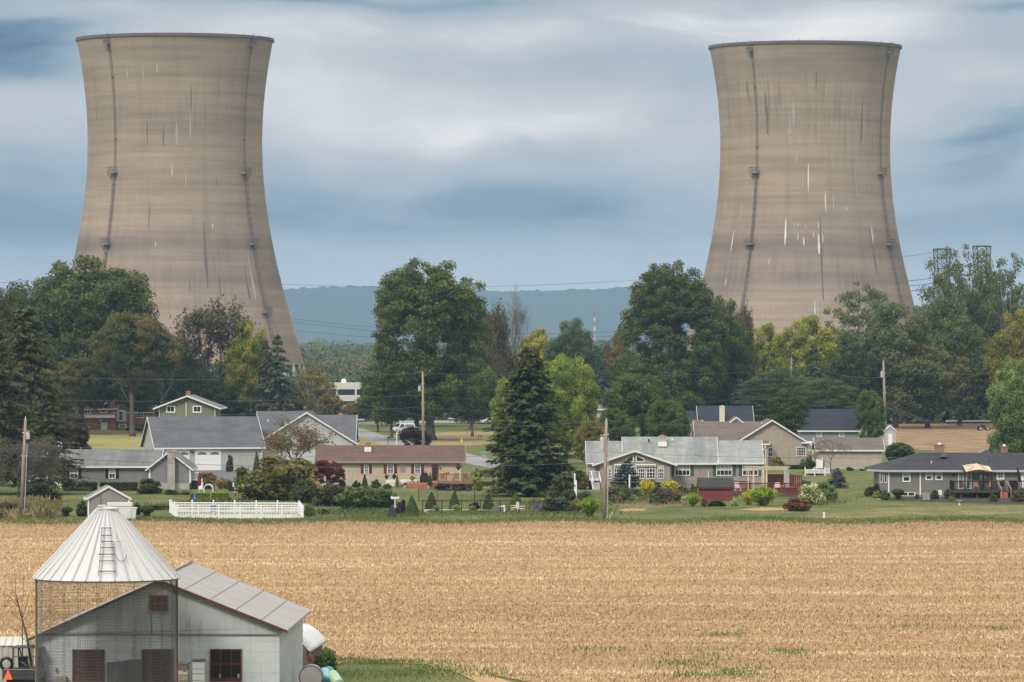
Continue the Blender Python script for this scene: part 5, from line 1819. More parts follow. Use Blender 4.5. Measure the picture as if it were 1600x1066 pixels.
q = MB(); q.box(b.x(88), b.x(104.5), -0.35, -0.02, 0.0, b.z(1057)); q.build('cabinet', plain('cabinet_tan', (0.27, 0.25, 0.20), 0.7), T_)
q = MB(); q.box(b.x(86.8), b.x(89.2), -0.10, -0.02, b.z(1050), b.z(1044)); q.build('lamp', plain('lamp_gray', (0.16, 0.16, 0.16), 0.5), T_)
q = MB(); q.tube([(b.x(236), -0.06, b.z(957)), (b.x(237.5), -0.06, b.z(991))], 0.022, 5); q.build('rusty_streak_pipe', REDP, T_)
for nm, px, pw, ph in (('jar', 373, 4, 6), ('bottle', 344, 3, 6)):
    q = MB(); r_ = pw * b.k / 2; q.lathe([(0, 0), (r_, 0), (r_, ph * b.k * 0.8), (r_ * 0.6, ph * b.k), (0, ph * b.k)], 0, 0, 8)
    o_ = q.build(nm, plain('dusty_white', (0.30, 0.30, 0.28), 0.6), None, False, ((px - 800) * b.k, 194.86, 2.2 + b.z(1058.6)))
    tag(o_, {'jar': 'small white jar at the right of the barn window sill nearest the beehives', 'bottle': 'small pale bottle at the left of the window sill nearest the beehives'}[nm], nm)
# antenna rods on the far ridge
q = MB(); q.tube([(xr0 + 0.02, BD - 0.2, zridge + 0.1), (xr0 + 0.02, BD - 0.2, zridge + 0.55)], 0.012, 4); q.build('ridge_spike', SEAM, T_)
q = MB(); q.tube([(bl * 0.16, BD - 0.2, zridge - 0.4), (bl * 0.16, BD - 0.2, zridge + 0.15)], 0.012, 4); q.build('ridge_spike', SEAM, T_)

# --- round wire corn crib with a conical metal roof
crD = 191.0
c = Fr('corn_crib', 'round wire mesh corn crib with a conical white metal roof and roof ladder', 'corn crib', 166.5, crD)
T_ = c.t
RW, RR = 110.0 * c.k, 114.8 * c.k
zeave, zcap = c.z(903), c.z(796)
m, t, out = newmat('crib_roof')
oc = t.n('ShaderNodeTexCoord').outputs['Object']
x, y, z = t.sep(oc)
an = t.math('ARCTAN2', x, y)
fr = t.math('FRACT', t.math('MULTIPLY', t.math('DIVIDE', an, 2 * math.pi), 32.0))
seam = t.rng(fr, 0.0, 0.06, 0.62, 1.0)
pan = t.noise(t.comb(t.math('FLOOR', t.math('MULTIPLY', t.math('DIVIDE', an, 2 * math.pi), 32.0)), 0.0, 0.0), 2.3, 0.0)
st = t.noise(t.comb(t.math('MULTIPLY', an, 14.0), t.math('MULTIPLY', z, 0.5), 0.0), 1.0, 5.0, 0.7)
k = t.math('MULTIPLY', t.math('MULTIPLY', t.rng(pan, 0.3, 0.7, 0.92, 1.06), t.rng(st, 0.25, 0.75, 0.88, 1.08)), seam)
cc = t.vmul((0.60, 0.60, 0.61), t.comb(k, k, k))
spot = t.noise(t.vmul(oc, (2.2, 2.2, 2.2)), 1.0, 4.0, 0.7)
cc = t.mix(t.math('MULTIPLY', t.ramp(spot, [(0.62, 0.0), (0.72, 1.0)]), 0.35), cc, (0.42, 0.37, 0.25))
CRR = finish(m, t, out, cc, 0.5, fr, 0.2, 0.02, 0.15, 0.4)
q = MB()
n_ = 96
q.lathe([(RR, zeave), (RR * 0.62, zeave + (zcap - zeave) * 0.405), (0.42, zcap - 0.02), (0.42, zcap + 0.05), (0.0, zcap + 0.06)], 0, 0, n_)
for i in range(32):
    a = 2 * math.pi * (i + 0.0) / 32 + math.pi / 2
    p0 = Vector((math.cos(a) * (RR + 0.01), math.sin(a) * (RR + 0.01), zeave + 0.025))
    p1 = Vector((math.cos(a) * 0.44, math.sin(a) * 0.44, zcap + 0.005))
    q.tube([p0, p1], [0.028, 0.016], 4)
q.build('roof', CRR, T_)
q = MB()
q.lathe([(RR, zeave - 0.02), (RR - 0.04, zeave - 0.06), (RR * 0.6, zeave + (zcap - zeave) * 0.37)], 0, 0, 64)
q.build('eave_ring', plain('eave_gray', (0.28, 0.28, 0.28), 0.6), T_)
q = MB()
q.lathe([(0.44, zcap + 0.0), (0.46, zcap + 0.03), (0.46, zcap + 0.07), (0.3, zcap + 0.10), (0.0, zcap + 0.11)], 0.04, 0, 20)
q.box(-0.33, -0.02, -0.3, 0.3, zcap + 0.115, zcap + 0.17); q.box(-0.33, 0.5, -0.44, -0.40, zcap + 0.02, zcap + 0.05)
q.build('cap', plain('cap_white', (0.62, 0.62, 0.60), 0.6, 0.25), T_)
# wire mesh wall
q = MB()
WR = 0.0036
NV = 250
zb_, ztp = 0.25, zeave + 0.02
for i in range(NV):
    a = 2 * math.pi * i / NV
    x_, y_ = math.cos(a) * RW, math.sin(a) * RW
    tx_, ty_ = -math.sin(a) * WR, math.cos(a) * WR
    nx_, ny_ = math.cos(a) * WR, math.sin(a) * WR
    vs = [(x_ + tx_ + 0, y_ + ty_, z_) for z_ in (zb_, ztp)] + [(x_ - tx_ * .5 + nx_, y_ - ty_ * .5 + ny_, z_) for z_ in (zb_, ztp)] + [(x_ - tx_ * .5 - nx_, y_ - ty_ * .5 - ny_, z_) for z_ in (zb_, ztp)]
    q.add(vs, [(0, 1, 3, 2), (2, 3, 5, 4), (4, 5, 1, 0)])
zz_ = zb_
while zz_ < ztp:
    q.tube([(math.cos(2 * math.pi * i / 72) * RW, math.sin(2 * math.pi * i / 72) * RW, zz_) for i in range(73)], WR, 3)
    zz_ += 0.125
q.build('wire_mesh', plain('crib_wire', (0.13, 0.125, 0.12), 0.7, 0.2), T_)
# overlapping panel laps, seen as dotted darker columns
q = MB()
for i in range(12):
    a = 2 * math.pi * (i + 0.38) / 12
    for s in (0.0, 0.035):
        aa = a + s
        q.tube([(math.cos(aa) * RW, math.sin(aa) * RW, zb_), (math.cos(aa) * RW, math.sin(aa) * RW, ztp)], 0.005, 4)
    z_ = zb_ + 0.06
    while z_ < ztp:
        q.tube([(math.cos(a - 0.004) * (RW + 0.01), math.sin(a - 0.004) * (RW + 0.01), z_), (math.cos(a + 0.037) * (RW + 0.01), math.sin(a + 0.037) * (RW + 0.01), z_)], 0.009, 4)
        z_ += 0.25
q.build('panel_lap', plain('lap_gray', (0.11, 0.10, 0.095), 0.7), T_)
for sgn in (-1, 1):
    q = MB()
    q.tube([(sgn * RW, 0.0, 0), (sgn * RW, 0.0, ztp)], 0.045, 6)
    if sgn > 0:
        q.tube([(sgn * (RW - 0.28), -0.7, ztp), (sgn * RW, -0.05, ztp - 0.75)], 0.03, 4)
    q.build('post', plain('rusty_post' if sgn > 0 else 'gray_post', (0.085, 0.05, 0.038) if sgn > 0 else (0.17, 0.165, 0.16), 0.8, 0.35, 3.0), T_)
q = MB(); q.lathe([(RW + 0.15, 0), (RW + 0.15, 0.24), (0, 0.245)], 0, 0, 48); q.build('base_slab', CONC, T_)
# ladder on the roof, facing the camera
q = MB()
slope = Vector((0, -1, -(zcap - zeave) / (RR - 0.42)))
def onroof(px, py, lift=0.05):
    # distance down the slope for an image height on the front line of the cone
    z_ = c.z(py)
    for _ in range(6):
        r_ = RR - (z_ - zeave) / (zcap - zeave) * (RR - 0.42)
        z_ = ZC - (py - 533) * (crD - r_) / F - c.g
    x_ = (px - 800) * (crD - r_) / F - c.t.location.x
    y_ = -math.sqrt(max(0.0, r_ * r_ - x_ * x_))
    return Vector((x_, y_ - lift * 0.6, z_ + lift))
for py, w0, w1 in ((828.5, 158, 174.5), (840, 158, 175), (849.5, 158, 177.5), (859, 157.5, 178), (869.5, 153.5, 180), (880, 155, 180), (896, 154, 181)):
    q.tube([onroof(w0, py, 0.09), onroof((w0 + w1) / 2, py, 0.09), onroof(w1, py, 0.09)], 0.022, 5)
for pts in (((159, 828), (157.5, 860), (154, 902)), ((173.5, 828), (173.5, 840)), ((177, 848), (180, 880), (181.5, 902))):
    q.tube([onroof(a_, b_, 0.07) for a_, b_ in pts], 0.012, 4)
q.build('roof_ladder', plain('ladder_gray', (0.16, 0.16, 0.165), 0.5, 0.1, metal=0.3), T_)
q = MB()
q.tube([onroof(a_, b_, 0.05) for a_, b_ in ((178, 851), (179.5, 868), (183, 876), (189, 879.5), (195, 877), (198, 869))], 0.014, 5)
q.tube([onroof(a_, b_, 0.05) for a_, b_ in ((178, 849), (191, 848.5))], 0.008, 4)
q.tube([onroof(a_, b_, 0.05) for a_, b_ in ((180, 836), (193, 860), (200, 885))], 0.006, 4)
q.build('cable_loop', SEAM, T_)

# --- beehives
def hive(px, boxes, label, lid, group):
    f_ = Fr('beehive', label, 'beehive', px, 193.9, -3, group)
    z_ = 0.40
    q = MB(); q.box(-0.28, 0.28, -0.26, 0.3, 0, 0.4); q.build('stand', plain('hive_stand', (0.20, 0.17, 0.14), 0.9), f_.t)
    for w_, h_, m_, mark in boxes:
        q = MB(); q.box(-w_ / 2, w_ / 2, -0.24, 0.25, z_, z_ + h_ - 0.022)
        if h_ > 0.3:
            q.box(-0.06, 0.06, -0.252, -0.2405, z_ + h_ - 0.085, z_ + h_ - 0.05, 1)
        bx_ = q.build('hive_box', [m_, DARK], f_.t)
        if mark:
            q = MB(); q.box(0.04, 0.17, -0.246, -0.2405, z_ + h_ * 0.55, z_ + h_ * 0.8); q.build('blue_sticker', plain('sticker_blue', (0.05, 0.20, 0.50), 0.5), bx_)
        z_ += h_
    q = MB(); q.box(-0.27, 0.27, -0.28, 0.29, z_, z_ + 0.075); q.build('lid', lid, f_.t)


HW = plain('hive_white', (0.82, 0.82, 0.81), 0.6, 0.06)
HT = plain('hive_tan', (0.42, 0.24, 0.14), 0.7, 0.15)
HC = plain('hive_cream', (0.56, 0.48, 0.33), 0.7, 0.1)
hb1 = b.k
hive(286, [(0.44, 0.33, HC, 0), (0.44, 0.27, HC, 0), (0.43, 0.26, HC, 0), (0.42, 0.19, HW, 1), (0.43, 0.22, HT, 0)], 'beehive stack of cream, white and tan boxes beside the crib post', plain('lid_gray', (0.28, 0.27, 0.26), 0.5), 'beehives by the barn wall')
hive(310.5, [(0.46, 0.33, HW, 0), (0.46, 0.30, HW, 0), (0.46, 0.27, HW, 0), (0.45, 0.20, HW, 0), (0.45, 0.3, HW, 0)], 'taller all white beehive stack left of the dark barn window', plain('lid_dark', (0.16, 0.155, 0.15), 0.5), 'beehives by the barn wall')

# --- utility vehicle parked behind the crib
f_ = Fr('utility_vehicle', 'black open sided farm utility vehicle with an orange warning triangle, seen from behind', 'utility vehicle', 32, 193.2, -4)
T_ = f_.t
ux, uz = f_.x, f_.z
BLK = plain('vehicle_black', (0.022, 0.022, 0.024), 0.4, 0.2)
GRYP = plain('vehicle_gray', (0.055, 0.055, 0.058), 0.5, 0.2)
q = MB()
q.box(-0.74, 0.74, 0.0, 0.06, uz(1062), uz(1046.5)); q.box(-0.74, -0.69, 0.06, 1.3, uz(1062), uz(1046.5)); q.box(0.69, 0.74, 0.06, 1.3, uz(1062), uz(1046.5)); q.box(-0.69, 0.69, 1.25, 1.3, uz(1062), uz(1046.5)); q.box(-0.69, 0.69, 0.06, 1.25, uz(1062), uz(1061))
q.box(-0.66, 0.66, -0.02, -0.001, uz(1054), uz(1053)); q.box(-0.70, 0.70, -0.03, 0.02, uz(1047.2), uz(1045.6), 1)
q.build('cargo_bed', [GRYP, plain('bed_trim', (0.22, 0.22, 0.22), 0.5)], T_)
q = MB(); q.box(-0.6, 0.6, 0.1, 2.9, 0.28, uz(1062.3)); q.box(-0.72, 0.72, 1.32, 2.9, 0.35, uz(1056)); q.prism([(2.9, 0.35), (2.9, 1.0), (3.3, 0.75), (3.35, 0.35)], 'x', -0.65, 0.65); q.build('body', BLK, T_)
for sx_ in (-0.6, 0.6):
    for yy_ in (0.65, 2.75):
        q = MB(); n_ = 20
        prof = [(0.0, 0.15), (0.17, 0.13), (0.2, 0.15), (0.31, 0.13), (0.31, -0.13), (0.2, -0.15), (0.0, -0.15)]
        vs, fs = [], []
        for r_, a_ in prof:
            for i in range(n_):
                t_ = 2 * math.pi * i / n_
                vs.append((sx_ + a_, yy_ + r_ * math.cos(t_), 0.31 + r_ * math.sin(t_)))
        for j in range(len(prof) - 1):
            for i in range(n_):
                fs.append((j * n_ + i, j * n_ + (i + 1) % n_, (j + 1) * n_ + (i + 1) % n_, (j + 1) * n_ + i))
        q.add(vs, fs); q.build('wheel', BLK, T_)
q = MB()
zt_ = uz(1016)
for sx_ in (-0.56, 0.60):
    q.tube([(sx_, 1.35, uz(1047)), (sx_, 1.45, zt_)], 0.03, 6)
    q.tube([(sx_, 2.9, 1.0), (sx_ * 0.95, 2.5, zt_)], 0.03, 6)
    q.tube([(sx_, 1.45, zt_), (sx_ * 0.95, 2.5, zt_)], 0.03, 6)
q.tube([(-0.30, 1.45, zt_), (-0.20, 1.38, uz(1028))], 0.025, 6)
q.tube([(-0.56, 1.40, uz(1030)), (0.60, 1.40, uz(1030))], 0.02, 6)
q.build('roll_cage', BLK, T_)
q = MB(); q.box(-0.60, 0.66, 1.2, 2.7, zt_, zt_ + 0.035); q.box(-0.2, 0.66, 1.2, 1.5, zt_ + 0.0351, zt_ + 0.06); q.build('canopy', plain('canopy_gray', (0.07, 0.068, 0.08), 0.6), T_)
for x0_, x1_ in ((-0.32, 0.02), (0.34, 0.62)):
    q = MB(); q.prism([(1.5, uz(1050)), (1.5, uz(1029)), (1.62, uz(1029)), (1.75, uz(1044)), (2.2, uz(1044)), (2.2, uz(1050))], 'x', x0_, x1_); q.build('seat', BLK, T_)
q = MB()
wc = Vector((-0.62, 0.2, uz(1038)))
n_ = 24
for r_, tr_, mi in ((0.235, 0.075, 0), (0.10, 0.02, 1)):
    pts = [wc + Vector((math.cos(2 * math.pi * i / n_) * r_, 0.02, math.sin(2 * math.pi * i / n_) * r_)) for i in range(n_ + 1)]
    q.tube(pts, tr_, 6, mi)
for i in range(6):
    a_ = math.pi * i / 3
    q.tube([wc, wc + Vector((math.cos(a_) * 0.19, 0, math.sin(a_) * 0.19))], 0.018, 4, 1)
q.build('spare_wheel', [BLK, GALV], T_)
q = MB()
s_ = 14.2 * f_.k / 2
cx_, cz_ = ux(13), uz(1055)
q.prism([(cx_ - s_, cz_ - 0.16), (cx_ - s_ * 0.8, cz_ - 0.19), (cx_ + s_ * 0.8, cz_ - 0.19), (cx_ + s_, cz_ - 0.16), (cx_ + s_ * 0.14, cz_ + 0.2), (cx_ - s_ * 0.14, cz_ + 0.2)], 'y', -0.075, -0.06)
q.build('warning_triangle', plain('fluorescent_orange', (0.95, 0.16, 0.06), 0.6, 0.05), T_)
q = MB(); q.tube([(ux(45), 0.9, uz(1052)), (ux(40), 0.95, uz(1040)), (ux(49), 0.95, uz(1034))], 0.02, 5); q.tube([(ux(28), 0.8, uz(1036)), (ux(37), 0.8, uz(1043))], 0.018, 5); q.build('tools', plain('tool_gray', (0.20, 0.19, 0.18), 0.6), T_)

# --- ribbed cream container behind it
f_ = Fr('storage_container', 'cream ribbed container with a sloping lid behind the utility vehicle', 'container', 14, 203)
T_ = f_.t
CRM = plain('container_cream', (0.44, 0.42, 0.37), 0.6, 0.08)
x0_, x1_ = f_.x(-60), f_.x(44)
q = MB(); q.box(x0_, x1_, 0, 2.4, 0.25, f_.z(1009))
for i in range(11):
    xx = x0_ + (x1_ - x0_) * (i + 0.5) / 11
    q.box(xx - 0.04, xx + 0.04, -0.04, -0.002, 0.3, f_.z(1010))
q.build('body', CRM, T_)
q = MB()
zt_ = f_.z(998.5)
q.prism([(-0.08, f_.z(1009) + 0.003), (2.45, f_.z(1009) + 0.003), (1.6, zt_), (0.75, zt_)], 'x', x0_ - 0.05, x1_ - 0.08)
for i in range(6):
    xx = x1_ - 0.15 - i * 0.29
    q.tube([(xx, -0.09, f_.z(1009) + 0.02), (xx, 0.75, zt_ + 0.02)], 0.018, 4)
q.build('lid', plain('container_lid', (0.54, 0.53, 0.49), 0.6, 0.08), T_)
q = MB(); q.box(x0_, x1_, 0.1, 2.3, 0, 0.248); q.build('skid', WOODD, T_)

# --- lean-to with a curved white metal roof
f_ = Fr('lean_to', 'small wooden lean-to with a curved white metal roof at the barn corner', 'lean-to', 490, 209.3)
T_ = f_.t
lx, lz = f_.x, f_.z
q2 = MB()
xw0 = lx(483, 0) - 1.05
arc = [(xw0 + 1.05 * s_, lz(1018, 0) + 0.72 * math.cos(s_ ** 1.15 * math.pi * 0.5)) for s_ in [i / 10 for i in range(11)]]
for f0 in range(15):
    t_ = f0 / 14
    for ax, az in arc:
        q2.v.append((ax + 0.42 * t_, 0.0 + 8.0 * t_, az))
for j in range(14):
    for i in range(10):
        q2.f.append([j * 11 + i, j * 11 + i + 1, (j + 1) * 11 + i + 1, (j + 1) * 11 + i]); q2.m.append(0)
for j in range(15):
    t_ = j / 14
    q2.tube([(ax + 0.42 * t_, 8.0 * t_, az + 0.015) for ax, az in arc], 0.012, 4, 0)
q2.tube([(arc[-1][0] + 0.03, -0.02, arc[-1][1] - 0.03), (arc[-1][0] + 0.49, 8.0, arc[-1][1] - 0.03)], 0.045, 5, 1)
q2.build('roof', [plain('lean_roof_white', (0.76, 0.76, 0.77), 0.45, 0.1, 1.0), plain('lean_edge', (0.34, 0.29, 0.25), 0.8, 0.4, 3.0)], T_, True)
q = MB()
for j in range(24):
    t_ = j / 24
    if j in (3, 4):
        continue
    x_ = arc[-1][0] - 0.12 + 0.42 * t_
    q.box(x_, x_ + 0.03, 0.15 + 6.7 * t_, 0.15 + 6.7 * (t_ + 0.036), 0, arc[-1][1] - 0.02)
q.build('plank_wall', plain('old_planks', (0.20, 0.185, 0.165), 0.9, 0.35, 2.0, stretch=(2, 2, 0.3)), T_)
q = MB(); q.box(xw0 - 0.1, arc[-1][0] - 0.15, 6.6, 6.7, 0, arc[-1][1]); q.build('back_wall', plain('old_planks2', (0.15, 0.13, 0.12), 0.9, 0.3), T_)
q = MB(); q.tube([(arc[-1][0] - 0.4, 0.05, 0), (arc[-1][0] - 0.3, 0.05, arc[-1][1] + 0.15), (arc[-1][0] - 0.05, 0.05, arc[-1][1] + 0.2)], 0.02, 5); q.build('wire_hook', SEAM, T_)

# --- things standing at the barn corner
q = MB(); q.lathe([(0, -0.17), (0.05, -0.17), (0.09, -0.13), (0.09, 0.08), (0.06, 0.12), (0.03, 0.17), (0, 0.17)], 0, 0, 10)
o_ = q.build('gas_bottle', plain('bottle_red', (0.42, 0.05, 0.025), 0.5), None, True, tuple(P(484.8, 1028, 208.8)))
tag(o_, 'small red metal bottle hanging at the corner of the lean-to', 'gas bottle')
q = MB(); q.tube([(0, 0, 0.17), (0.0, 0, 0.35)], 0.012, 4); q.build('hook', SEAM, o_)
f_ = Fr('tank', 'round gray tank end standing beside the barn corner in front of the lean-to', 'tank', 485.8, 195.0)
q = MB(); n_ = 40
zc_ = f_.z(1058.5); r_ = 18 * f_.k
vs = [(0, -0.03, zc_)] + [(r_ * math.cos(2 * math.pi * i / n_), 0.0, zc_ + r_ * math.sin(2 * math.pi * i / n_)) for i in range(n_)] + [(r_ * math.cos(2 * math.pi * i / n_), 1.1, zc_ + r_ * math.sin(2 * math.pi * i / n_)) for i in range(n_)]
q.add(vs, [(0, 1 + i, 1 + (i + 1) % n_) for i in range(n_)] + [(1 + i, 1 + n_ + i, 1 + n_ + (i + 1) % n_, 1 + (i + 1) % n_) for i in range(n_)])
q.build('drum', plain('tank_gray', (0.24, 0.235, 0.23), 0.55, 0.14, 2.5), f_.t)
q = MB(); q.tube([((r_ + 0.0) * math.cos(2 * math.pi * i / n_), -0.0, zc_ + (r_ + 0.0) * math.sin(2 * math.pi * i / n_)) for i in range(n_ + 1)], 0.018, 5); q.build('rim', DARK, f_.t)
q = MB(); q.box(-0.35, -0.27, 0.1, 1.0, 0, zc_ - 0.3); q.box(0.27, 0.35, 0.1, 1.0, 0, zc_ - 0.3); q.build('stand', DARK, f_.t)


def barrel(name, label, px, py, w_, h_, m_, m2, D, tilt, yaw, group=None):
    o_ = thing(name, label, 'barrel', tuple(P(px, py, D)), 0, group)
    o_.rotation_euler = (R(tilt), 0, R(yaw))
    r_ = w_ / 2
    q = MB()
    q.lathe([(0, 0.0), (r_ * 0.9, 0.0), (r_, 0.04), (r_, h_ * 0.32), (r_ * 1.05, h_ * 0.34), (r_ * 1.05, h_ * 0.37), (r_, h_ * 0.39), (r_, h_ * 0.66), (r_ * 1.05, h_ * 0.68), (r_, h_ * 0.72), (r_ * 0.96, h_ * 0.9), (r_ * 0.8, h_), (0, h_)], 0, 0, 20)
    q.build('drum', m_, o_, True)
    q = MB(); q.lathe([(r_ * 0.82, h_), (r_ * 0.82, h_ + 0.03), (r_ * 0.7, h_ + 0.032), (0, h_ + 0.01)], 0, 0, 20); q.build('lid', m2, o_)
    return o_


CY = plain('plastic_light_blue', (0.22, 0.50, 0.66), 0.45, 0.1)
CY2 = plain('plastic_teal', (0.05, 0.26, 0.38), 0.45, 0.1)
GN = plain('plastic_pale_green', (0.38, 0.56, 0.36), 0.5, 0.1)
GN2 = plain('plastic_green', (0.15, 0.30, 0.10), 0.5, 0.1)
barrel('barrel', 'light blue plastic barrel lying behind the gray tank', 505, 1064, 0.50, 0.8, CY2, CY, 197.6, 62, 160, 'plastic barrels by the barn')
barrel('barrel', 'bright blue plastic barrel in the middle of the three', 514, 1063, 0.46, 0.75, CY, CY2, 196.6, 64, 200, 'plastic barrels by the barn')
barrel('barrel', 'pale green plastic barrel at the right end of the row', 529, 1069, 0.48, 0.8, GN, GN2, 196.2, 62, 205, 'plastic barrels by the barn')

# ================================================================== village yards
def umbrella(label, px, py0, py1, wpx, m_, lean=0, D=None, base=0.0):
    D = D or GD(py1)
    k = D / F
    o_ = thing('garden_umbrella', label, 'umbrella', ((px - 800) * k, D, base), 0, 'closed garden umbrellas')
    o_.rotation_euler = (0, R(lean), 0)
    h_ = (py1 - py0) * k
    H_ = h_ + 0.5 if base == 0 else h_
    q = MB(); q.tube([(0, 0, 0), (0, 0, H_)], 0.025, 6); q.build('pole', WHITE2, o_)
    r_ = wpx * k / 2
    q = MB(); q.lathe([(0.02, H_ + 0.03), (r_ * 0.35, H_ - 0.12), (r_ * 0.7, H_ * 0.8), (r_, H_ * 0.55), (r_ * 0.75, H_ * 0.38), (0.03, H_ * 0.36)], 0, 0, 9); q.build('canopy', m_, o_)
    return o_


umbrella('closed blue umbrella with a pale tip inside the white picket fence', 304.5, 775, 796, 6, plain('canvas_blue', (0.07, 0.15, 0.32), 0.8))
umbrella('closed burgundy umbrella beside the white porch steps', 311.5, 744, 771, 6.5, plain('canvas_burgundy', (0.16, 0.012, 0.03), 0.8), D=530)

# white picket fence round the left pool
PF_ = thing('picket_fence', 'long white picket fence enclosing a pool near the field edge', 'fence', tuple(P(370, 811, GD(811))), 0)
PF_.location.z = 0
ox, oy = PF_.location.x, PF_.location.y


def picket(mb, p0, p1, h=1.3, n_posts=6):
    p0, p1 = Vector((*p0, 0)), Vector((*p1, 0))
    L_ = (p1 - p0).length
    for i in range(n_posts + 1):
        p = p0.lerp(p1, i / n_posts)
        mb.box(p.x - 0.065, p.x + 0.065, p.y - 0.065, p.y + 0.065, 0, h + 0.12)
        mb.add([(p.x - 0.09, p.y - 0.09, h + 0.12), (p.x + 0.09, p.y - 0.09, h + 0.12), (p.x + 0.09, p.y + 0.09, h + 0.12), (p.x - 0.09, p.y + 0.09, h + 0.12), (p.x, p.y, h + 0.24)], [(0, 1, 4), (1, 2, 4), (2, 3, 4), (3, 0, 4)])
    for z_ in (0.16, 0.8, h - 0.08):
        for s in (0,):
            mb.tube([(p0.x, p0.y, z_), (p1.x, p1.y, z_)], 0.045, 4)
    n_ = int(L_ / 0.15)
    for i in range(1, n_):
        p = p0.lerp(p1, i / n_)
        mb.box(p.x - 0.028, p.x + 0.028, p.y - 0.015, p.y + 0.015, 0.12, h)


def gp(px, py):
    d = GD(py)
    return ((px - 800) * d / F - ox, d - oy)


q = MB(); picket(q, gp(277, 811), gp(473.5, 811), 1.14, 6); q.build('front_run', WHITE2, PF_)
q = MB(); picket(q, gp(267, 802), gp(467, 803), 1.12, 6); q.build('back_run', WHITE2, PF_)
q = MB(); picket(q, gp(277, 810.9), gp(265.5, 802.1), 1.13, 3); q.build('side_run', WHITE2, PF_)
q = MB(); picket(q, gp(473.5, 810.9), gp(467, 803.1), 1.13, 3); q.build('side_run', WHITE2, PF_)
sheet('pool_deck', [(279, 810.5), (268, 803.5), (466, 803.5), (472, 810.5)], CONC, 'pale paving inside the white picket fence', 'paving', 3)


def chair(label, px, py, m_, D=None, k_=1.0, z=0.0, yaw=0, group='patio chairs'):
    D = D or GD(py)
    o_ = thing('patio_chair', label, 'chair', ((px - 800) * D / F, D, z), yaw, group)
    q = MB(); q.box(-0.27, 0.27, -0.27, 0.27, 0.38, 0.44); q.build('seat', m_, o_)
    q = MB(); q.prism([(0.24, 0.44), (0.30, 0.44), (0.42, 1.0), (0.36, 1.0)], 'x', -0.27, 0.27); q.build('backrest', m_, o_)
    for sx_ in (-0.24, 0.24):
        for sy_ in (-0.24, 0.24):
            q = MB(); q.box(sx_ - 0.025, sx_ + 0.025, sy_ - 0.025, sy_ + 0.025, 0, 0.378); q.build('leg', m_, o_)
    q = MB(); q.box(-0.31, -0.25, -0.25, 0.3, 0.6, 0.64); q.box(0.25, 0.31, -0.25, 0.3, 0.6, 0.64); q.build('armrest', m_, o_)
    return o_


BLUEP = plain('chair_blue', (0.10, 0.10, 0.35), 0.6)
chair('blue patio chair behind the white picket fence', 333, 806, BLUEP)

def lollipop(name, label, cat, px, py0, py1, m_, kind):
    D = GD(py1); k = D / F; h_ = (py1 - py0) * k
    o_ = thing(name, label, cat, ((px - 800) * k, D, 0))
    q = MB(); q.tube([(0, 0, 0), (0, 0, h_ * 0.62)], 0.06, 6); q.build('post', m_, o_)
    if kind == 'birdhouse':
        z0 = h_ * 0.55
        q = MB(); q.lathe([(0.05, z0), (0.26, z0 + 0.02), (0.26, z0 + 0.35), (0.24, z0 + 0.36)], 0, 0, 8); q.build('nest_box', m_, o_)
        q = MB(); q.lathe([(0.32, z0 + 0.34), (0.03, h_), (0, h_)], 0, 0, 8); q.build('roof', m_, o_)
        q = MB()
        for a_ in (-0.5, 0.0, 0.5):
            q.box(math.sin(a_) * 0.2 - 0.035, math.sin(a_) * 0.2 + 0.035, -0.27, -0.22, z0 + 0.15, z0 + 0.22)
        q.build('entrance', DARK, o_)
    else:
        z0 = h_ * 0.62
        q = MB(); q.box(-0.42, 0.42, -0.16, 0.16, z0, z0 + 0.26); q.build('nest_box', m_, o_)
        q = MB(); q.prism([(-0.3, z0 + 0.262), (0.3, z0 + 0.262), (0, h_)], 'y', -0.22, 0.22); q.build('roof', plain('roof_brown', (0.10, 0.07, 0.06), 0.8), o_)
    return o_


lollipop('birdhouse', 'white hexagonal birdhouse on a white post left of the big olive bush', 'birdhouse', 367, 753, 771, WHITE2, 'birdhouse')
lollipop('birdhouse', 'white box birdhouse with a brown peak on a white post beside the conical shrub', 'birdhouse', 617.2, 769, 797, WHITE2, 'box')

# garden arch and lamp post
f_ = Fr('garden_arch', 'white curved garden arch behind the clipped bright green hedges', 'garden arch', 325, 525)
q = MB()
for yq in (0, 0.7):
    q.tube([(f_.x(318.5), yq, 0), (f_.x(318.5), yq, f_.z(764))] + [(f_.x(325.5) + math.cos(math.pi - math.pi * i / 10) * 7.2 * f_.k, yq, f_.z(765) + math.sin(math.pi * i / 10) * 0.55) for i in range(11)] + [(f_.x(332.8), yq, 0)], 0.05, 5)
q.build('hoops', WHITE2, f_.t)
q = MB()
for i in range(9):
    a_ = math.pi * (i + 0.5) / 9
    x_ = f_.x(325.5) - math.cos(a_) * 7.2 * f_.k; z_ = f_.z(765) + math.sin(a_) * 0.55
    q.tube([(x_, 0, z_), (x_, 0.7, z_)], 0.03, 4)
q.build('slats', WHITE2, f_.t)
f_ = Fr('lamp_post', 'slim brown garden lamp post right of the white garden arch', 'lamp post', 335, 526)
q = MB(); q.tube([(0, 0, 0), (0, 0, f_.z(752))], 0.05, 6); q.build('post', WOODD, f_.t)
q = MB(); q.box(-0.22, 0.22, -0.06, 0.06, f_.z(751), f_.z(749)); q.build('lamp', DARK, f_.t)

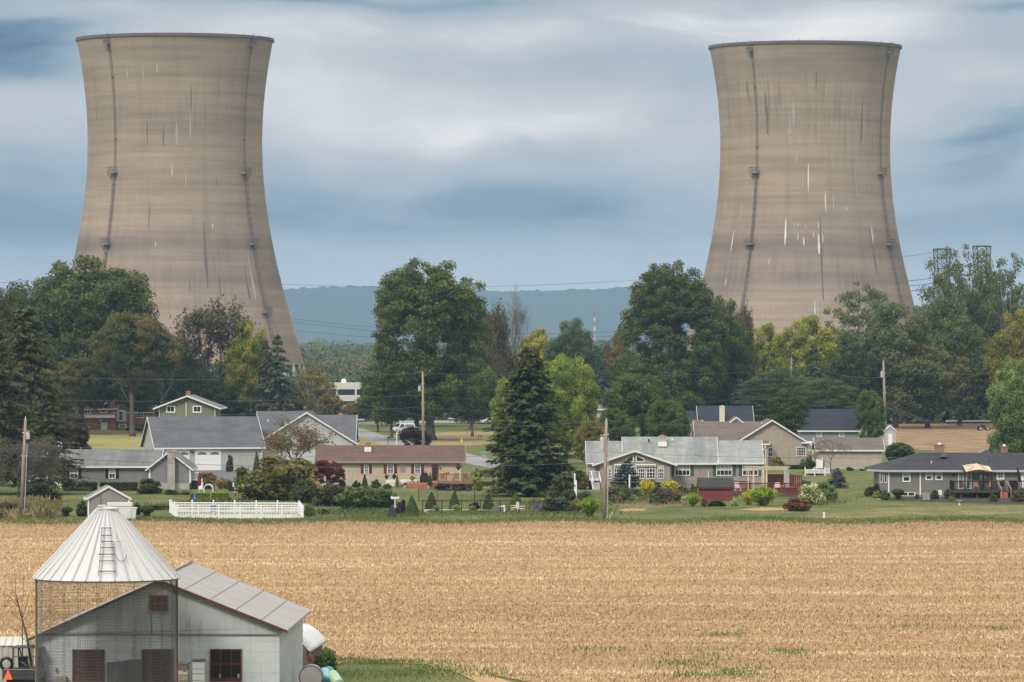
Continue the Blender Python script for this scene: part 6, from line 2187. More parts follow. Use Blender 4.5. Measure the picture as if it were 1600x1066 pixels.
# small shed near the field with white boxes
f_ = Fr('garden_shed', 'gray garden shed with white corner boards standing behind the tip of the crib roof', 'shed', 167, 460, 9)
cs = math.cos(R(9))
x0_, x1_ = f_.x(138.5) / cs, f_.x(201) / cs
body(f_.t, x0_, x1_, 0, 3.6, f_.z(779), f_.z(761.3), 'y', siding('shed_siding', (0.30, 0.285, 0.275), 0.14, 0.86), plain('shed_roof_gray', (0.20, 0.195, 0.195), 0.8, 0.12), over=0.18, found=0, rake=0.15)
for xx in (x0_, x1_):
    q = MB(); q.box(xx - 0.07, xx + 0.07, -0.05, -0.003, 0, f_.z(779)); q.build('corner_trim', WHITE2, f_.t)
q = MB(); q.tube([(f_.x(157), -0.08, 1.0), (f_.x(157), -0.08, 2.2)], 0.03, 5); q.build('wall_pipe', WOODB, f_.t)
f_ = Fr('storage_box', 'large white box with a lid standing beside the gray garden shed', 'storage box', 187, 452)
q = MB(); q.box(f_.x(168), f_.x(204.5), 0, 1.1, 0.05, f_.z(791)); q.build('body', plain('box_white', (0.66, 0.65, 0.62), 0.6, 0.05), f_.t)
q = MB(); q.box(f_.x(167.5), f_.x(205.8), -0.06, 1.15, f_.z(790.9), f_.z(785.5)); q.build('lid', plain('box_white2', (0.70, 0.69, 0.66), 0.6, 0.05), f_.t)
f_ = Fr('trash_bin', 'white wheeled bin to the right of the large white box', 'bin', 208.5, 451)
q = MB(); q.prism([(f_.x(205.8), 0.05), (f_.x(211), 0.05), (f_.x(213), f_.z(794.5)), (f_.x(205.3), f_.z(794.5))], 'y', 0, 0.55); q.build('body', plain('bin_white', (0.60, 0.59, 0.55), 0.6, 0.05), f_.t)
q = MB(); q.box(f_.x(205), f_.x(214.3), -0.05, 0.6, f_.z(794.4), f_.z(793)); q.build('lid', WHITE2, f_.t)

# --- deck and garden furniture of the cream house
d = Fr('wooden_deck', 'brown railed wooden deck with orange steps behind the cream house', 'deck', 700, 552)
T_ = d.t
q = MB(); q.box(d.x(672), d.x(738), 0, 6.5, 0.45, 0.62); q.build('floor', WOODB, T_)
q = MB(); q.box(d.x(673), d.x(737), 0.02, 6.4, 0, 0.448); q.build('skirt', WOODD, T_)
q = MB(); railing(q, (d.x(684), 0.05, 0), (d.x(737.5), 0.05, 0), 0.62, 0.95, 1.0, 0.05, 0.13, 0.02); railing(q, (d.x(737.5), 0.05, 0), (d.x(737.5), 6.2, 0), 0.62, 0.95, 1.2, 0.05, 0.13, 0.02)
q.box(d.x(735), d.x(739.5), -0.02, 0.04, 0.5, 1.9); q.build('railing', WOODB, T_)
q = MB()
for i in range(4):
    q.box(d.x(634), d.x(672), -0.35 * i - 0.35, -0.35 * i + 3 * (i == 0) - 0.003, 0, 0.5 - 0.13 * i)
q.box(d.x(675), d.x(684), -0.4, -0.003, 0, 0.6)
q.build('steps', WOODO, T_)
ORNG = plain('pumpkin_orange', (0.62, 0.19, 0.03), 0.6, 0.1)
for i, (px, py, s_, lb) in enumerate(((699.5, 741.2, 1.0, 'larger orange pumpkin on the deck rail'), (695, 742.5, 0.65, 'smaller orange pumpkin beside the larger one on the deck rail'))):
    q = MB(); n_ = 20; r_ = 0.22 * s_
    for j in range(9):
        ph = math.pi * j / 8
        for k_ in range(n_):
            a_ = 2 * math.pi * k_ / n_
            rr2 = r_ * math.sin(ph) * (1 + 0.07 * math.cos(a_ * 8))
            q.v.append((rr2 * math.cos(a_), rr2 * math.sin(a_), r_ * 0.8 * (1 - math.cos(ph))))
    for j in range(8):
        for k_ in range(n_):
            q.f.append([j * n_ + k_, j * n_ + (k_ + 1) % n_, (j + 1) * n_ + (k_ + 1) % n_, (j + 1) * n_ + k_]); q.m.append(0)
    o_ = q.build('pumpkin', ORNG, None, True, ((px - 800) * 552 / F, 552.05, 1.61))
    tag(o_, lb, 'pumpkin', 'pumpkins on the deck rail')
    q = MB(); q.tube([(0, 0, r_ * 1.55), (0.02, 0, r_ * 1.85)], 0.02, 5); q.build('stem', WOODD, o_)
chair('brown patio chair at the left of the wooden deck under the pumpkins', 693, 745, WOODB, 554, z=0.62, yaw=20)
chair('brown patio chair in the middle of the wooden deck', 712, 745, WOODB, 555, z=0.62, yaw=-15)
chair('brown patio chair at the right end of the wooden deck', 728, 745, WOODB, 554, z=0.62, yaw=10)


def cloth_table(label, px0, px1, D, m_):
    k = D / F
    x0_, x1_ = (px0 - 800) * k, (px1 - 800) * k
    o_ = thing('patio_table', label, 'table', ((x0_ + x1_) / 2, D, 0), 0, 'cloth covered patio tables')
    w_ = (x1_ - x0_) / 2
    q = MB(); n_ = 24
    for z_, s_, wob in ((0.80, 0.0, 0), (0.80, 0.92, 0), (0.76, 1.0, 0.0), (0.42, 1.06, 0.05), (0.12, 1.10, 0.09)):
        for i in range(n_):
            a_ = 2 * math.pi * i / n_
            q.v.append((math.copysign(abs(math.cos(a_)) ** 0.6, math.cos(a_)) * w_ * (s_ + wob * math.sin(a_ * 7)), math.copysign(abs(math.sin(a_)) ** 0.6, math.sin(a_)) * 0.6 * (s_ + wob * math.cos(a_ * 7)), z_ + (0.1 * math.sin(a_ * 5) if z_ < 0.2 else 0)))
    for j in range(4):
        for i in range(n_):
            q.f.append([j * n_ + i, j * n_ + (i + 1) % n_, (j + 1) * n_ + (i + 1) % n_, (j + 1) * n_ + i]); q.m.append(0)
    q.build('cloth', m_, o_, True)
    for sx_ in (-0.8, 0.8):
        q = MB(); q.box(sx_ * w_ - 0.04, sx_ * w_ + 0.04, -0.05, 0.05, 0, 0.7); q.build('leg', WOODD, o_)


CLOTH = plain('canvas_beige', (0.58, 0.52, 0.45), 0.9, 0.1)
cloth_table('patio table under a beige cloth at the left, below the wall plaque', 603, 624, 556, CLOTH)
cloth_table('patio table under a beige cloth behind the potted yellow plant', 625, 654, 557, CLOTH)
q = MB(); q.box(-0.75, 0.75, -0.18, 0.18, 0.62, 0.68); q.box(-0.7, 0.7, -0.15, -0.1, 0.25, 0.32)
o_ = thing('bench', 'dark wooden bench in front of the beige cloth table', 'bench', ((644 - 800) * 553 / F, 553, 0.0)); q.build('seat', WOODD, o_)
for sx_ in (-0.65, -0.2, 0.2, 0.65):
    q = MB(); q.box(sx_ - 0.04, sx_ + 0.04, -0.15, 0.15, 0, 0.618); q.build('leg', WOODD, o_)


def pot(label, px, D, z, w_, h_, m_, leaf, lw, lh, key='round', cat='potted plant', group='potted plants'):
    x_ = (px - 800) * D / F
    o_ = thing('potted_plant', label, cat, (x_, D, z), 0, group)
    r_ = w_ / 2
    q = MB(); q.lathe([(0, 0), (r_ * 0.7, 0), (r_, h_), (r_ * 1.08, h_), (r_ * 1.08, h_ + 0.03), (r_ * 0.8, h_ + 0.02), (0, h_ - 0.03)], 0, 0, 12); q.build('pot', m_, o_)
    p_ = bpy.data.objects.new('plant', SHR[key]); COL.objects.link(p_); p_.parent = o_
    p_.material_slots[0].link = 'OBJECT'; p_.material_slots[0].material = L[leaf]
    p_.location = (0, 0, h_ - 0.1 * lh); p_.scale = (lw, lw, lh)
    return o_


make_shrub('round', 'round', 5200, 0.045, 1)
make_shrub('loose', 'loose', 5200, 0.045, 2)
make_shrub('loose2', 'loose', 5200, 0.05, 12)
make_shrub('cone', 'cone', 5200, 0.045, 3)
make_shrub('hedge', 'hedge', 9000, 0.035, 4)
make_shrub('topiary', 'topiary', 4200, 0.05, 5)
make_shrub('spiky', 'spiky', 3500, 0.10, 6)
TERRA = plain('terracotta', (0.30, 0.12, 0.08), 0.8)
POTW = plain('pot_pale', (0.45, 0.42, 0.38), 0.7)
pot('potted yellow flowering plant on the bench before the cloth table', 644.5, 553, 0.68, 0.35, 0.25, POTW, 'light', 0.62, 0.55)
pot('hanging basket of dark red flowers at the right end of the cream house', 716.5, 553, 2.05, 0.4, 0.22, DARK, 'rose', 0.75, 0.65)
pot('potted reddish plant below the wall plaque, left one', 604, 557.5, 0.82, 0.3, 0.2, DARK, 'bronze', 0.55, 0.45)
pot('potted dark plant below the wall plaque, right one', 616, 557.5, 0.82, 0.3, 0.2, DARK, 'purple', 0.55, 0.5)
pot('potted slender cypress left of the patio tables', 620.5, 552, 0, 0.45, 0.35, TERRA, 'mid', 0.5, 1.25, 'cone')
pot('potted slender cypress with a pink pot right of the orange steps', 672, 550.5, 0, 0.5, 0.4, plain('pot_pink', (0.42, 0.14, 0.18), 0.7), 'dark', 0.6, 1.6, 'cone')
pot('white flower pot at the left end of the orange steps', 632.5, 550, 0, 0.4, 0.35, POTW, 'rose', 0.5, 0.4)
pot('white flower pot at the right end of the orange steps', 669, 549, 0, 0.35, 0.35, POTW, 'rose', 0.4, 0.35)
# covered grill
f_ = Fr('grill', 'covered black barbecue grill beside the door of the cream house', 'grill', 663, 556)
q = MB(); q.prism([(-0.52, 0.0), (0.52, 0.0), (0.54, 0.85), (0.42, 1.1), (0.34, 1.35), (-0.24, 1.35), (-0.42, 1.05), (-0.54, 0.8)], 'y', -0.3, 0.35); q.build('cover', plain('cover_black', (0.018, 0.018, 0.02), 0.55), f_.t); f_.t.location.z = 0.3
q = MB(); q.tube([(-0.15, 0, 1.351), (-0.12, 0, 1.45), (0.2, 0, 1.45), (0.24, 0, 1.351)], 0.03, 5); q.build('handle', DARK, f_.t)

# swimming pool with iron fence
sheet('pool_paving', [(661, 803), (664, 796.4), (772, 796.4), (775, 803)], plain('paving_white', (0.58, 0.56, 0.52), 0.85), 'white paving round the swimming pool', 'paving', 3)
sheet('swimming_pool', [(666, 801.2), (668, 797.6), (766, 797.6), (768, 801.2)], plain('pool_water', (0.08, 0.26, 0.30), 0.08, 0.05), 'blue water of the swimming pool behind the iron fence', 'swimming pool', 5)
f_ = Fr('iron_fence', 'thin black iron fence around the swimming pool', 'fence', 720, GD(803.5))
q = MB(); q2 = MB()
railing(q, (f_.x(660), 0, 0), (f_.x(812), 0, 0), 0, 1.35, 1.9, 0.035, 0.13, 0.009, top=0.018); q.build('front_run', IRON, f_.t)
railing(q2, (f_.x(655, 40), 36, 0), (f_.x(800, 40), 36, 0), 0, 1.35, 1.9, 0.035, 0.13, 0.009, top=0.018); q2.build('back_run', IRON, f_.t)
f_ = Fr('planter', 'gray ribbed planter with yellow flowers at the right end of the swimming pool', 'planter', 778, 470)
q = MB(); q.box(f_.x(769), f_.x(788), 0, 0.8, 0, f_.z(792.5))
for i in range(10):
    xx = f_.x(769) + (f_.x(788) - f_.x(769)) * (i + 0.5) / 10
    q.box(xx - 0.03, xx + 0.03, -0.03, -0.002, 0.02, f_.z(793))
q.build('box', plain('planter_gray', (0.20, 0.19, 0.185), 0.8), f_.t)
q = MB(); q.prism([(f_.x(778), f_.z(792)), (f_.x(788.5), f_.z(789.5)), (f_.x(790.5), 0.1), (f_.x(787.5), 0.1), (f_.x(786.5), f_.z(792.5))], 'y', -0.1, 0.7); q.build('cloth', WHITE2, f_.t)
chair('white garden chair right of the planter, facing the pool', 803.5, 801, WHITE, 474, yaw=-70)
chair('smaller white garden chair in front of the dark covered heap', 814, 801.5, WHITE, 472, yaw=60)
q = MB(); rgx = random.Random(4)
n_ = 22
for j, (r_, z_) in enumerate(((1.0, 0), (0.95, 0.35), (0.75, 0.7), (0.45, 0.95), (0.1, 1.05))):
    for i in range(n_):
        a_ = 2 * math.pi * i / n_
        w2 = 1 + rgx.uniform(-0.12, 0.12)
        q.v.append((r_ * math.cos(a_) * w2, r_ * 0.6 * math.sin(a_) * w2, z_ * (1 + rgx.uniform(-0.1, 0.1))))
for j in range(4):
    for i in range(n_):
        q.f.append([j * n_ + i, j * n_ + (i + 1) % n_, (j + 1) * n_ + (i + 1) % n_, (j + 1) * n_ + i]); q.m.append(0)
o_ = q.build('tarp_heap', plain('tarp_navy', (0.045, 0.05, 0.075), 0.5, 0.3), None, False, ((843 - 800) * 475 / F, 475, 0.0)); tag(o_, 'heap under a dark navy tarpaulin beside the gray green bush', 'covered heap')
o_.scale = (0.8, 1, 0.85)
q = MB(); q.prism([(-0.55, 0), (0.55, 0), (0.4, 1.3), (0.05, 1.75), (-0.3, 1.4)], 'y', -0.35, 0.35)
o_ = q.build('compost_bin', plain('bin_charcoal', (0.045, 0.042, 0.048), 0.6, 0.2), None, False, ((612 - 800) * GD(810.5) / F, GD(810.5), 0)); tag(o_, 'charcoal compost bin with a sloping top at the field edge below the white birdhouse', 'compost bin')
q = MB(); q.box(-0.45, 0.45, -0.37, 0.37, 0, 0.06) ; q.build('base', DARK, o_)
o_.scale = (0.9, 1, 0.75)

# --- red shed
f_ = Fr('red_shed', 'small dark red shed with a black roof standing against the red deck', 'shed', 1118, 506)
x0_, x1_ = f_.x(1092), f_.x(1144.5)
REDW = siding('shed_red', (0.20, 0.040, 0.042), 0.3, 0.92)
body(f_.t, x0_, x1_, 0, 2.4, f_.z(762), f_.z(748.5, 1.2), 'x', REDW, shingle('black_shingle', (0.055, 0.056, 0.06), (1.2, 1.2, 1.2), 0.2), tm=REDP, over=0.1, found=0.0)

# --- red deck with pergola behind the taupe house
d = Fr('red_deck', 'dark red railed deck with tall privacy panels behind the taupe ranch house', 'deck', 1200, 520)
T_ = d.t
q = MB(); q.box(d.x(1146), d.x(1253), 0, 9, 0.30, 0.5); q.build('floor', WOODR, T_)
q = MB(); q.box(d.x(1148), d.x(1252), 0.05, 8.9, 0, 0.298); q.build('skirt', plain('skirt_dark', (0.10, 0.08, 0.07), 0.9), T_)
q = MB(); railing(q, (d.x(1146), 0.05, 0), (d.x(1253), 0.05, 0), 0.5, 0.98, 1.7, 0.06, 0.12, 0.024, top=0.055); q.build('railing', WOODR, T_)
q = MB(); railing(q, (d.x(1146, 6), 7.2, 0), (d.x(1172, 6), 7.2, 0), 0.5, 0.98, 1.5, 0.06, 0.12, 0.024, top=0.055); q.build('railing', WOODR, T_)
q = MB(); q.box(d.x(1201, 8), d.x(1224, 8), 8.0, 8.08, 0.5, d.z(741, 8)); q.box(d.x(1200, 8) - 0.06, d.x(1200, 8) + 0.06, 7.95, 8.1, 0.5, d.z(740, 8)); q.build('privacy_panel', plain('panel_dark', (0.075, 0.033, 0.028), 0.8, 0.25, 3), T_)
q = MB(); railing(q, (d.x(1225, 8), 8.04, 0), (d.x(1253, 0), 0.4, 0), 1.0, d.z(743, 3) - 1.0, 0.9, 0.07, 0.9, 0.03, top=0.06); q.build('post_rail', WOODR, T_)
q = MB(); q.box(d.x(1212), d.x(1246), 0.4, 0.7, 0.5, 1.0); q.build('planter_box', WOODR, T_)
f_ = Fr('pergola', 'cream painted pergola standing on the red deck', 'pergola', 1200, 523)
f_.t.location.z = 0.5
q = MB()
for yq in (0.3, 4.2):
    q.box(f_.x(1168 + (yq > 1) * -2), f_.x(1232), yq, yq + 0.08, f_.z(734.5) - 0.5, f_.z(731.5) - 0.5)
q.build('beam', CREAM, f_.t)
for i in range(16):
    xx = f_.x(1166) + (f_.x(1234) - f_.x(1166)) * i / 15
    q = MB(); q.prism([(-0.3, f_.z(731.4) - 0.5), (4.9, f_.z(731.4) - 0.5), (5.0, f_.z(730) - 0.5), (-0.4, f_.z(730) - 0.5)], 'x', xx - 0.03, xx + 0.03); q.build('rafter', CREAM, f_.t)
for px, yq in ((1177.5, 0.25), (1198, 0.25), (1172, 4.1), (1194, 4.1)):
    q = MB(); q.box(f_.x(px) - 0.08, f_.x(px) + 0.08, yq, yq + 0.15, 0, f_.z(734.5) - 0.5); q.build('post', CREAM, f_.t)
for yq in (0.25, 4.1):
    q = MB(); q.box(f_.x(1229.5) - 0.09, f_.x(1229.5) + 0.09, yq, yq + 0.15, 0, f_.z(734.5) - 0.5); q.build('post', CREAM, f_.t)
q = MB()
for i in range(8):
    xx = f_.x(1226.5) + i * 0.065
    q.tube([(xx, 0.15 + 0.04 * (i % 2), 0.1), (xx, 0.15 + 0.04 * (i % 2), f_.z(734) - 0.5)], 0.035, 5)
o_ = q.build('curtain', plain('curtain_gray', (0.50, 0.52, 0.54), 0.8), None); o_.location = f_.t.location; tag(o_, 'gathered pale gray curtain hanging at the right post of the pergola', 'curtain')
chair('white chair at the left end of the red deck', 1153, 770, WHITE, 523, z=0.5, yaw=20)
chair('white chair on the red deck behind the dark brown bush', 1213, 770, WHITE, 522, z=0.5, yaw=-20)
chair('white chair on the red deck right of the pergola post', 1221, 770, WHITE, 522.5, z=0.5, yaw=60)

# white posts in the garden
for nm, px, py0, py1, lb in (('garden_post', 898, 741, 777, 'tall white garden post left of the white railed porch'), ('garden_post', 900.3, 752, 779, 'shorter white garden post just right of the tall one'), ('garden_post', 983.5, 743, 776, 'white garden post before the blue spruce'), ('marker_stake', 1287.5, 802, 813, 'short white marker stake at the field edge')):
    D = GD(py1); k = D / F
    q = MB(); q.box(-0.08, 0.08, -0.08, 0.08, 0, (py1 - py0) * k); q.add([(-0.1, -0.1, (py1 - py0) * k), (0.1, -0.1, (py1 - py0) * k), (0.1, 0.1, (py1 - py0) * k), (-0.1, 0.1, (py1 - py0) * k), (0, 0, (py1 - py0) * k + 0.12)], [(0, 1, 4), (1, 2, 4), (2, 3, 4), (3, 0, 4), (3, 2, 1, 0)])
    tag(q.build(nm, WHITE2, None, False, ((px - 800) * k, D, 0)), lb, 'post')
q = MB(); q.tube([(0, 0, -0.1), (0.35, 0.1, 0.78)], 0.05, 5); q.box(0.28, 0.42, 0.05, 0.15, 0.6, 0.8)
tag(q.build('marker_stake', plain('stake_gray', (0.42, 0.42, 0.38), 0.8), None, False, tuple(P(950.5, 813.5, 451.5))), 'leaning gray stake at the foot of the front utility pole', 'stake')

# white picket fence by the blue spruce on the right
f_ = Fr('picket_fence', 'short white scalloped picket fence left of the small blue spruce', 'fence', 1277, 600)
q = MB()
n_ = 20
for i in range(n_ + 1):
    px = 1258 + 38 * i / n_
    hgt = 0.72 + 0.25 * abs(math.cos(math.pi * (px - 1254) / 19.5 / 1.0)) ** 2
    xx = f_.x(px)
    q.prism([(xx - 0.04, 0.3), (xx + 0.04, 0.3), (xx + 0.04, hgt), (xx, hgt + 0.08), (xx - 0.04, hgt)], 'y', -0.02, 0.0)
q.build('pickets', WHITE2, f_.t)
q = MB()
for px in (1258, 1273, 1289):
    q.box(f_.x(px) - 0.06, f_.x(px) + 0.06, 0.002, 0.13, 0, 1.15)
q.build('posts', WHITE2, f_.t)
q = MB(); q.box(f_.x(1258), f_.x(1296), 0.002, 0.03, 0.45, 0.52); q.box(f_.x(1258), f_.x(1296), 0.002, 0.03, 0.75, 0.82); q.build('rails', WHITE2, f_.t)

# --- raised deck of the dark gray house
d = Fr('raised_deck', 'dark raised deck with black balusters and red rails behind the dark gray house', 'deck', 1540, 515)
T_ = d.t
zf = d.z(767)
q = MB(); q.box(d.x(1489.5), d.x(1560), 0, 4.9, zf - 0.22, zf); q.box(d.x(1560.2), d.x(1640), 0.6, 4.9, zf - 0.222, zf - 0.002); q.build('floor', WOODD, T_)
for px in (1491, 1502, 1527, 1552, 1600, 1625):
    for yq in (0.2, 3.2):
        q = MB(); q.box(d.x(px) - 0.08, d.x(px) + 0.08, yq + 0.5 * (px > 1560), yq + 0.16 + 0.5 * (px > 1560), 0, zf - 0.224); q.build('post', WOODD, T_)
q = MB(); railing(q, (d.x(1490.5), 0.06, 0), (d.x(1558), 0.06, 0), zf, 1.0, 1.55, 0.045, 0.13, 0.014, top=0.03); railing(q, (d.x(1490.5), 0.06, 0), (d.x(1490.5), 4.6, 0), zf, 1.0, 1.5, 0.045, 0.13, 0.014, top=0.03)
railing(q, (d.x(1575), 0.66, 0), (d.x(1640), 0.66, 0), zf, 1.0, 1.55, 0.045, 0.13, 0.014, top=0.03); q.build('railing', IRON, T_)
q = MB(); q.box(d.x(1492), d.x(1558), 0.0, 0.12, zf + 1.06, zf + 1.11); q.box(d.x(1574), d.x(1640), 0.6, 0.72, zf + 1.06, zf + 1.11); q.build('handrail', WOODR, T_)
q = MB()
for i in range(7):
    q.box(d.x(1563), d.x(1575), -0.28 * (i + 1) + 0.6, -0.28 * i + 0.6 - 0.003, 0, zf - 0.19 * (i + 1))
q.build('steps', WOODO, T_)
q = MB()
for px in (1559.5, 1574.5):
    q.tube([(d.x(px), 0.6, zf + 1.05), (d.x(px + 3.5), -1.35, 1.0)], 0.06, 4); q.tube([(d.x(px), 0.6, zf), (d.x(px), 0.6, zf + 1.1)], 0.05, 4); q.tube([(d.x(px + 3.5), -1.35, 0), (d.x(px + 3.5), -1.35, 1.05)], 0.05, 4)
q.build('stair_rail', plain('rail_tan', (0.36, 0.24, 0.18), 0.7), T_)
f_ = Fr('gazebo', 'open gazebo with a peaked beige canopy standing on the raised deck', 'gazebo', 1528, 516.2)
f_.t.location.z = zf
zo = f_.z(767)
for px, yq in ((1507, 0.0), (1549.5, 0.0), (1511, 3.0), (1541.5, 3.0)):
    q = MB(); q.box(f_.x(px) - 0.05, f_.x(px) + 0.05, yq, yq + 0.1, 0, f_.z(737) - zo); q.build('post', IRON, f_.t)
ap = (f_.x(1526, 1.5), 1.55, f_.z(725.6) - zo + 0.05)
e0 = f_.z(738) - zo; e1 = f_.z(730) - zo
c1 = (f_.x(1509), -0.15, e0); c2 = (f_.x(1550), -0.15, e0 + 0.03); c3 = (f_.x(1546), 3.2, e1); c4 = (f_.x(1506), 3.2, e1)
q = MB()


def sag(a_, b_, cpt, n_=5):
    vs = []
    for i in range(n_ + 1):
        for j in range(n_ + 1 - 0):
            u_, v_ = i / n_, j / n_
            base = Vector(a_).lerp(Vector(b_), u_)
            p = base.lerp(Vector(cpt), v_)
            p.z -= 0.14 * math.sin(math.pi * v_) * math.sin(math.pi * u_ * 0.999) + 0.10 * math.sin(math.pi * v_) - 0.24 * math.sin(math.pi * u_) * (1 - v_)
            vs.append(tuple(p))
    return vs, [(i * (n_ + 1) + j, (i + 1) * (n_ + 1) + j, (i + 1) * (n_ + 1) + j + 1, i * (n_ + 1) + j + 1) for i in range(n_) for j in range(n_)]


for a_, b_ in ((c1, c2), (c2, c3), (c3, c4), (c4, c1)):
    vs, fs = sag(a_, b_, ap)
    q.add(vs, fs)
q.build('canopy', plain('canopy_beige', (0.62, 0.47, 0.34), 0.85, 0.08), f_.t)
q = MB()
for cpt in (c1, c2, c3, c4):
    q.tube([(cpt[0], cpt[1], cpt[2] - 0.08), (ap[0], ap[1], ap[2] - 0.12)], 0.04, 4)
for a_, b_ in ((c1, c2), (c2, c3), (c3, c4), (c4, c1)):
    q.tube([(a_[0], a_[1], a_[2] - 0.08), (b_[0], b_[1], b_[2] - 0.08)], 0.045, 4)
q.build('frame', IRON, f_.t)
WICK = plain('wicker', (0.14, 0.09, 0.065), 0.8)
CUSH = plain('cushion_tan', (0.42, 0.28, 0.20), 0.8)
chair('dark wicker chair at the left under the beige gazebo canopy', 1505, 765, WICK, 517, z=zf, yaw=40)
chair('chair with tan cushions in the middle under the gazebo canopy', 1525, 765, CUSH, 517, z=zf, yaw=0)
chair('tan chair at the right gazebo post', 1544, 765, CUSH, 517, z=zf, yaw=-60)
chair('black chair at the top of the deck steps', 1568, 765, IRON, 518, z=zf, yaw=20)
f_ = Fr('patio_table', 'small dark round table under the gazebo canopy', 'table', 1534, 517); f_.t.location.z = zf
q = MB(); q.lathe([(0, 0.7), (0.45, 0.7), (0.45, 0.74), (0, 0.745)], 0, 0, 16); q.build('table_top', IRON, f_.t)
q = MB(); q.tube([(0, 0, 0), (0, 0, 0.7)], 0.05, 6); q.build('leg', IRON, f_.t)
f_ = Fr('grill', 'black barbecue grill on the deck below the slanting black umbrella', 'grill', 1583, 517.5); f_.t.location.z = zf
q = MB(); q.box(-0.5, 0.5, -0.25, 0.25, 0.1, 0.8); q.prism([(-0.4, 0.803), (0.4, 0.803), (0.36, 1.08), (-0.36, 1.08)], 'y', -0.2, 0.2); q.build('body', IRON, f_.t)
q = MB(); q.tube([(-0.25, -0.24, 0.95), (0.25, -0.24, 0.95)], 0.025, 5); q.build('handle', GALV, f_.t)
umbrella('closed black umbrella leaning over the right part of the raised deck', 1596, 731, 768, 5.5, plain('canvas_black', (0.015, 0.016, 0.025), 0.7), -10, 516.5, zf)
q = MB(); q.lathe([(0.0, 1.0), (0.13, 1.1), (0.16, 1.25), (0.1, 1.36), (0, 1.38)], 0, 0, 12)
o_ = thing('ornament', 'pale yellow globe on a slim stand at the top of the deck steps', 'ornament', ((1563.3 - 800) * 516 / F, 516, zf)); q.build('globe', plain('globe_yellow', (0.55, 0.52, 0.22), 0.6), o_)
q = MB(); q.tube([(0, 0, 0), (0, 0, 1.02)], 0.03, 6); q.build('stand', IRON, o_)
# bird bath, air conditioner, sign
f_ = Fr('bird_bath', 'white stone bird bath on the lawn below the raised deck', 'bird bath', 1499, GD(790))
q = MB(); q.lathe([(0.16, 0), (0.16, 0.05), (0.07, 0.15), (0.07, 0.4), (0.1, 0.45)], 0, 0, 12); q.build('pedestal', plain('stone_white', (0.52, 0.52, 0.50), 0.8), f_.t, True)
q = MB(); q.lathe([(0.1, 0.44), (0.3, 0.50), (0.31, 0.53), (0.25, 0.5), (0, 0.47)], 0, 0, 16); q.build('basin', plain('stone_white', 0, 0), f_.t, True)
f_ = Fr('air_conditioner', 'gray air conditioner unit beside the white downspout of the dark gray house', 'air conditioner', 1447, GD(782.5))
q = MB(); q.box(-0.38, 0.38, -0.35, 0.35, 0.05, 0.78); q.build('case', plain('unit_case', (0.13, 0.13, 0.13), 0.6), f_.t)
q = MB()
for i in range(8):
    q.box(-0.36, 0.36, -0.37, -0.352, 0.12 + i * 0.08, 0.16 + i * 0.08)
q.build('grille', GUTTER, f_.t)
f_ = Fr('utility_box', 'small white utility box on a post beside the foundation shrubs', 'utility box', 1468.8, GD(780))
q = MB(); q.box(-0.18, 0.18, -0.1, 0.1, 0.45, 0.98); q.build('box', WHITE2, f_.t)
q = MB(); q.box(-0.04, 0.04, -0.04, 0.04, 0, 0.448); q.build('post', GALV, f_.t)
q = MB(); q.prism([(-0.4, 0), (0.42, 0), (0.3, 0.1), (-0.2, 0.12)], 'y', -0.2, 0.3)
tag(q.build('splash_block', CONC, None, False, tuple(P(1373, 781, GD(781)))), 'pale splash stone on the lawn at the left corner of the dark gray house', 'stone')

# ================================================================== utility poles and wires
TRF = plain('transformer_gray', (0.46, 0.48, 0.50), 0.5, 0.1)


def upole(label, px0, py0, px1, py1, D, r, trf=None, conduit=None, arm=None, mat_=None):
    base = P(px1, py1, D); base.z = ground(D)
    top = P(px0, py0, D)
    o_ = thing('utility_pole', label, 'utility pole', tuple(base), 0, 'utility poles')
    v_ = top - base
    q = MB(); q.tube([(0, 0, -0.2), tuple(v_ * 0.5), tuple(v_)], [r * 1.15, r, r * 0.75], 10); q.build('pole', mat_ or POLEW, o_, True)
    k = D / F
    if trf:
        for tpx, tp0, tp1, w_ in trf:
            a_ = P(tpx, tp1, D) - base; b_ = P(tpx, tp0, D) - base; rr2 = w_ * k / 2
            q = MB(); q.lathe([(0, a_.z), (rr2 * 0.9, a_.z), (rr2, a_.z + 0.04), (rr2, b_.z - 0.1), (rr2 * 0.85, b_.z), (0, b_.z + 0.03)], a_.x, -0.1, 12)
            q.tube([(a_.x - rr2 * 0.4, -0.1, b_.z), (a_.x - rr2 * 0.4, -0.1, b_.z + 0.3)], 0.04, 5)
            q.tube([(a_.x + rr2 * 0.4, -0.1, b_.z), (a_.x + rr2 * 0.4, -0.1, b_.z + 0.22)], 0.04, 5)
            q.build('transformer', TRF, o_)
    if conduit:
        cpx, c0, c1 = conduit
        a_ = P(cpx, c1, D) - base; b_ = P(cpx + (px0 - px1) * 0.7, c0, D) - base
        q = MB(); q.tube([(a_.x, -0.15, 0), (b_.x, -0.12, b_.z)], 0.045, 6); q.build('conduit', GALV, o_)
    q = MB()
    q.tube([tuple(v_), tuple(v_ + Vector((0, 0, 0.25)))], 0.05, 6)
    for z_ in (0.86, 0.62):
        p = v_ * z_
        q.tube([(p.x - 0.25, -0.05, p.z), (p.x + 0.25, -0.05, p.z)], 0.04, 5)
    q.build('insulator', WHITE, o_)
    return top


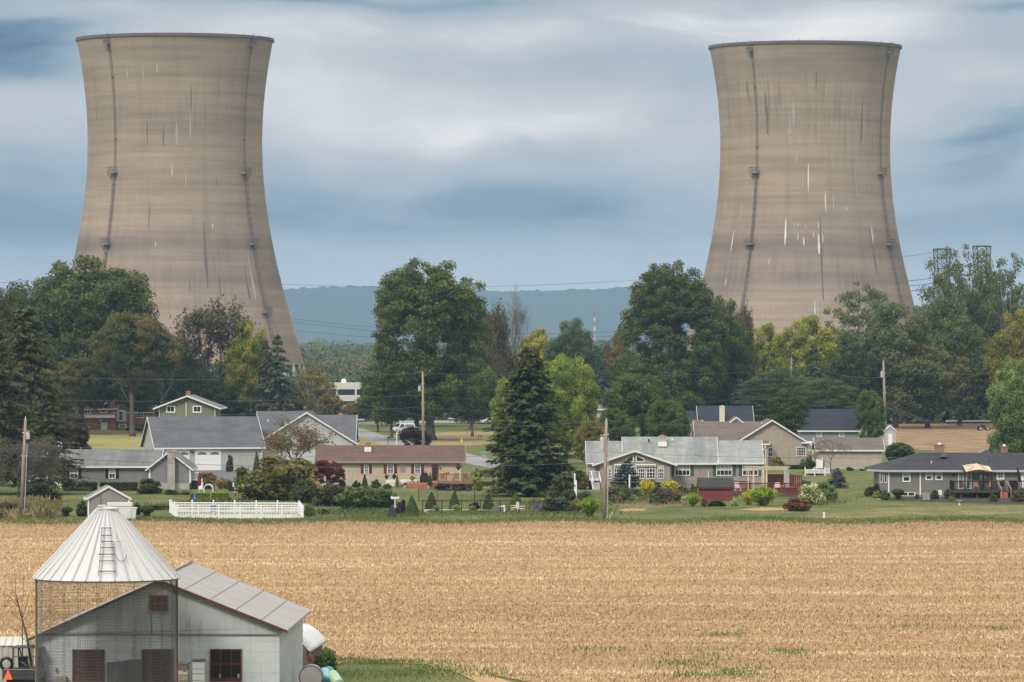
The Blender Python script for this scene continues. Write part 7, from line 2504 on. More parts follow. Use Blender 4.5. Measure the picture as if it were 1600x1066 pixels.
t1 = upole('wooden utility pole with a gray transformer at the far left by the field corner', 39.8, 655, 33, 807, 462, 0.17, [(44, 677, 686.5, 6)], (38, 694, 806))
t3 = upole('front wooden utility pole with a large transformer standing at the field edge', 947.5, 657.5, 944, 812.7, 453, 0.185, [(941, 684, 702, 7.5)], (948.5, 684, 812))
t2 = upole('tall utility pole beside the dark purple bush and the white van', 660.5, 583, 661.5, 694, 740, 0.21, [(655.5, 604, 611.5, 4)], (662.5, 621, 690))
tr1 = upole('tall reddish utility pole beside the bright green tree at the right', 1380.3, 565, 1384, 694, 790, 0.23, [(1378, 581, 590, 4)], None)
tr2 = upole('gray utility pole in front of the pale green tree at the right edge', 1558.2, 582, 1559.5, 716, 695, 0.16, [(1561, 608, 614, 3.5)], None, mat_=plain('pole_gray', (0.22, 0.21, 0.20), 0.9))
tfp = upole('thin utility pole standing among the dark pines behind the black roofed house', 1236.5, 560, 1237, 660, 940, 0.17, None, None, mat_=POLEW)
WIREM = plain('wire_gray', (0.11, 0.11, 0.12), 0.5, 0.1)


def wire(label, p0, p1, sag_, r=0.014, n_=26, group='power lines between the poles', m_=None):
    p0, p1 = Vector(p0), Vector(p1)
    mid = p0.lerp(p1, 0.5)
    q = MB()
    q.tube([tuple(p0.lerp(p1, i / n_) - mid - Vector((0, 0, sag_ * 4 * (i / n_) * (1 - i / n_)))) for i in range(n_ + 1)], r, 4)
    o_ = q.build('power_line', m_ or WIREM, None, True, tuple(mid))
    return tag(o_, label, 'power line', group)


wire('upper wire from the left edge to the far left pole', P(-120, 659, 470), t1, 0.15)
wire('upper wire spanning from the far left pole to the front pole', t1, t3, 1.15)
wire('lower wire from the left edge to the far left pole', P(-120, 703, 470), P(39, 693, 462), 0.2)
wire('lower wire spanning from the far left pole to the front pole', P(39, 693, 462), P(946.5, 706, 453), 0.9)
wire('third wire below, between the far left and the front poles', P(38, 712, 462), P(946.5, 722, 453), 0.8, 0.02)
wire('upper wire running right from the front pole past the ranch roof', t3, P(1750, 655, 470), 1.0)
wire('lower wire running right from the front pole', P(946.5, 706, 453), P(1750, 700, 470), 0.8)
wire('service wire climbing from the front pole towards the upper left', P(946, 668, 453), P(560, 630, 600), 0.8)
wire('upper street wire running left from the pole by the van', P(-100, 580, 760), t2, 1.2, 0.022)
wire('middle street wire running left from the pole by the van', P(-100, 618, 760), P(660.8, 617, 740), 1.0, 0.022)
wire('lower street wire running left from the pole by the van', P(-100, 642, 760), P(661, 636, 740), 1.0, 0.025)
wire('upper street wire running right from the pole by the van', t2, tr1, 1.4, 0.022)
wire('middle street wire running right from the pole by the van', P(660.8, 620, 740), P(1381, 610, 790), 1.5, 0.022)
wire('lower street wire running right from the pole by the van', P(661, 638, 740), P(1382, 625, 790), 1.5, 0.025)
wire('upper wire between the reddish pole and the gray pole', tr1, tr2, 1.0, 0.022)
wire('sagging service wire from the reddish pole over the bare field', P(1382, 628, 790), P(1559, 658, 695), 1.8, 0.03)
wire('second sagging service wire from the reddish pole over the bare field', P(1382, 634, 790), P(1600, 652, 700), 2.3, 0.03)
wire('upper wire from the gray pole to the right edge', tr2, P(1760, 588, 690), 0.5, 0.022)
wire('wire from the thin pole among the pines to the reddish pole', tfp, P(1380.5, 590, 790), 1.2, 0.025)
wire('street wire from the gray pole to the right edge', P(1558.5, 652, 695), P(1760, 650, 690), 0.4, 0.022)

# transmission pylons and their lines
PYM = plain('pylon_steel', (0.075, 0.085, 0.095), 0.5, 0.1, metal=0.4)


def pylon(px, pytop, D, label, w_top=3.4):
    H = ZC - (pytop - 533) * D / F
    o_ = thing('transmission_pylon', label, 'pylon', ((px - 800) * D / F, D, 0), 12, 'transmission pylons')
    def half(z_):
        return max(w_top / 2, 5.0 - (5.0 - w_top / 2 * 0.9) * min(1, z_ / (H * 0.8)))
    q = MB()
    zs_ = list(np.linspace(0, H * 0.8, 8)) + [H * 0.87, H * 0.94, H]
    cs_ = [(-1, -1), (1, -1), (1, 1), (-1, 1)]
    def hw(z_):
        return half(z_) if z_ < H * 0.82 else w_top / 2 * (0.95 + 0.25 * (z_ - H * 0.82) / (H * 0.18))
    for i in range(len(zs_) - 1):
        a_, b_ = hw(zs_[i]), hw(zs_[i + 1])
        for j in range(4):
            c0, c1 = cs_[j], cs_[(j + 1) % 4]
            q.tube([(c0[0] * a_, c0[1] * a_, zs_[i]), (c0[0] * b_, c0[1] * b_, zs_[i + 1])], 0.14, 4)
            q.tube([(c0[0] * a_, c0[1] * a_, zs_[i]), (c1[0] * b_, c1[1] * b_, zs_[i + 1])], 0.09, 4)
            q.tube([(c1[0] * a_, c1[1] * a_, zs_[i]), (c0[0] * b_, c0[1] * b_, zs_[i + 1])], 0.09, 4)
            q.tube([(c0[0] * b_, c0[1] * b_, zs_[i + 1]), (c1[0] * b_, c1[1] * b_, zs_[i + 1])], 0.11, 4)
    q.build('lattice', PYM, o_)
    q = MB()
    for z_ in (H - 0.05, H * 0.80):
        q.tube([(-2.4, 0, z_), (2.4, 0, z_)], 0.16, 4)
    q.build('crossarm', PYM, o_)


pylon(1472, 389, 1350, 'lattice transmission pylon, the left of the two behind the airy trees')
pylon(1534, 384.5, 1330, 'lattice transmission pylon, the right of the two behind the airy trees')
GR = 'distant high voltage lines'
for i, (x0_, y0_, x1_, y1_, s_, d_, lb) in enumerate((
        (455, 498, 1240, 493, 6, 1700, 'uppermost of the lower distant lines before the blue ridge'), (455, 503, 1240, 500, 6, 1690, 'second of the lower distant lines before the blue ridge'),
        (455, 516, 1240, 511, 5, 1680, 'lowest distant line just above the hazy woods'), (440, 444, 1240, 416, 4, 1900, 'highest distant line crossing the sky between the towers'),
        (1380, 400, 1472, 390, 1.0, 1640, 'highest distant line between the right tower and the pylons'), (1400, 439, 1466, 433, 0.4, 1640, 'upper thick line between the right tower and the left pylon'),
        (1400, 447, 1466, 441, 0.4, 1640, 'middle thick line between the right tower and the left pylon'), (1400, 455, 1466, 449, 0.4, 1640, 'lower thick line between the right tower and the left pylon'),
        (-80, 440, 130, 434, 1, 1700, 'distant line at the left edge of the sky'))):
    wire(lb, P(x0_, y0_, d_), P(x1_, y1_, d_), s_, 0.055 if i not in (5, 6, 7) else 0.10, 30, GR, PYM)
f_ = Fr('radio_mast', 'slim red and white radio mast far off before the blue ridge', 'mast', 929, 4600)
H_ = f_.z(488)
q = MB()
for i in range(10):
    z0, z1 = H_ * i / 10, H_ * (i + 1) / 10
    for sx_ in (-0.5, 0.5):
        q.tube([(sx_, 0, z0), (sx_, 0, z1)], 0.22, 4, i % 2)
    q.tube([(-0.5, 0, z0), (0.5, 0, z1)], 0.2, 4, i % 2)
q.build('mast', [WHITE, plain('mast_red', (0.55, 0.08, 0.06), 0.6)], f_.t)
q = MB(); q.tube([(-1.6, 0, H_), (1.6, 0, H_)], 0.3, 5); q.tube([(-1.2, 0, H_ - 2), (1.2, 0, H_ - 2)], 0.3, 5); q.build('antenna', plain('mast_red', 0, 0), f_.t)

# ================================================================== vehicles and street furniture
TYRE = plain('tyre', (0.02, 0.02, 0.02), 0.8, 0.1)


def wheelset(root, xs_, w_, r):
    for x_ in xs_:
        for y_ in (-w_, w_):
            q = MB(); n_ = 18
            s_ = 1 if y_ > 0 else -1
            prof = [(0.0, 0.10), (r * 0.6, 0.09), (r * 0.66, 0.10), (r, 0.08), (r, -0.10), (0, -0.1)]
            vs = [(x_ + rr2 * math.cos(2 * math.pi * i / n_), y_ + s_ * a_, r + rr2 * math.sin(2 * math.pi * i / n_)) for rr2, a_ in prof for i in range(n_)]
            fs = [(j * n_ + i, j * n_ + (i + 1) % n_, (j + 1) * n_ + (i + 1) % n_, (j + 1) * n_ + i) for j in range(5) for i in range(n_)]
            q.add(vs, fs)
            wo_ = q.build('wheel', TYRE, root)
            q = MB(); q.add([(x_ + r * 0.58 * math.cos(2 * math.pi * i / n_), y_ + s_ * 0.105, r + r * 0.58 * math.sin(2 * math.pi * i / n_)) for i in range(n_)], [list(range(n_))]); q.build('rim', GALV, wo_)


def car(name, label, cat, px, D, yaw, body_m, prof, glass, length, width=0.85, lights=True, group=None, g=None):
    o_ = thing(name, label, cat, ((px - 800) * D / F, D, ground(D)), yaw, group)
    n_ = len(prof)
    q = MB()
    # sections across: tucked in at the top
    zs_ = [p[1] for p in prof]
    zbelt = 0.95
    def yw(z_, s_):
        return s_ * (width - max(0, z_ - zbelt) * 0.28)
    vs = [(x_, yw(z_, -1), z_) for x_, z_ in prof] + [(x_, yw(z_, 1), z_) for x_, z_ in prof]
    q.add(vs, [list(range(n_)), list(range(n_, 2 * n_))[::-1]] + [(i, n_ + i, n_ + (i + 1) % n_, (i + 1) % n_) for i in range(n_)])
    q.build('body', body_m, o_)
    for gp_ in glass:
        for s_ in (-1, 1):
            q = MB(); pts = [(x_, yw(z_, s_) + s_ * 0.012, z_) for x_, z_ in gp_]
            q.poly(pts if s_ < 0 else pts[::-1]); q.build('side_window', GLASS, o_)
    wheelset(o_, (-length * 0.31, length * 0.31), width - 0.08, 0.33)
    return o_


VW = plain('van_white', (0.72, 0.73, 0.74), 0.35, 0.04)
vp = [(-2.1, 0.35), (-2.18, 0.75), (-1.95, 0.98), (-1.35, 1.12), (-0.75, 1.72), (-0.3, 1.86), (1.75, 1.86), (2.05, 1.7), (2.12, 0.9), (2.12, 0.35), (1.75, 0.3), (-1.75, 0.3)]
van = car('van', 'white work van with roof racks parked by the road under the big oak', 'van', 630, 880, 24, VW, vp,
          [[(-1.15, 1.12), (-0.10, 1.12), (-0.10, 1.68), (-0.62, 1.68)]], 4.3)
q = MB(); q.poly([(-1.36, -0.66, 1.14), (-1.36, 0.66, 1.14), (-0.76, 0.58, 1.705), (-0.76, -0.58, 1.705)][::-1]); o_ = q.build('windscreen', GLASS, van); o_.location = (-0.02, 0, 0.015)
q = MB(); pts = [(0.1, -0.82, 1.15), (1.85, -0.79, 1.2), (1.8, -0.66, 1.62), (0.1, -0.66, 1.62)]; q.poly([(0.1, -0.808, 1.15), (1.9, -0.808, 1.15), (1.85, -0.69, 1.6), (0.1, -0.69, 1.6)]); q.build('side_panel', plain('panel_glass', (0.16, 0.18, 0.19), 0.2), van)
for s_ in (-1, 1):
    q = MB(); q.box(-2.17, -1.98, s_ * 0.62 - 0.14, s_ * 0.62 + 0.14, 0.76, 0.92); q.build('headlight', plain('lamp_clear', (0.5, 0.5, 0.5), 0.2), van)
    q = MB(); q.box(-0.98, -0.86, s_ * 0.98 - 0.1, s_ * 0.98 + 0.1, 1.1, 1.32); q.build('mirror', DARK, van)
q = MB(); q.box(-2.22, -2.02, -0.8, 0.8, 0.3, 0.55); q.box(-1.9, 1.9, -0.865, -0.853, 0.35, 0.5); q.build('bumper', DARK, van)
q = MB()
for x_ in (-0.2, 0.7, 1.6):
    q.tube([(x_, -0.65, 1.86), (x_, -0.65, 2.02), (x_, 0.65, 2.02), (x_, 0.65, 1.86)], 0.025, 4)
for y_ in (-0.5, -0.25):
    q.tube([(-0.5, y_, 2.06), (1.9, y_, 2.06)], 0.03, 4)
q.build('roof_rack', GALV, van)
cp = [(-2.2, 0.35), (-2.25, 0.7), (-2.1, 0.85), (-1.2, 0.98), (-0.6, 1.38), (0.7, 1.42), (1.5, 1.02), (2.15, 0.95), (2.25, 0.6), (2.2, 0.33)]
cg = [[(-1.0, 1.0), (0.0, 1.0), (0.0, 1.34), (-0.55, 1.34)], [(0.06, 1.0), (1.2, 1.02), (0.68, 1.36), (0.06, 1.34)]]
DKC = plain('car_dark', (0.018, 0.02, 0.026), 0.3, 0.05)
car('parked_car', 'dark parked car before the brick house, the left of two', 'car', 215, 885, 8, DKC, cp, cg, 4.4, group='parked cars by the brick house')
car('parked_car', 'dark parked car before the brick house, the right of two', 'car', 229, 893, 172, DKC, cp, cg, 4.4, group='parked cars by the brick house')
car('parked_car', 'white car parked in deep shade right of the big oak, the left one', 'car', 748, 985, 10, VW, cp, cg, 4.4, group='white cars parked beyond the oak')
car('parked_car', 'white car parked in deep shade right of the big oak, the right one', 'car', 768, 975, 15, VW, cp, cg, 4.4, group='white cars parked beyond the oak')
car('parked_car', 'gray car roof just above the charcoal house roof beside its right chimney', 'car', 1544, 683, 0, plain('car_gray', (0.20, 0.22, 0.24), 0.3, 0.05), [(x_, z_ * 1.08) for x_, z_ in cp], cg, 4.4)
# small tractor at the edge of the far field
f_ = Fr('tractor', 'small black and orange tractor parked by the guardrail of the far field', 'tractor', 1535, 905, 8)
q = MB(); q.box(-0.9, 0.5, -0.35, 0.35, 0.45, 0.95); q.box(-0.2, 0.5, -0.3, 0.3, 0.951, 1.15); q.build('body', IRON, f_.t)
q = MB(); q.box(0.5, 1.3, -0.3, 0.3, 0.5, 0.9); q.build('bonnet', plain('tractor_orange', (0.50, 0.12, 0.03), 0.5), f_.t)
q = MB(); q.tube([(-0.3, -0.3, 0.9), (-0.3, -0.3, 1.6), (-0.3, 0.3, 1.6), (-0.3, 0.3, 0.9)], 0.04, 5); q.build('roll_bar', IRON, f_.t)
wheelset(f_.t, (-0.5, 0.9), 0.5, 0.4)
# guardrails
GRM = plain('guardrail', (0.55, 0.56, 0.57), 0.4, 0.1, metal=0.2)
for lb, x0_, x1_, d_ in (('long pale guardrail along the road left of the white van', 546, 622, 985), ('pale guardrail behind the bare field at the right', 1478, 1552, 968), ('pale guardrail seen between the oak trunk and the spruce', 700, 790, 1000)):
    f_ = Fr('guardrail', lb, 'guardrail', (x0_ + x1_) / 2, d_)
    q = MB(); q.prism([(0, 0.55), (-0.08, 0.62), (0, 0.7), (-0.08, 0.8), (0, 0.88), (0.03, 0.88), (0.03, 0.55)], 'x', f_.x(x0_), f_.x(x1_)); q.build('rail', GRM, f_.t)
    q = MB()
    xx = f_.x(x0_) + 0.5
    while xx < f_.x(x1_):
        q.box(xx - 0.07, xx + 0.07, 0.032, 0.16, 0, 0.85); xx += 2.0
    q.build('posts', WOODD, f_.t)
    q = MB(); q.box(f_.x(x0_), f_.x(x1_), -2.6, -2.0, 0.0, 0.12); q.build('kerb', CONC, f_.t)
# stop sign
f_ = Fr('stop_sign', 'red octagonal STOP sign above the slate roof, beyond the road', 'sign', 532, 960)
zc_ = f_.z(647.5); r_ = 0.45
q = MB(); q.prism([(r_ * math.cos(math.pi / 8 + math.pi / 4 * i), zc_ + r_ * math.sin(math.pi / 8 + math.pi / 4 * i)) for i in range(8)], 'y', -0.02, 0.0); pl_ = q.build('sign_plate', plain('sign_red', (0.55, 0.03, 0.03), 0.5, 0.05), f_.t)
q = MB(); q.box(-0.04, 0.04, 0.003, 0.07, 0, zc_ + 0.4); q.build('post', GALV, f_.t)


def text(par, s_, size, loc, m_, name='lettering'):
    cu = bpy.data.curves.new(name, 'FONT'); cu.body = s_; cu.size = size; cu.align_x = 'CENTER'; cu.align_y = 'CENTER'; cu.extrude = 0.002
    to = bpy.data.objects.new(name, cu); COL.objects.link(to); to.location = loc; to.rotation_euler = (R(90), 0, 0)
    dg = bpy.context.evaluated_depsgraph_get(); me = bpy.data.meshes.new_from_object(to.evaluated_get(dg)); bpy.data.objects.remove(to)
    o_ = bpy.data.objects.new(name, me); COL.objects.link(o_); o_.parent = par; o_.location = loc; o_.rotation_euler = (R(90), 0, 0)
    me.materials.clear(); me.materials.append(m_)
    return o_


text(pl_, 'STOP', 0.34, (0, -0.025, zc_), WHITE2)
# street name sign and back of a sign
f_ = Fr('street_sign', 'green street name sign on a post by the road bend left of the spruce', 'sign', 756, 690)
q = MB(); q.box(-0.5, 0.5, -0.01, 0.01, f_.z(709), f_.z(705.5)); q.build('name_plate', plain('sign_green', (0.10, 0.34, 0.26), 0.5, 0.05), f_.t)
q = MB(); zc_ = f_.z(714.5); q.prism([(0.42 * math.cos(math.pi / 8 + math.pi / 4 * i), zc_ + 0.42 * math.sin(math.pi / 8 + math.pi / 4 * i)) for i in range(8)], 'y', -0.01, 0.01); q.build('sign_plate', plain('sign_back', (0.33, 0.31, 0.29), 0.6), f_.t)
q = MB(); q.tube([(0, 0.05, 0), (0, 0.05, f_.z(709))], 0.035, 5); q.build('post', GALV, f_.t)
f_ = Fr('mailbox', 'black mailbox on a post beside the road', 'mailbox', 606, GD(695.5))
q = MB(); q.box(-0.05, 0.05, -0.05, 0.05, 0, 1.1); q.build('post', DARK, f_.t)
q = MB(); q.prism([(-0.1, 1.05), (0.42, 1.05), (0.42, 1.25), (0.36, 1.33), (-0.04, 1.33), (-0.1, 1.25)], 'y', -0.15, 0.15); q.build('box', DARK, f_.t)
f_ = Fr('flag_pole', 'white post with a small striped red white and blue flag near the mailbox', 'flag', 619.5, GD(696))
q = MB(); q.tube([(0, 0, 0), (0, 0, f_.z(667))], 0.06, 6); q.build('post', WHITE2, f_.t)
q = MB()
for i in range(7):
    z_ = f_.z(671) - i * 0.13
    q.box(0.02 - 0.1 + i * 0.03, 0.28 - i * 0.01, -0.09, -0.075, z_ - 0.13, z_ - 0.003, i % 2)
q.box(-0.1, 0.08, -0.105, -0.092, f_.z(671) - 0.4, f_.z(671), 2)
q.build('flag', [plain('flag_red', (0.40, 0.05, 0.06), 0.7, 0.05), WHITE, plain('flag_navy', (0.03, 0.04, 0.14), 0.7, 0.05)], f_.t)
# yellow cone shaped marker, small stool, white pipe by the bush
f_ = Fr('traffic_marker', 'small yellow marker standing on the dry lawn right of the oak trunk', 'marker', 721.5, GD(691.5))
q = MB(); q.lathe([(0.22, 0.02), (0.2, 0.25), (0.06, 0.55), (0.05, 0.75), (0, 0.76)], 0, 0, 10); q.build('cone', plain('marker_yellow', (0.60, 0.50, 0.05), 0.5, 0.05), f_.t, True)
q = MB(); q.box(-0.25, 0.25, -0.25, 0.25, 0, 0.018); q.build('base', DARK, f_.t)
f_ = Fr('garden_stool', 'low dark wooden stand on the lawn left of the big spruce', 'stand', 750, GD(687.5))
q = MB(); q.box(-0.35, 0.35, -0.2, 0.2, 0.6, 0.72); q.build('seat', WOODD, f_.t)
for sx_ in (-0.28, 0.28):
    q = MB(); q.box(sx_ - 0.05, sx_ + 0.05, -0.1, 0.1, 0, 0.598); q.build('leg', WOODD, f_.t)

# ================================================================== trees
make_broad('p_oak', 21, 30, 0.10, 9, 140, 2.1, 64000, 0.26, L['oak'], 21, tr=0.75, inner=0.55, asp=0.62,
           shape=[(0, 0, 0.62, 0.40, 0.32), (-0.26, 0, 0.50, 0.24, 0.26), (0.26, 0.1, 0.52, 0.24, 0.28), (0.05, -0.1, 0.80, 0.26, 0.18), (-0.12, 0.1, 0.74, 0.24, 0.20), (0.25, 0, 0.76, 0.18, 0.16), (-0.2, -0.2, 0.3, 0.2, 0.16), (0.2, -0.2, 0.3, 0.2, 0.16), (-0.36, 0, 0.30, 0.12, 0.14), (0.0, -0.28, 0.27, 0.26, 0.13), (0.34, 0, 0.27, 0.14, 0.12), (-0.22, -0.2, 0.21, 0.24, 0.10), (0.22, -0.2, 0.21, 0.24, 0.10), (0, 0.2, 0.3, 0.34, 0.16)])
make_broad('p_oak_b', 22, 26, 0.12, 7, 110, 2.3, 46000, 0.27, L['oaky'], 22, tr=0.7, inner=0.5)
make_broad('p_high', 18, 24, 0.36, 6, 90, 2.0, 32000, 0.26, L['oaky'], 52, tr=0.5, inner=0.45)
make_broad('p_maple', 15, 19, 0.12, 6, 75, 1.9, 26000, 0.26, L['maple'], 23, tr=0.4)
make_broad('p_tall', 12, 22, 0.12, 6, 70, 1.7, 24000, 0.27, L['mid'], 24, tr=0.35)
make_broad('p_wide', 16, 15, 0.06, 7, 70, 1.9, 22000, 0.27, L['dark'], 25, tr=0.4)
make_broad('p_airy', 13, 21, 0.22, 8, 44, 1.5, 4200, 0.27, L['locust'], 26, tr=0.32, inner=0.3, limbs=30, bark=BARKP)
make_broad('p_locust', 14, 16, 0.25, 6, 40, 1.5, 9500, 0.22, L['locust'], 27, tr=0.32, inner=0.35, limbs=22, flat=0.55)
make_broad('p_round', 9, 9, 0.03, 5, 46, 1.15, 20000, 0.155, L['mid'], 28, tr=0.22, inner=0.7)
make_broad('p_willow', 11, 14, 0.04, 6, 70, 1.3, 26000, 0.19, L['willow'], 29, tr=0.3, inner=0.6, flat=0.9)
make_conifer('p_spruce', 10, 16.5, 0.05, 46, 11, 0.28, L['spruce'], 31, droop=0.22, power=0.62, nleaf=64, rag=0.22, tr=0.30, asp=0.36)
make_conifer('p_graysp', 9, 16, 0.03, 26, 9, 0.30, L['grayspruce'], 32, droop=0.38, power=0.8, nleaf=44, hang=0.8)
make_conifer('p_hemlock', 15, 24, 0.12, 30, 10, 0.34, L['hemlock'], 33, droop=0.42, power=0.6, nleaf=52, hang=0.9, rag=0.25)
make_conifer('p_blue', 4.2, 4.6, 0.0, 22, 11, 0.12, L['blue'], 34, droop=0.08, power=0.7, nleaf=60, hang=0.2, asp=0.45, rag=0.12)
make_broad('p_pine', 11, 15, 0.08, 6, 60, 1.5, 24000, 0.22, L['pine'], 35, tr=0.3, inner=0.4, asp=0.3, flat=0.55, bark=BARKB)
make_bare('p_bare', 9, 14, 4, 6, BARK, 41)
make_bare('p_semi', 11, 17, 4, 6, BARK, 42, leaves=5200, leafm=L['brown'], leaf=0.24)
make_bare('p_small_bare', 5, 5, 4, 5, BARK, 43, leaves=500, leafm=L['brown'], leaf=0.09)
make_bare('p_bronze', 6, 6, 4, 6, BARK, 46, leaves=3000, leafm=L['bronze'], leaf=0.10)
make_bare('p_weep', 9, 9, 5, 6, BARK, 44, up=0.1)

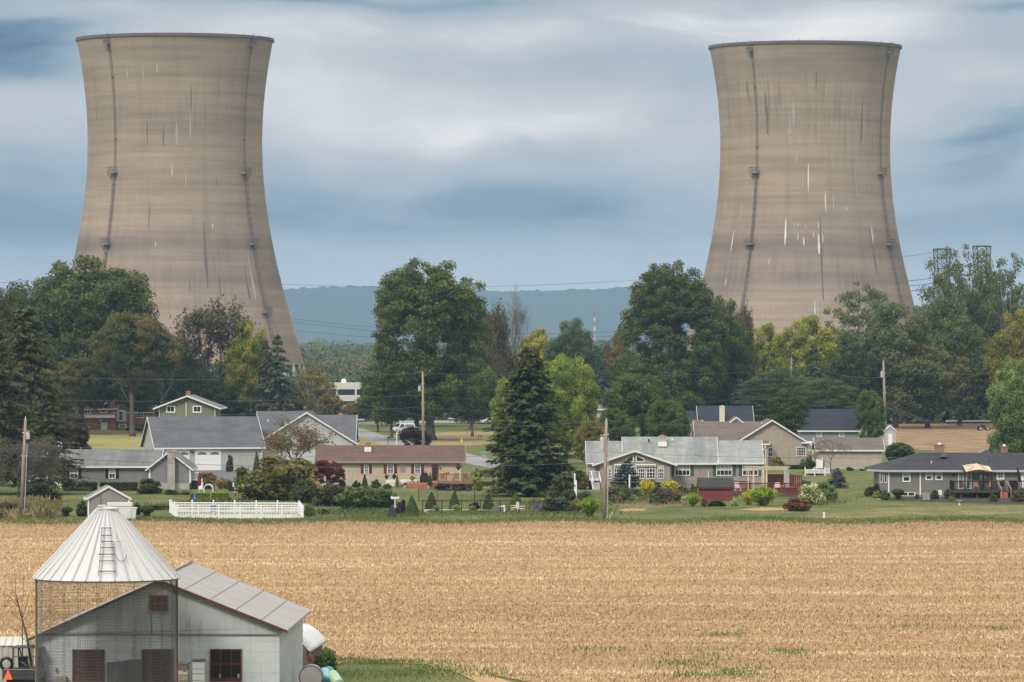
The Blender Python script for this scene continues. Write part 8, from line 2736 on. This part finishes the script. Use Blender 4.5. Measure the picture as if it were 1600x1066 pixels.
TG = 'trees behind the village'
TREES = [
    # key, name, label, cat, px, pytop, wpx, D, mat, group
    ('p_oak_b', 'broadleaf_tree', 'huge rounded green tree overlapping the foot of the left cooling tower', 'tree', 126, 408, 250, 880, 'maple', TG),
    ('p_high', 'broadleaf_tree', 'large oak turning yellow brown above the brick house', 'tree', 207, 492, 138, 850, 'oaky', TG),
    ('p_maple', 'broadleaf_tree', 'green and rusty tree top at the upper left edge above the hemlock', 'tree', -2, 454, 110, 760, 'oaky', TG),
    ('p_maple', 'broadleaf_tree', 'dark shaded tree behind the left of the brick house', 'tree', 95, 560, 110, 930, 'dark', TG),
    ('p_high', 'broadleaf_tree', 'yellow brown leaved tree hanging over the balcony of the brick house', 'tree', 120, 560, 80, 862, 'oaky', TG),
    ('p_semi', 'thinning_tree', 'thinning brown tree standing before the lower left cooling tower', 'tree', 322, 472, 132, 900, None, TG),
    ('p_maple', 'broadleaf_tree', 'yellow topped tree between the thinning brown tree and the gray spruce', 'tree', 388, 505, 76, 898, 'ygreen', TG),
    ('p_tall', 'broadleaf_tree', 'dim green tree filling the gap below the thinning brown tree', 'tree', 292, 560, 90, 940, 'dark', TG),
    ('p_semi', 'thinning_tree', 'smaller thinning tree between the oak and the brown tree', 'tree', 252, 520, 80, 930, None, TG),
    ('p_maple', 'broadleaf_tree', 'green tree below the yellow topped tree, left of the gray spruce', 'tree', 372, 560, 100, 915, 'mid', TG),
    ('p_graysp', 'spruce', 'gray green spruce with two tips before the left cooling tower, its right tip', 'spruce', 434, 522, 78, 885, 'grayspruce', TG),
    ('p_graysp', 'spruce', 'slightly lower left tip of the gray green spruce pair', 'spruce', 416, 530, 60, 893, 'grayspruce', TG),
    ('p_airy', 'broadleaf_tree', 'small olive tree right of the gray spruce before the office building', 'tree', 489, 566, 72, 900, 'olive', TG),
    ('p_round', 'broadleaf_tree', 'low dark green tree right of the small olive tree', 'tree', 470, 600, 46, 930, 'dark', TG),
    ('p_maple', 'broadleaf_tree', 'dark small tree at the left foot of the great oak', 'tree', 590, 590, 62, 890, 'bluish', TG),
    ('p_round', 'broadleaf_tree', 'low green tree between the office building and the guardrail', 'tree', 517, 618, 42, 1000, 'olive', TG),
    ('p_round', 'broadleaf_tree', 'low yellowing bush row above the guardrail', 'tree', 558, 630, 50, 990, 'olive', TG),
    ('p_oak', 'oak', 'giant green oak with a thick flared trunk in the middle of the village', 'oak', 672, 415, 196, 816, 'oak', TG),
    ('p_maple', 'broadleaf_tree', 'shaded tree behind the right side of the great oak', 'tree', 735, 500, 90, 915, 'dark', TG),
    ('p_wide', 'broadleaf_tree', 'dark low tree behind the great oak trunk', 'tree', 650, 575, 150, 950, 'dark', TG),
    ('p_semi', 'thinning_tree', 'brown thinning tree touching the right flank of the great oak', 'tree', 775, 478, 66, 870, None, TG),
    ('p_bare', 'bare_tree', 'leafless gray tree rising right of the great oak', 'bare tree', 800, 452, 58, 890, None, TG),
    ('p_wide', 'broadleaf_tree', 'dark tree mass behind the big spruce', 'tree', 790, 560, 120, 930, 'dark', TG),
    ('p_tall', 'broadleaf_tree', 'yellow tree top just left of the rounded blue green tree', 'tree', 838, 516, 58, 1000, 'yellow', TG),
    ('p_maple', 'broadleaf_tree', 'rounded blue green tree below the radio mast', 'tree', 896, 503, 88, 960, 'bluish', TG),
    ('p_graysp', 'spruce', 'dark narrow blue green spruce left of the big maple', 'spruce', 942, 566, 50, 860, 'blue', TG),
    ('p_maple', 'broadleaf_tree', 'bronze tinted tree peeking between the narrow spruce and the big maple', 'tree', 962, 528, 52, 990, 'bronze', TG),
    ('p_spruce', 'spruce', 'tall dark spruce standing in the lawn right of the swimming pool', 'spruce', 827, 542, 148, 522, 'spruce', None),
    ('p_willow', 'broadleaf_tree', 'light yellow green round tree behind the right side of the tall spruce', 'tree', 884, 560, 96, 660, 'light', None),
    ('p_willow', 'broadleaf_tree', 'light green tree showing at the left edge of the tall spruce', 'tree', 800, 590, 66, 670, 'light', None),
    ('p_oak', 'broadleaf_tree', 'tall maple with a pointed top left of the right cooling tower', 'tree', 1046, 418, 168, 880, 'maple', TG),
    ('p_maple', 'broadleaf_tree', 'dark lobe of trees at the right flank of the tall maple', 'tree', 1128, 470, 88, 900, 'oak', TG),
    ('p_semi', 'thinning_tree', 'thin brown tree at the foot of the right tower ladder', 'tree', 1160, 480, 56, 930, None, TG),
    ('p_wide', 'broadleaf_tree', 'dull olive tree below the dark lobe, above the black roofed house', 'tree', 1120, 570, 120, 900, 'dark', TG),
    ('p_round', 'broadleaf_tree', 'mid green round tree behind the ranch roof, left of two', 'tree', 1003, 588, 116, 690, 'mid', None),
    ('p_round', 'broadleaf_tree', 'mid green round tree behind the ranch roof, right of two', 'tree', 1040, 628, 78, 640, 'mid', None),
    ('p_round', 'broadleaf_tree', 'fresh green small tree behind the front utility pole', 'tree', 960, 640, 66, 650, 'mid', None),
    ('p_round', 'broadleaf_tree', 'bronze tinged small tree below the fresh green one', 'tree', 925, 660, 56, 640, 'olive', None),
    ('p_blue', 'spruce', 'blue gray spruce above the chimney of the black roofed house', 'spruce', 1157, 590, 50, 880, 'blue', TG),
    ('p_maple', 'broadleaf_tree', 'yellow green tree left at the foot of the right cooling tower', 'tree', 1196, 510, 78, 985, 'ygreen', TG),
    ('p_maple', 'broadleaf_tree', 'brighter yellow green tree in the middle at the foot of the right tower', 'tree', 1262, 498, 104, 980, 'ygreen', TG),
    ('p_pine', 'pine', 'dark clumpy pine behind the tan gabled house', 'pine', 1213, 578, 104, 850, 'pine', TG),
    ('p_graysp', 'spruce', 'brownish dark spruce in front of the bright yellow green tree', 'spruce', 1272, 536, 72, 890, 'grayspruce', TG),
    ('p_pine', 'pine', 'dark pine behind the broad black roof', 'pine', 1290, 590, 90, 830, 'pine', TG),
    ('p_pine', 'pine', 'small rounded dark pine right above the tan gable', 'pine', 1232, 607, 58, 700, 'pine', TG),
    ('p_locust', 'broadleaf_tree', 'gray green locust with layered top before the right tower', 'tree', 1342, 446, 112, 990, 'locust', TG),
    ('p_maple', 'broadleaf_tree', 'yellowish gray green tree right of the locust, behind the reddish pole', 'tree', 1400, 478, 128, 935, 'locust', TG),
    ('p_maple', 'broadleaf_tree', 'dark green tree below the locust', 'tree', 1330, 540, 90, 930, 'dark', TG),
    ('p_wide', 'broadleaf_tree', 'broad dim green tree above the bare field', 'tree', 1450, 540, 150, 930, 'oaky', TG),
    ('p_maple', 'broadleaf_tree', 'dark green tree right of the olive yellow one', 'tree', 1500, 500, 120, 955, 'mid', TG),
    ('p_airy', 'airy_tree', 'tall airy tree with sky showing through, before the two pylons', 'tree', 1508, 388, 112, 1010, 'locust', TG),
    ('p_airy', 'airy_tree', 'airy tree at the right edge beside the tall airy one', 'tree', 1578, 400, 84, 1020, 'locust', TG),
    ('p_maple', 'broadleaf_tree', 'orange yellow tree at the right edge', 'tree', 1590, 490, 92, 915, 'orange', TG),
    ('p_tall', 'broadleaf_tree', 'dark tree below the orange yellow one at the right edge', 'tree', 1560, 560, 90, 925, 'dark', TG),
    ('p_willow', 'broadleaf_tree', 'pale green billowing tree at the right edge above the charcoal roof', 'tree', 1600, 566, 104, 640, 'willow', None),
    ('p_round', 'broadleaf_tree', 'bright green upright small tree left of the pale metal shed', 'tree', 1358, 612, 52, 735, 'mid', None),
    ('p_hemlock', 'hemlock', 'towering dark drooping hemlock at the left edge', 'hemlock', 40, 478, 175, 560, 'hemlock', None),
    ('p_hemlock', 'hemlock', 'lower hemlock filling the left edge before the towering one', 'hemlock', -8, 510, 150, 530, 'hemlock', None),
    ('p_weep', 'bare_tree', 'tangled leafless weeping tree behind the far left utility pole', 'bare tree', 28, 684, 130, 500, None, None),
    ('p_small_bare', 'bare_tree', 'small nearly leafless tree before the low tan outbuilding', 'bare tree', 1298, 686, 58, GD(737), None, None),
    ('p_bronze', 'thinning_tree', 'bronze twiggy tree top rising over the big olive bush', 'tree', 461, 654, 104, 548, None, None),
    ('p_round', 'red_maple', 'dark red japanese maple at the left end of the cream house', 'maple', 511, 720, 52, 553, 'red', None),
    ('p_round', 'plum_tree', 'dark purple round tree hiding the foot of the pole by the van', 'tree', 649, 668, 50, 745, 'purple', None),
    ('p_round', 'plum_tree', 'dark purple tree left of the yellow meadow', 'tree', 110, 652, 72, 620, 'purple', None),
    ('p_blue', 'spruce', 'small blue gray spruce in front of the sunroom windows', 'spruce', 980, 719, 52, 524, 'blue', None),
    ('p_blue', 'spruce', 'small pale blue spruce right of the white scalloped fence', 'spruce', 1308, 731, 34, GD(763), 'blue', None),
    ('p_round', 'broadleaf_tree', 'round bright green small tree beside the charcoal hipped roof', 'tree', 1407, 692, 46, 640, 'mid', None),
    ('p_round', 'broadleaf_tree', 'dark green bush tree behind the right chimney of the charcoal roof', 'tree', 1566, 690, 50, 650, 'mid', None),
    ('p_pine', 'pine', 'dark low pine behind the left part of the gabled white house', 'pine', 395, 600, 60, 900, 'pine', TG),
    ('p_wide', 'broadleaf_tree', 'dark shaded tree line behind the olive green house', 'tree', 330, 590, 120, 900, 'dark', TG),
    ('p_high', 'broadleaf_tree', 'dark crown hanging over the right part of the brick house', 'tree', 205, 575, 100, 868, 'dark', TG),
    ('p_maple', 'broadleaf_tree', 'dark tree between the rounded blue green tree and the maple', 'tree', 985, 560, 80, 940, 'oak', TG),
]
TREES += [
    ('p_hemlock', 'hemlock', 'low drooping hemlock veiling the small white house', 'hemlock', 78, 610, 100, 528, 'hemlock', None),
    ('p_oak_b', 'broadleaf_tree', 'dark green tree left of the huge rounded tree, its left shoulder', 'tree', 62, 440, 120, 900, 'maple', TG),
    ('p_oak_b', 'broadleaf_tree', 'green tree before the lower left cooling tower, right shoulder of the huge one', 'tree', 205, 470, 110, 905, 'maple', TG),
    ('p_airy', 'airy_tree', 'airy tree covering the left transmission pylon', 'tree', 1474, 404, 96, 1000, 'locust', TG),
    ('p_oak_b', 'broadleaf_tree', 'broad green tree hiding the feet of both pylons', 'tree', 1480, 462, 120, 1060, 'locust', TG),
    ('p_maple', 'broadleaf_tree', 'low green skirt at the left of the great oak', 'tree', 612, 560, 84, 835, 'oak', TG),
    ('p_maple', 'broadleaf_tree', 'low green skirt at the right of the great oak', 'tree', 738, 560, 74, 850, 'oak', TG),
    ('p_oak_b', 'broadleaf_tree', 'dim green tree filling the belt between the hemlock and the huge rounded tree', 'tree', 60, 500, 130, 940, 'dark', TG),
    ('p_oak_b', 'broadleaf_tree', 'dark green right shoulder of the tree belt beside the huge rounded tree', 'tree', 228, 512, 110, 935, 'maple', TG),
    ('p_wide', 'broadleaf_tree', 'dark tree behind the roof of the olive green house', 'tree', 262, 575, 130, 950, 'dark', TG),
    ('p_wide', 'broadleaf_tree', 'dark low tree left of the gray spruce pair', 'tree', 385, 590, 90, 960, 'dark', TG),
    ('p_wide', 'broadleaf_tree', 'dark low tree between the rounded blue green tree and the narrow spruce', 'tree', 915, 575, 110, 975, 'dark', TG),
    ('p_oak_b', 'broadleaf_tree', 'dim tree behind the dark clumpy pine', 'tree', 1180, 548, 130, 1010, 'dark', TG),
    ('p_oak_b', 'broadleaf_tree', 'green tree between the bright yellow green tree and the locust', 'tree', 1305, 520, 100, 1000, 'mid', TG),
    ('p_oak_b', 'broadleaf_tree', 'dim green tree under the airy tree before the pylons', 'tree', 1530, 482, 130, 1030, 'locust', TG),
    ('p_maple', 'broadleaf_tree', 'green tree left of the airy tree and right of the tower foot', 'tree', 1445, 486, 90, 1000, 'mid', TG),
    ('p_wide', 'broadleaf_tree', 'dark low tree behind the bare field', 'tree', 1420, 590, 120, 985, 'dark', TG),
    ('p_wide', 'broadleaf_tree', 'dark low tree at the far right behind the bare field', 'tree', 1530, 585, 140, 990, 'dark', TG),
    ('p_airy', 'airy_tree', 'third airy tree between the two taller airy ones', 'tree', 1545, 405, 80, 1040, 'locust', TG),
]
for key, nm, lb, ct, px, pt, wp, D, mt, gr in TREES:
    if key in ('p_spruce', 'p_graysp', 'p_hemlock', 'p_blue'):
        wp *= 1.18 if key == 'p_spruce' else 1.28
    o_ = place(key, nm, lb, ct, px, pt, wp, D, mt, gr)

setmat([o for o in bpy.data.objects if o.get('label', '').startswith('tangled')][0], L['twiggrey'], 'twigs')
# lone sapling beside the crib
f_ = Fr('sapling', 'bare brown leaning sapling between the utility vehicle and the corn crib', 'sapling', 46, 195.0)
q = MB()


def pp(px, py, dy=0.0):
    return (f_.x(px), dy, f_.z(py))


q.tube([pp(52, 1085), pp(49, 1036), pp(42, 995), pp(33, 962), pp(24, 925)], [0.06, 0.055, 0.05, 0.035, 0.018], 6)
q.build('trunk', plain('sapling_bark', (0.13, 0.07, 0.045), 0.9, 0.3), f_.t)
q = MB(); q.tube([pp(34, 1085, 0.3), pp(34, 962, 0.2)], 0.028, 6); q.build('support_stake', plain('stake_brown', (0.16, 0.12, 0.09), 0.9), f_.t)
q = MB()
rgs = random.Random(7)
for a_, b_ in (((33, 962), (14, 905)), ((33, 962), (38, 900)), ((40, 985), (60, 960)), ((38, 975), (10, 950)), ((44, 1005), (24, 985)), ((36, 965), (44, 925)), ((24, 925), (22, 893)), ((30, 950), (12, 928)), ((34, 990), (2, 970)), ((36, 1000), (56, 975))):
    p0, p1 = Vector(pp(*a_)), Vector(pp(*b_, rgs.uniform(-0.3, 0.3)))
    q.tube([p0, p0.lerp(p1, 0.5) + Vector((0.03, 0, -0.02)), p1], [0.012, 0.008, 0.003], 4)
    for _ in range(3):
        s_ = p0.lerp(p1, rgs.uniform(0.3, 0.9)); q.tube([s_, s_ + Vector((rgs.uniform(-0.2, 0.2), 0, rgs.uniform(0.1, 0.3)))], [0.006, 0.003], 3)
q.build('twigs', plain('sapling_bark', 0, 0), f_.t)

# ================================================================== shrubs and hedges
SG = 'garden shrubs'
S_ = [
    # key, label, px, pybase, wpx, hpx, mat, D, name
    ('hedge', 'clipped dark green hedge before the gray ranch house, left part', 126, 775, 46, 21, 'dark', 541, 'hedge'),
    ('hedge', 'clipped dark green hedge before the gray ranch house, right part', 186, 775, 52, 21, 'dark', 541, 'hedge'),
    ('loose', 'tall dark shrub at the inner corner of the gray ranch house', 233, 782, 38, 36, 'dark', 530, 'shrub'),
    ('round', 'round dark shrub below the concrete block chimney', 269, 784, 27, 20, 'dark', 527, 'shrub'),
    ('loose', 'bronze low shrub right of the shrub below the chimney', 291, 782, 24, 15, 'bronze', 527, 'shrub'),
    ('round', 'large rounded dark shrub below the weeping tree at the left', 62, 793, 70, 42, 'dark', 505, 'shrub'),
    ('topiary', 'small clipped shrub on a short stem left of the garden shed', 103, 810, 21, 18, 'dark', 462, 'shrub'),
    ('round', 'dark round shrub against the left wall of the garden shed', 128, 811, 20, 30, 'dark', 462, 'shrub'),
    ('round', 'dark bush just behind the white wheeled bin', 214, 810, 14, 26, 'dark', 465, 'shrub'),
    ('topiary', 'flat topped clipped shrub right of the white bin', 229.5, 812, 23, 22, 'dark', 458, 'shrub'),
    ('hedge', 'low dark hedge left of the white picket fence', 251, 799, 34, 9, 'dark', 480, 'hedge'),
    ('round', 'low light green perennial clump by the stone path', 228, 795, 26, 7, 'light', 490, 'shrub'),
    ('hedge', 'bright green clipped hedge below the burgundy umbrella', 312, 785, 27, 15, 'lime', 512, 'hedge'),
    ('hedge', 'bright green clipped hedge right of the white garden arch', 344, 787, 24, 17, 'lime', 508, 'hedge'),
    ('loose', 'pale mixed flower bed behind the white picket fence', 300, 792, 46, 11, 'mid', 500, 'shrub'),
    ('loose', 'low perennial clump between the garden arch and the picket fence', 327, 792, 30, 12, 'bronze', 498, 'shrub'),
    ('loose', 'bronze shrub bed at the left edge of the driveway', 325, 752, 30, 15, 'bronze', 570, 'shrub'),
    ('round', 'green hedge mound behind the garden arch', 322, 764, 30, 12, 'mid', 548, 'shrub'),
    ('spiky', 'pinkish ornamental grass at the lower edge of the driveway', 345, 765, 22, 18, 'pinkgrass', 548, 'ornamental_grass'),
    ('loose', 'rusty red shrub right of the pink grass', 356, 764, 15, 16, 'rose', 550, 'shrub'),
    ('round', 'dark green shrub between the rusty shrub and the birdhouse', 362, 772, 18, 22, 'dark', 540, 'shrub'),
    ('spiky', 'yellow flowering shrub beside the white hexagonal birdhouse', 376, 776, 16, 36, 'gold', 530, 'shrub'),
    ('loose', 'dark evergreen climber on the right wall of the double garage', 359, 735, 11, 26, 'dark', 618, 'shrub'),
    ('cone', 'dark slim shrub at the right corner of the double garage', 401, 733, 12, 28, 'dark', 618, 'shrub'),
    ('loose', 'large olive yellow bush in the middle of the left gardens', 436, 795, 124, 86, 'olive', 510, 'bush'),
    ('round', 'dark green bush rising at the left flank of the olive bush', 388, 778, 50, 52, 'oaky', 525, 'bush'),
    ('loose2', 'dark green arching bush at the right flank of the olive bush', 476, 790, 40, 44, 'dark', 500, 'bush'),
    ('loose', 'broad dark green bush group below the red maple, leftmost', 516, 800, 58, 46, 'dark', 490, 'bush'),
    ('loose2', 'broad mid green bush group below the cream house, middle', 556, 808, 66, 50, 'maple', 480, 'bush'),
    ('loose', 'broad mid green bush left of the white box birdhouse', 594, 806, 52, 46, 'mid', 485, 'bush'),
    ('round', 'low shrub at the right corner of the white picket fence', 484, 811, 20, 24, 'mid', 462, 'shrub'),
    ('round', 'dark round shrub under the left window of the cream house', 534, 762, 14, 12, 'dark', 553, 'shrub'),
    ('round', 'dark round shrub below the second window of the cream house', 557, 762, 14, 12, 'dark', 553, 'shrub'),
    ('cone', 'slim dark upright shrub between the windows of the cream house', 570, 762, 11, 21, 'dark', 553, 'shrub'),
    ('round', 'larger round dark shrub left of the patio tables', 587, 764, 16, 16, 'dark', 551, 'shrub'),
    ('round', 'round dark shrub at the left end of the orange steps', 605, 766, 15, 11, 'dark', 548, 'shrub'),
    ('loose', 'dark purple low hedge before the brown deck, left part', 692, 768, 26, 13, 'purple', 543, 'shrub'),
    ('loose', 'dark purple low hedge before the brown deck, right part', 721, 768, 34, 13, 'purple', 543, 'shrub'),
    ('round', 'light green ball shrub before the deck, first from the left', 701, 770, 9.5, 7, 'mid', 540, 'shrub'),
    ('round', 'green ball shrub before the deck, second from the left', 716, 770, 13, 9, 'dark', 540, 'shrub'),
    ('round', 'light green ball shrub before the deck, third from the left', 731.5, 770, 11, 8.5, 'mid', 540, 'shrub'),
    ('round', 'light green ball shrub at the right corner of the deck', 749, 770, 11, 9, 'mid', 541, 'shrub'),
    ('loose', 'fresh green shrub with pale flowers right of the deck', 745, 764, 20, 20, 'light', 548, 'shrub'),
    ('round', 'dark round shrub behind the right corner of the deck', 746, 751, 13, 12, 'dark', 575, 'shrub'),
    ('cone', 'conical green shrub right of the white box birdhouse', 643.5, 805, 26, 30, 'maple', 462, 'conical_shrub'),
    ('cone', 'conical green shrub by the pool, second from the left', 674, 795, 22, 26, 'dark', 481, 'conical_shrub'),
    ('cone', 'conical green shrub by the pool, in the middle', 710, 795, 20, 27, 'dark', 481, 'conical_shrub'),
    ('cone', 'conical green shrub by the pool, right of the purple mound', 763, 796, 21, 25, 'dark', 480, 'conical_shrub'),
    ('cone', 'conical green shrub half hidden left of the spruce trunk', 806, 790, 20, 22, 'mid', 490, 'conical_shrub'),
    ('cone', 'conical yellow green shrub right of the spruce trunk', 856, 792, 20, 24, 'olive', 486, 'conical_shrub'),
    ('round', 'dark purple shrub between the birdhouse and the conical shrub', 627, 802, 18, 23, 'purple', 466, 'shrub'),
    ('round', 'dark purple mound between two conical shrubs by the pool', 740, 797, 21, 14, 'purple', 478, 'shrub'),
    ('spiky', 'pale yellow hosta clump by the pool, left', 682.5, 797, 13, 7, 'light', 476, 'hosta'),
    ('spiky', 'pale yellow hosta clump by the pool, middle', 713.5, 797, 15, 8, 'light', 475, 'hosta'),
    ('spiky', 'pale yellow hosta clump by the pool, right', 738, 797, 12, 7, 'light', 474, 'hosta'),
    ('spiky', 'small yellow flowers in the gray ribbed planter', 771, 792, 10, 6, 'gold', 470, 'flowers'),
    ('loose', 'big dark gray green bush left of the front utility pole', 873, 808, 52, 34, 'grayspruce', 470, 'bush'),
    ('loose2', 'dark shrub with reddish leaves between two bushes by the front pole', 899, 806, 30, 26, 'bronze', 472, 'bush'),
    ('spiky', 'bright yellow green shrub just left of the front utility pole', 921, 810, 34, 32, 'lime', 462, 'bush'),
    ('round', 'dark green mound below the tall spruce at its right', 880, 790, 50, 50, 'dark', 500, 'bush'),
    ('loose', 'dark undergrowth bush below the left of the tall spruce', 858, 774, 42, 46, 'dark', 526, 'bush'),
    ('loose', 'gray green flowering shrub left of the porch steps', 914, 786, 28, 20, 'bluish', 497, 'shrub'),
    ('loose2', 'bronze green shrub behind the white garden posts', 908, 772, 24, 40, 'olive', 545, 'shrub'),
    ('loose', 'pale weedy shrub right of the front utility pole', 962, 784, 32, 26, 'weed', 500, 'shrub'),
    ('spiky', 'tall green perennial right of the weedy shrub', 976, 782, 24, 22, 'mid', 505, 'shrub'),
    ('round', 'white flowering clump below the garden post', 988, 780, 16, 9, 'whitebl', 506, 'shrub'),
    ('spiky', 'bright yellow goldenrod right of the blue gray spruce', 1011, 776, 24, 26, 'gold', 516, 'goldenrod'),
    ('round', 'dark green rounded shrub under the sunroom window', 1024, 764, 30, 16, 'dark', 530, 'shrub'),
    ('spiky', 'bright yellow goldenrod between sunroom and window shutters', 1046, 768, 24, 18, 'gold', 526, 'goldenrod'),
    ('loose', 'brown and pink flowering shrub below the sunroom', 1036, 787, 34, 26, 'brown', 497, 'shrub'),
    ('round', 'green shrub in front of the brown flowering one', 1023, 787, 20, 16, 'mid', 495, 'shrub'),
    ('spiky', 'pale flowering perennial below the left window', 1058, 786, 24, 20, 'weed', 500, 'shrub'),
    ('round', 'low shrub below the wall between the windows, left', 1066, 768, 22, 10, 'mid', 530, 'shrub'),
    ('round', 'low shrub against the house left of the red shed', 1084, 768, 14, 14, 'mid', 528, 'shrub'),
    ('loose', 'white flowering shrub at the left corner of the red shed', 1072, 789, 18, 15, 'whitebl', 494, 'shrub'),
    ('spiky', 'yellow green shrub overlapping the left of the red shed', 1083, 791, 24, 20, 'lime', 490, 'shrub'),
    ('loose', 'low dark shrub in front of the red shed', 1120, 791, 28, 11, 'dark', 490, 'shrub'),
    ('round', 'reddish low plant at the foot of the red shed', 1101, 791, 12, 13, 'rose', 489, 'shrub'),
    ('round', 'small white flowering plant at the right corner of the red shed', 1147, 790, 14, 12, 'whitebl', 490, 'shrub'),
    ('spiky', 'large bright yellow green goldenrod clump before the red deck', 1192, 790, 48, 28, 'lime', 491, 'goldenrod'),
    ('spiky', 'yellow blooming goldenrod at the left of the large clump', 1170, 788, 24, 20, 'gold', 494, 'goldenrod'),
    ('round', 'wide dark brown leaved bush on the lawn before the red deck', 1246, 799, 46, 24, 'bronze', 476, 'bush'),
    ('loose', 'green shrub with cream blooms at the right end of the red deck', 1268, 787, 40, 34, 'whitebl', 494, 'bush'),
    ('round', 'rounded light green bush right of the cream blooming one', 1291, 777, 36, 27, 'willow', 506, 'bush'),
    ('loose', 'dark green tall shrub at the corner of the red deck', 1259, 782, 22, 34, 'mid', 502, 'bush'),
    ('round', 'round green shrub under the left window of the tan gabled house', 1214, 730, 22, 18, 'olive', 634, 'shrub'),
    ('round', 'green shrub under the right window of the tan gabled house', 1262, 729, 26, 18, 'mid', 634, 'shrub'),
    ('hedge', 'low hedge along the foot of the tan gabled house', 1236, 732, 36, 5, 'dark', 632, 'hedge'),
    ('round', 'orange red flower clump before the low tan outbuilding', 1292, 736, 10, 5, 'rose', 623, 'flowers'),
    ('round', 'small dark shrub before the low tan outbuilding, left', 1328, 736, 13, 7, 'dark', 624, 'shrub'),
    ('round', 'small dark shrub before the low tan outbuilding, right', 1347, 736, 9, 4, 'dark', 624, 'shrub'),
    ('spiky', 'wild meadow plants behind the white scalloped fence', 1272, 745, 44, 9, 'weed', 605, 'shrub'),
    ('round', 'dark purple shrub at the left corner of the dark gray house', 1367, 776, 20, 22, 'purple', 519, 'shrub'),
    ('round', 'dark green shrub left of the purple one', 1356, 775, 13, 16, 'dark', 521, 'shrub'),
    ('round', 'yellow green round shrub before the purple one', 1370, 778, 14, 13, 'lime', 514, 'shrub'),
    ('round', 'round green shrub at the corner downspout of the dark gray house', 1383, 781, 16, 17, 'mid', 509, 'shrub'),
    ('topiary', 'flat topped clipped shrub under the left window of the dark gray house', 1403, 780, 19, 16, 'dark', 511, 'shrub'),
    ('round', 'small dark red shrub by the white downspout', 1433, 780, 9, 9, 'rose', 512, 'shrub'),
    ('round', 'rounded dark shrub left of the white utility box', 1460.5, 780, 15, 16, 'dark', 512, 'shrub'),
    ('round', 'upright dark shrub right of the white utility box', 1480, 780, 11, 18, 'dark', 512, 'shrub'),
    ('round', 'low fresh green shrub at the left corner of the raised deck', 1487, 783, 12, 8, 'lime', 507, 'shrub'),
    ('round', 'red flowering rose bush left of the deck steps', 1553, 786, 17, 16, 'rose', 504, 'rose_bush'),
    ('round', 'large red flowering rose bush right of the deck steps', 1592, 786, 26, 19, 'rose', 503, 'rose_bush'),
    ('loose', 'bushy green shrub behind the curved lean-to roof', 510, 1050, 34, 42, 'mid', 203, 'bush'),
    ('loose2', 'dry reddish brush at the left edge below the weeping tree', 12, 806, 40, 24, 'brown', 458, 'brush'),
    ('spiky', 'mixed flower bed plants below the patio of the spruce garden', 836, 790, 26, 10, 'weed', 495, 'shrub'),
    ('round', 'low shrub under the olive green tree by the picket fence', 505, 808, 20, 14, 'dark', 466, 'shrub'),
]
for k_, lb, px, py, wp, hp_, mt, D, nm in S_:
    z_ = None
    if D < 230:
        z_ = 2.2
        D_ = D
    o_ = shrub(k_, lb, px, py, wp, hp_, mt, D, nm, 'hedge' if nm == 'hedge' else ('flowers' if nm in ('flowers', 'goldenrod') else 'shrub'), SG, z=0.0 if D > 300 else 2.2)
    if nm == 'hedge':
        o_.scale[1] = 1.6
    if lb.startswith('small yellow flowers'):
        o_.location.z = 1.05
    if lb.startswith('bushy green shrub'):
        o_.scale = (0.95, 1.2, 2.1)
    o_.scale[2] = max(0.05, (ZC - (py - hp_ - 533) * D / F) - o_.location.z)

# ================================================================== the hazy air
m = bpy.data.materials.new('hazy_air')
m.use_nodes = True
m.node_tree.nodes.clear()
t = NT(m.node_tree)
out = t.n('ShaderNodeOutputMaterial')
pv = t.n('ShaderNodeVolumePrincipled')
pv.inputs['Color'].default_value = (0.46, 0.73, 1.0, 1)
pv.inputs['Density'].default_value = 7.2e-5
pv.inputs['Anisotropy'].default_value = 0.0
m.node_tree.links.new(pv.outputs[0], out.inputs['Volume'])
q = MB()
q.box(-2400, 2400, -60, 12300, -3, 185)
tag(q.build('haze', m), 'thin bluish haze filling the air', 'haze', kind='stuff')
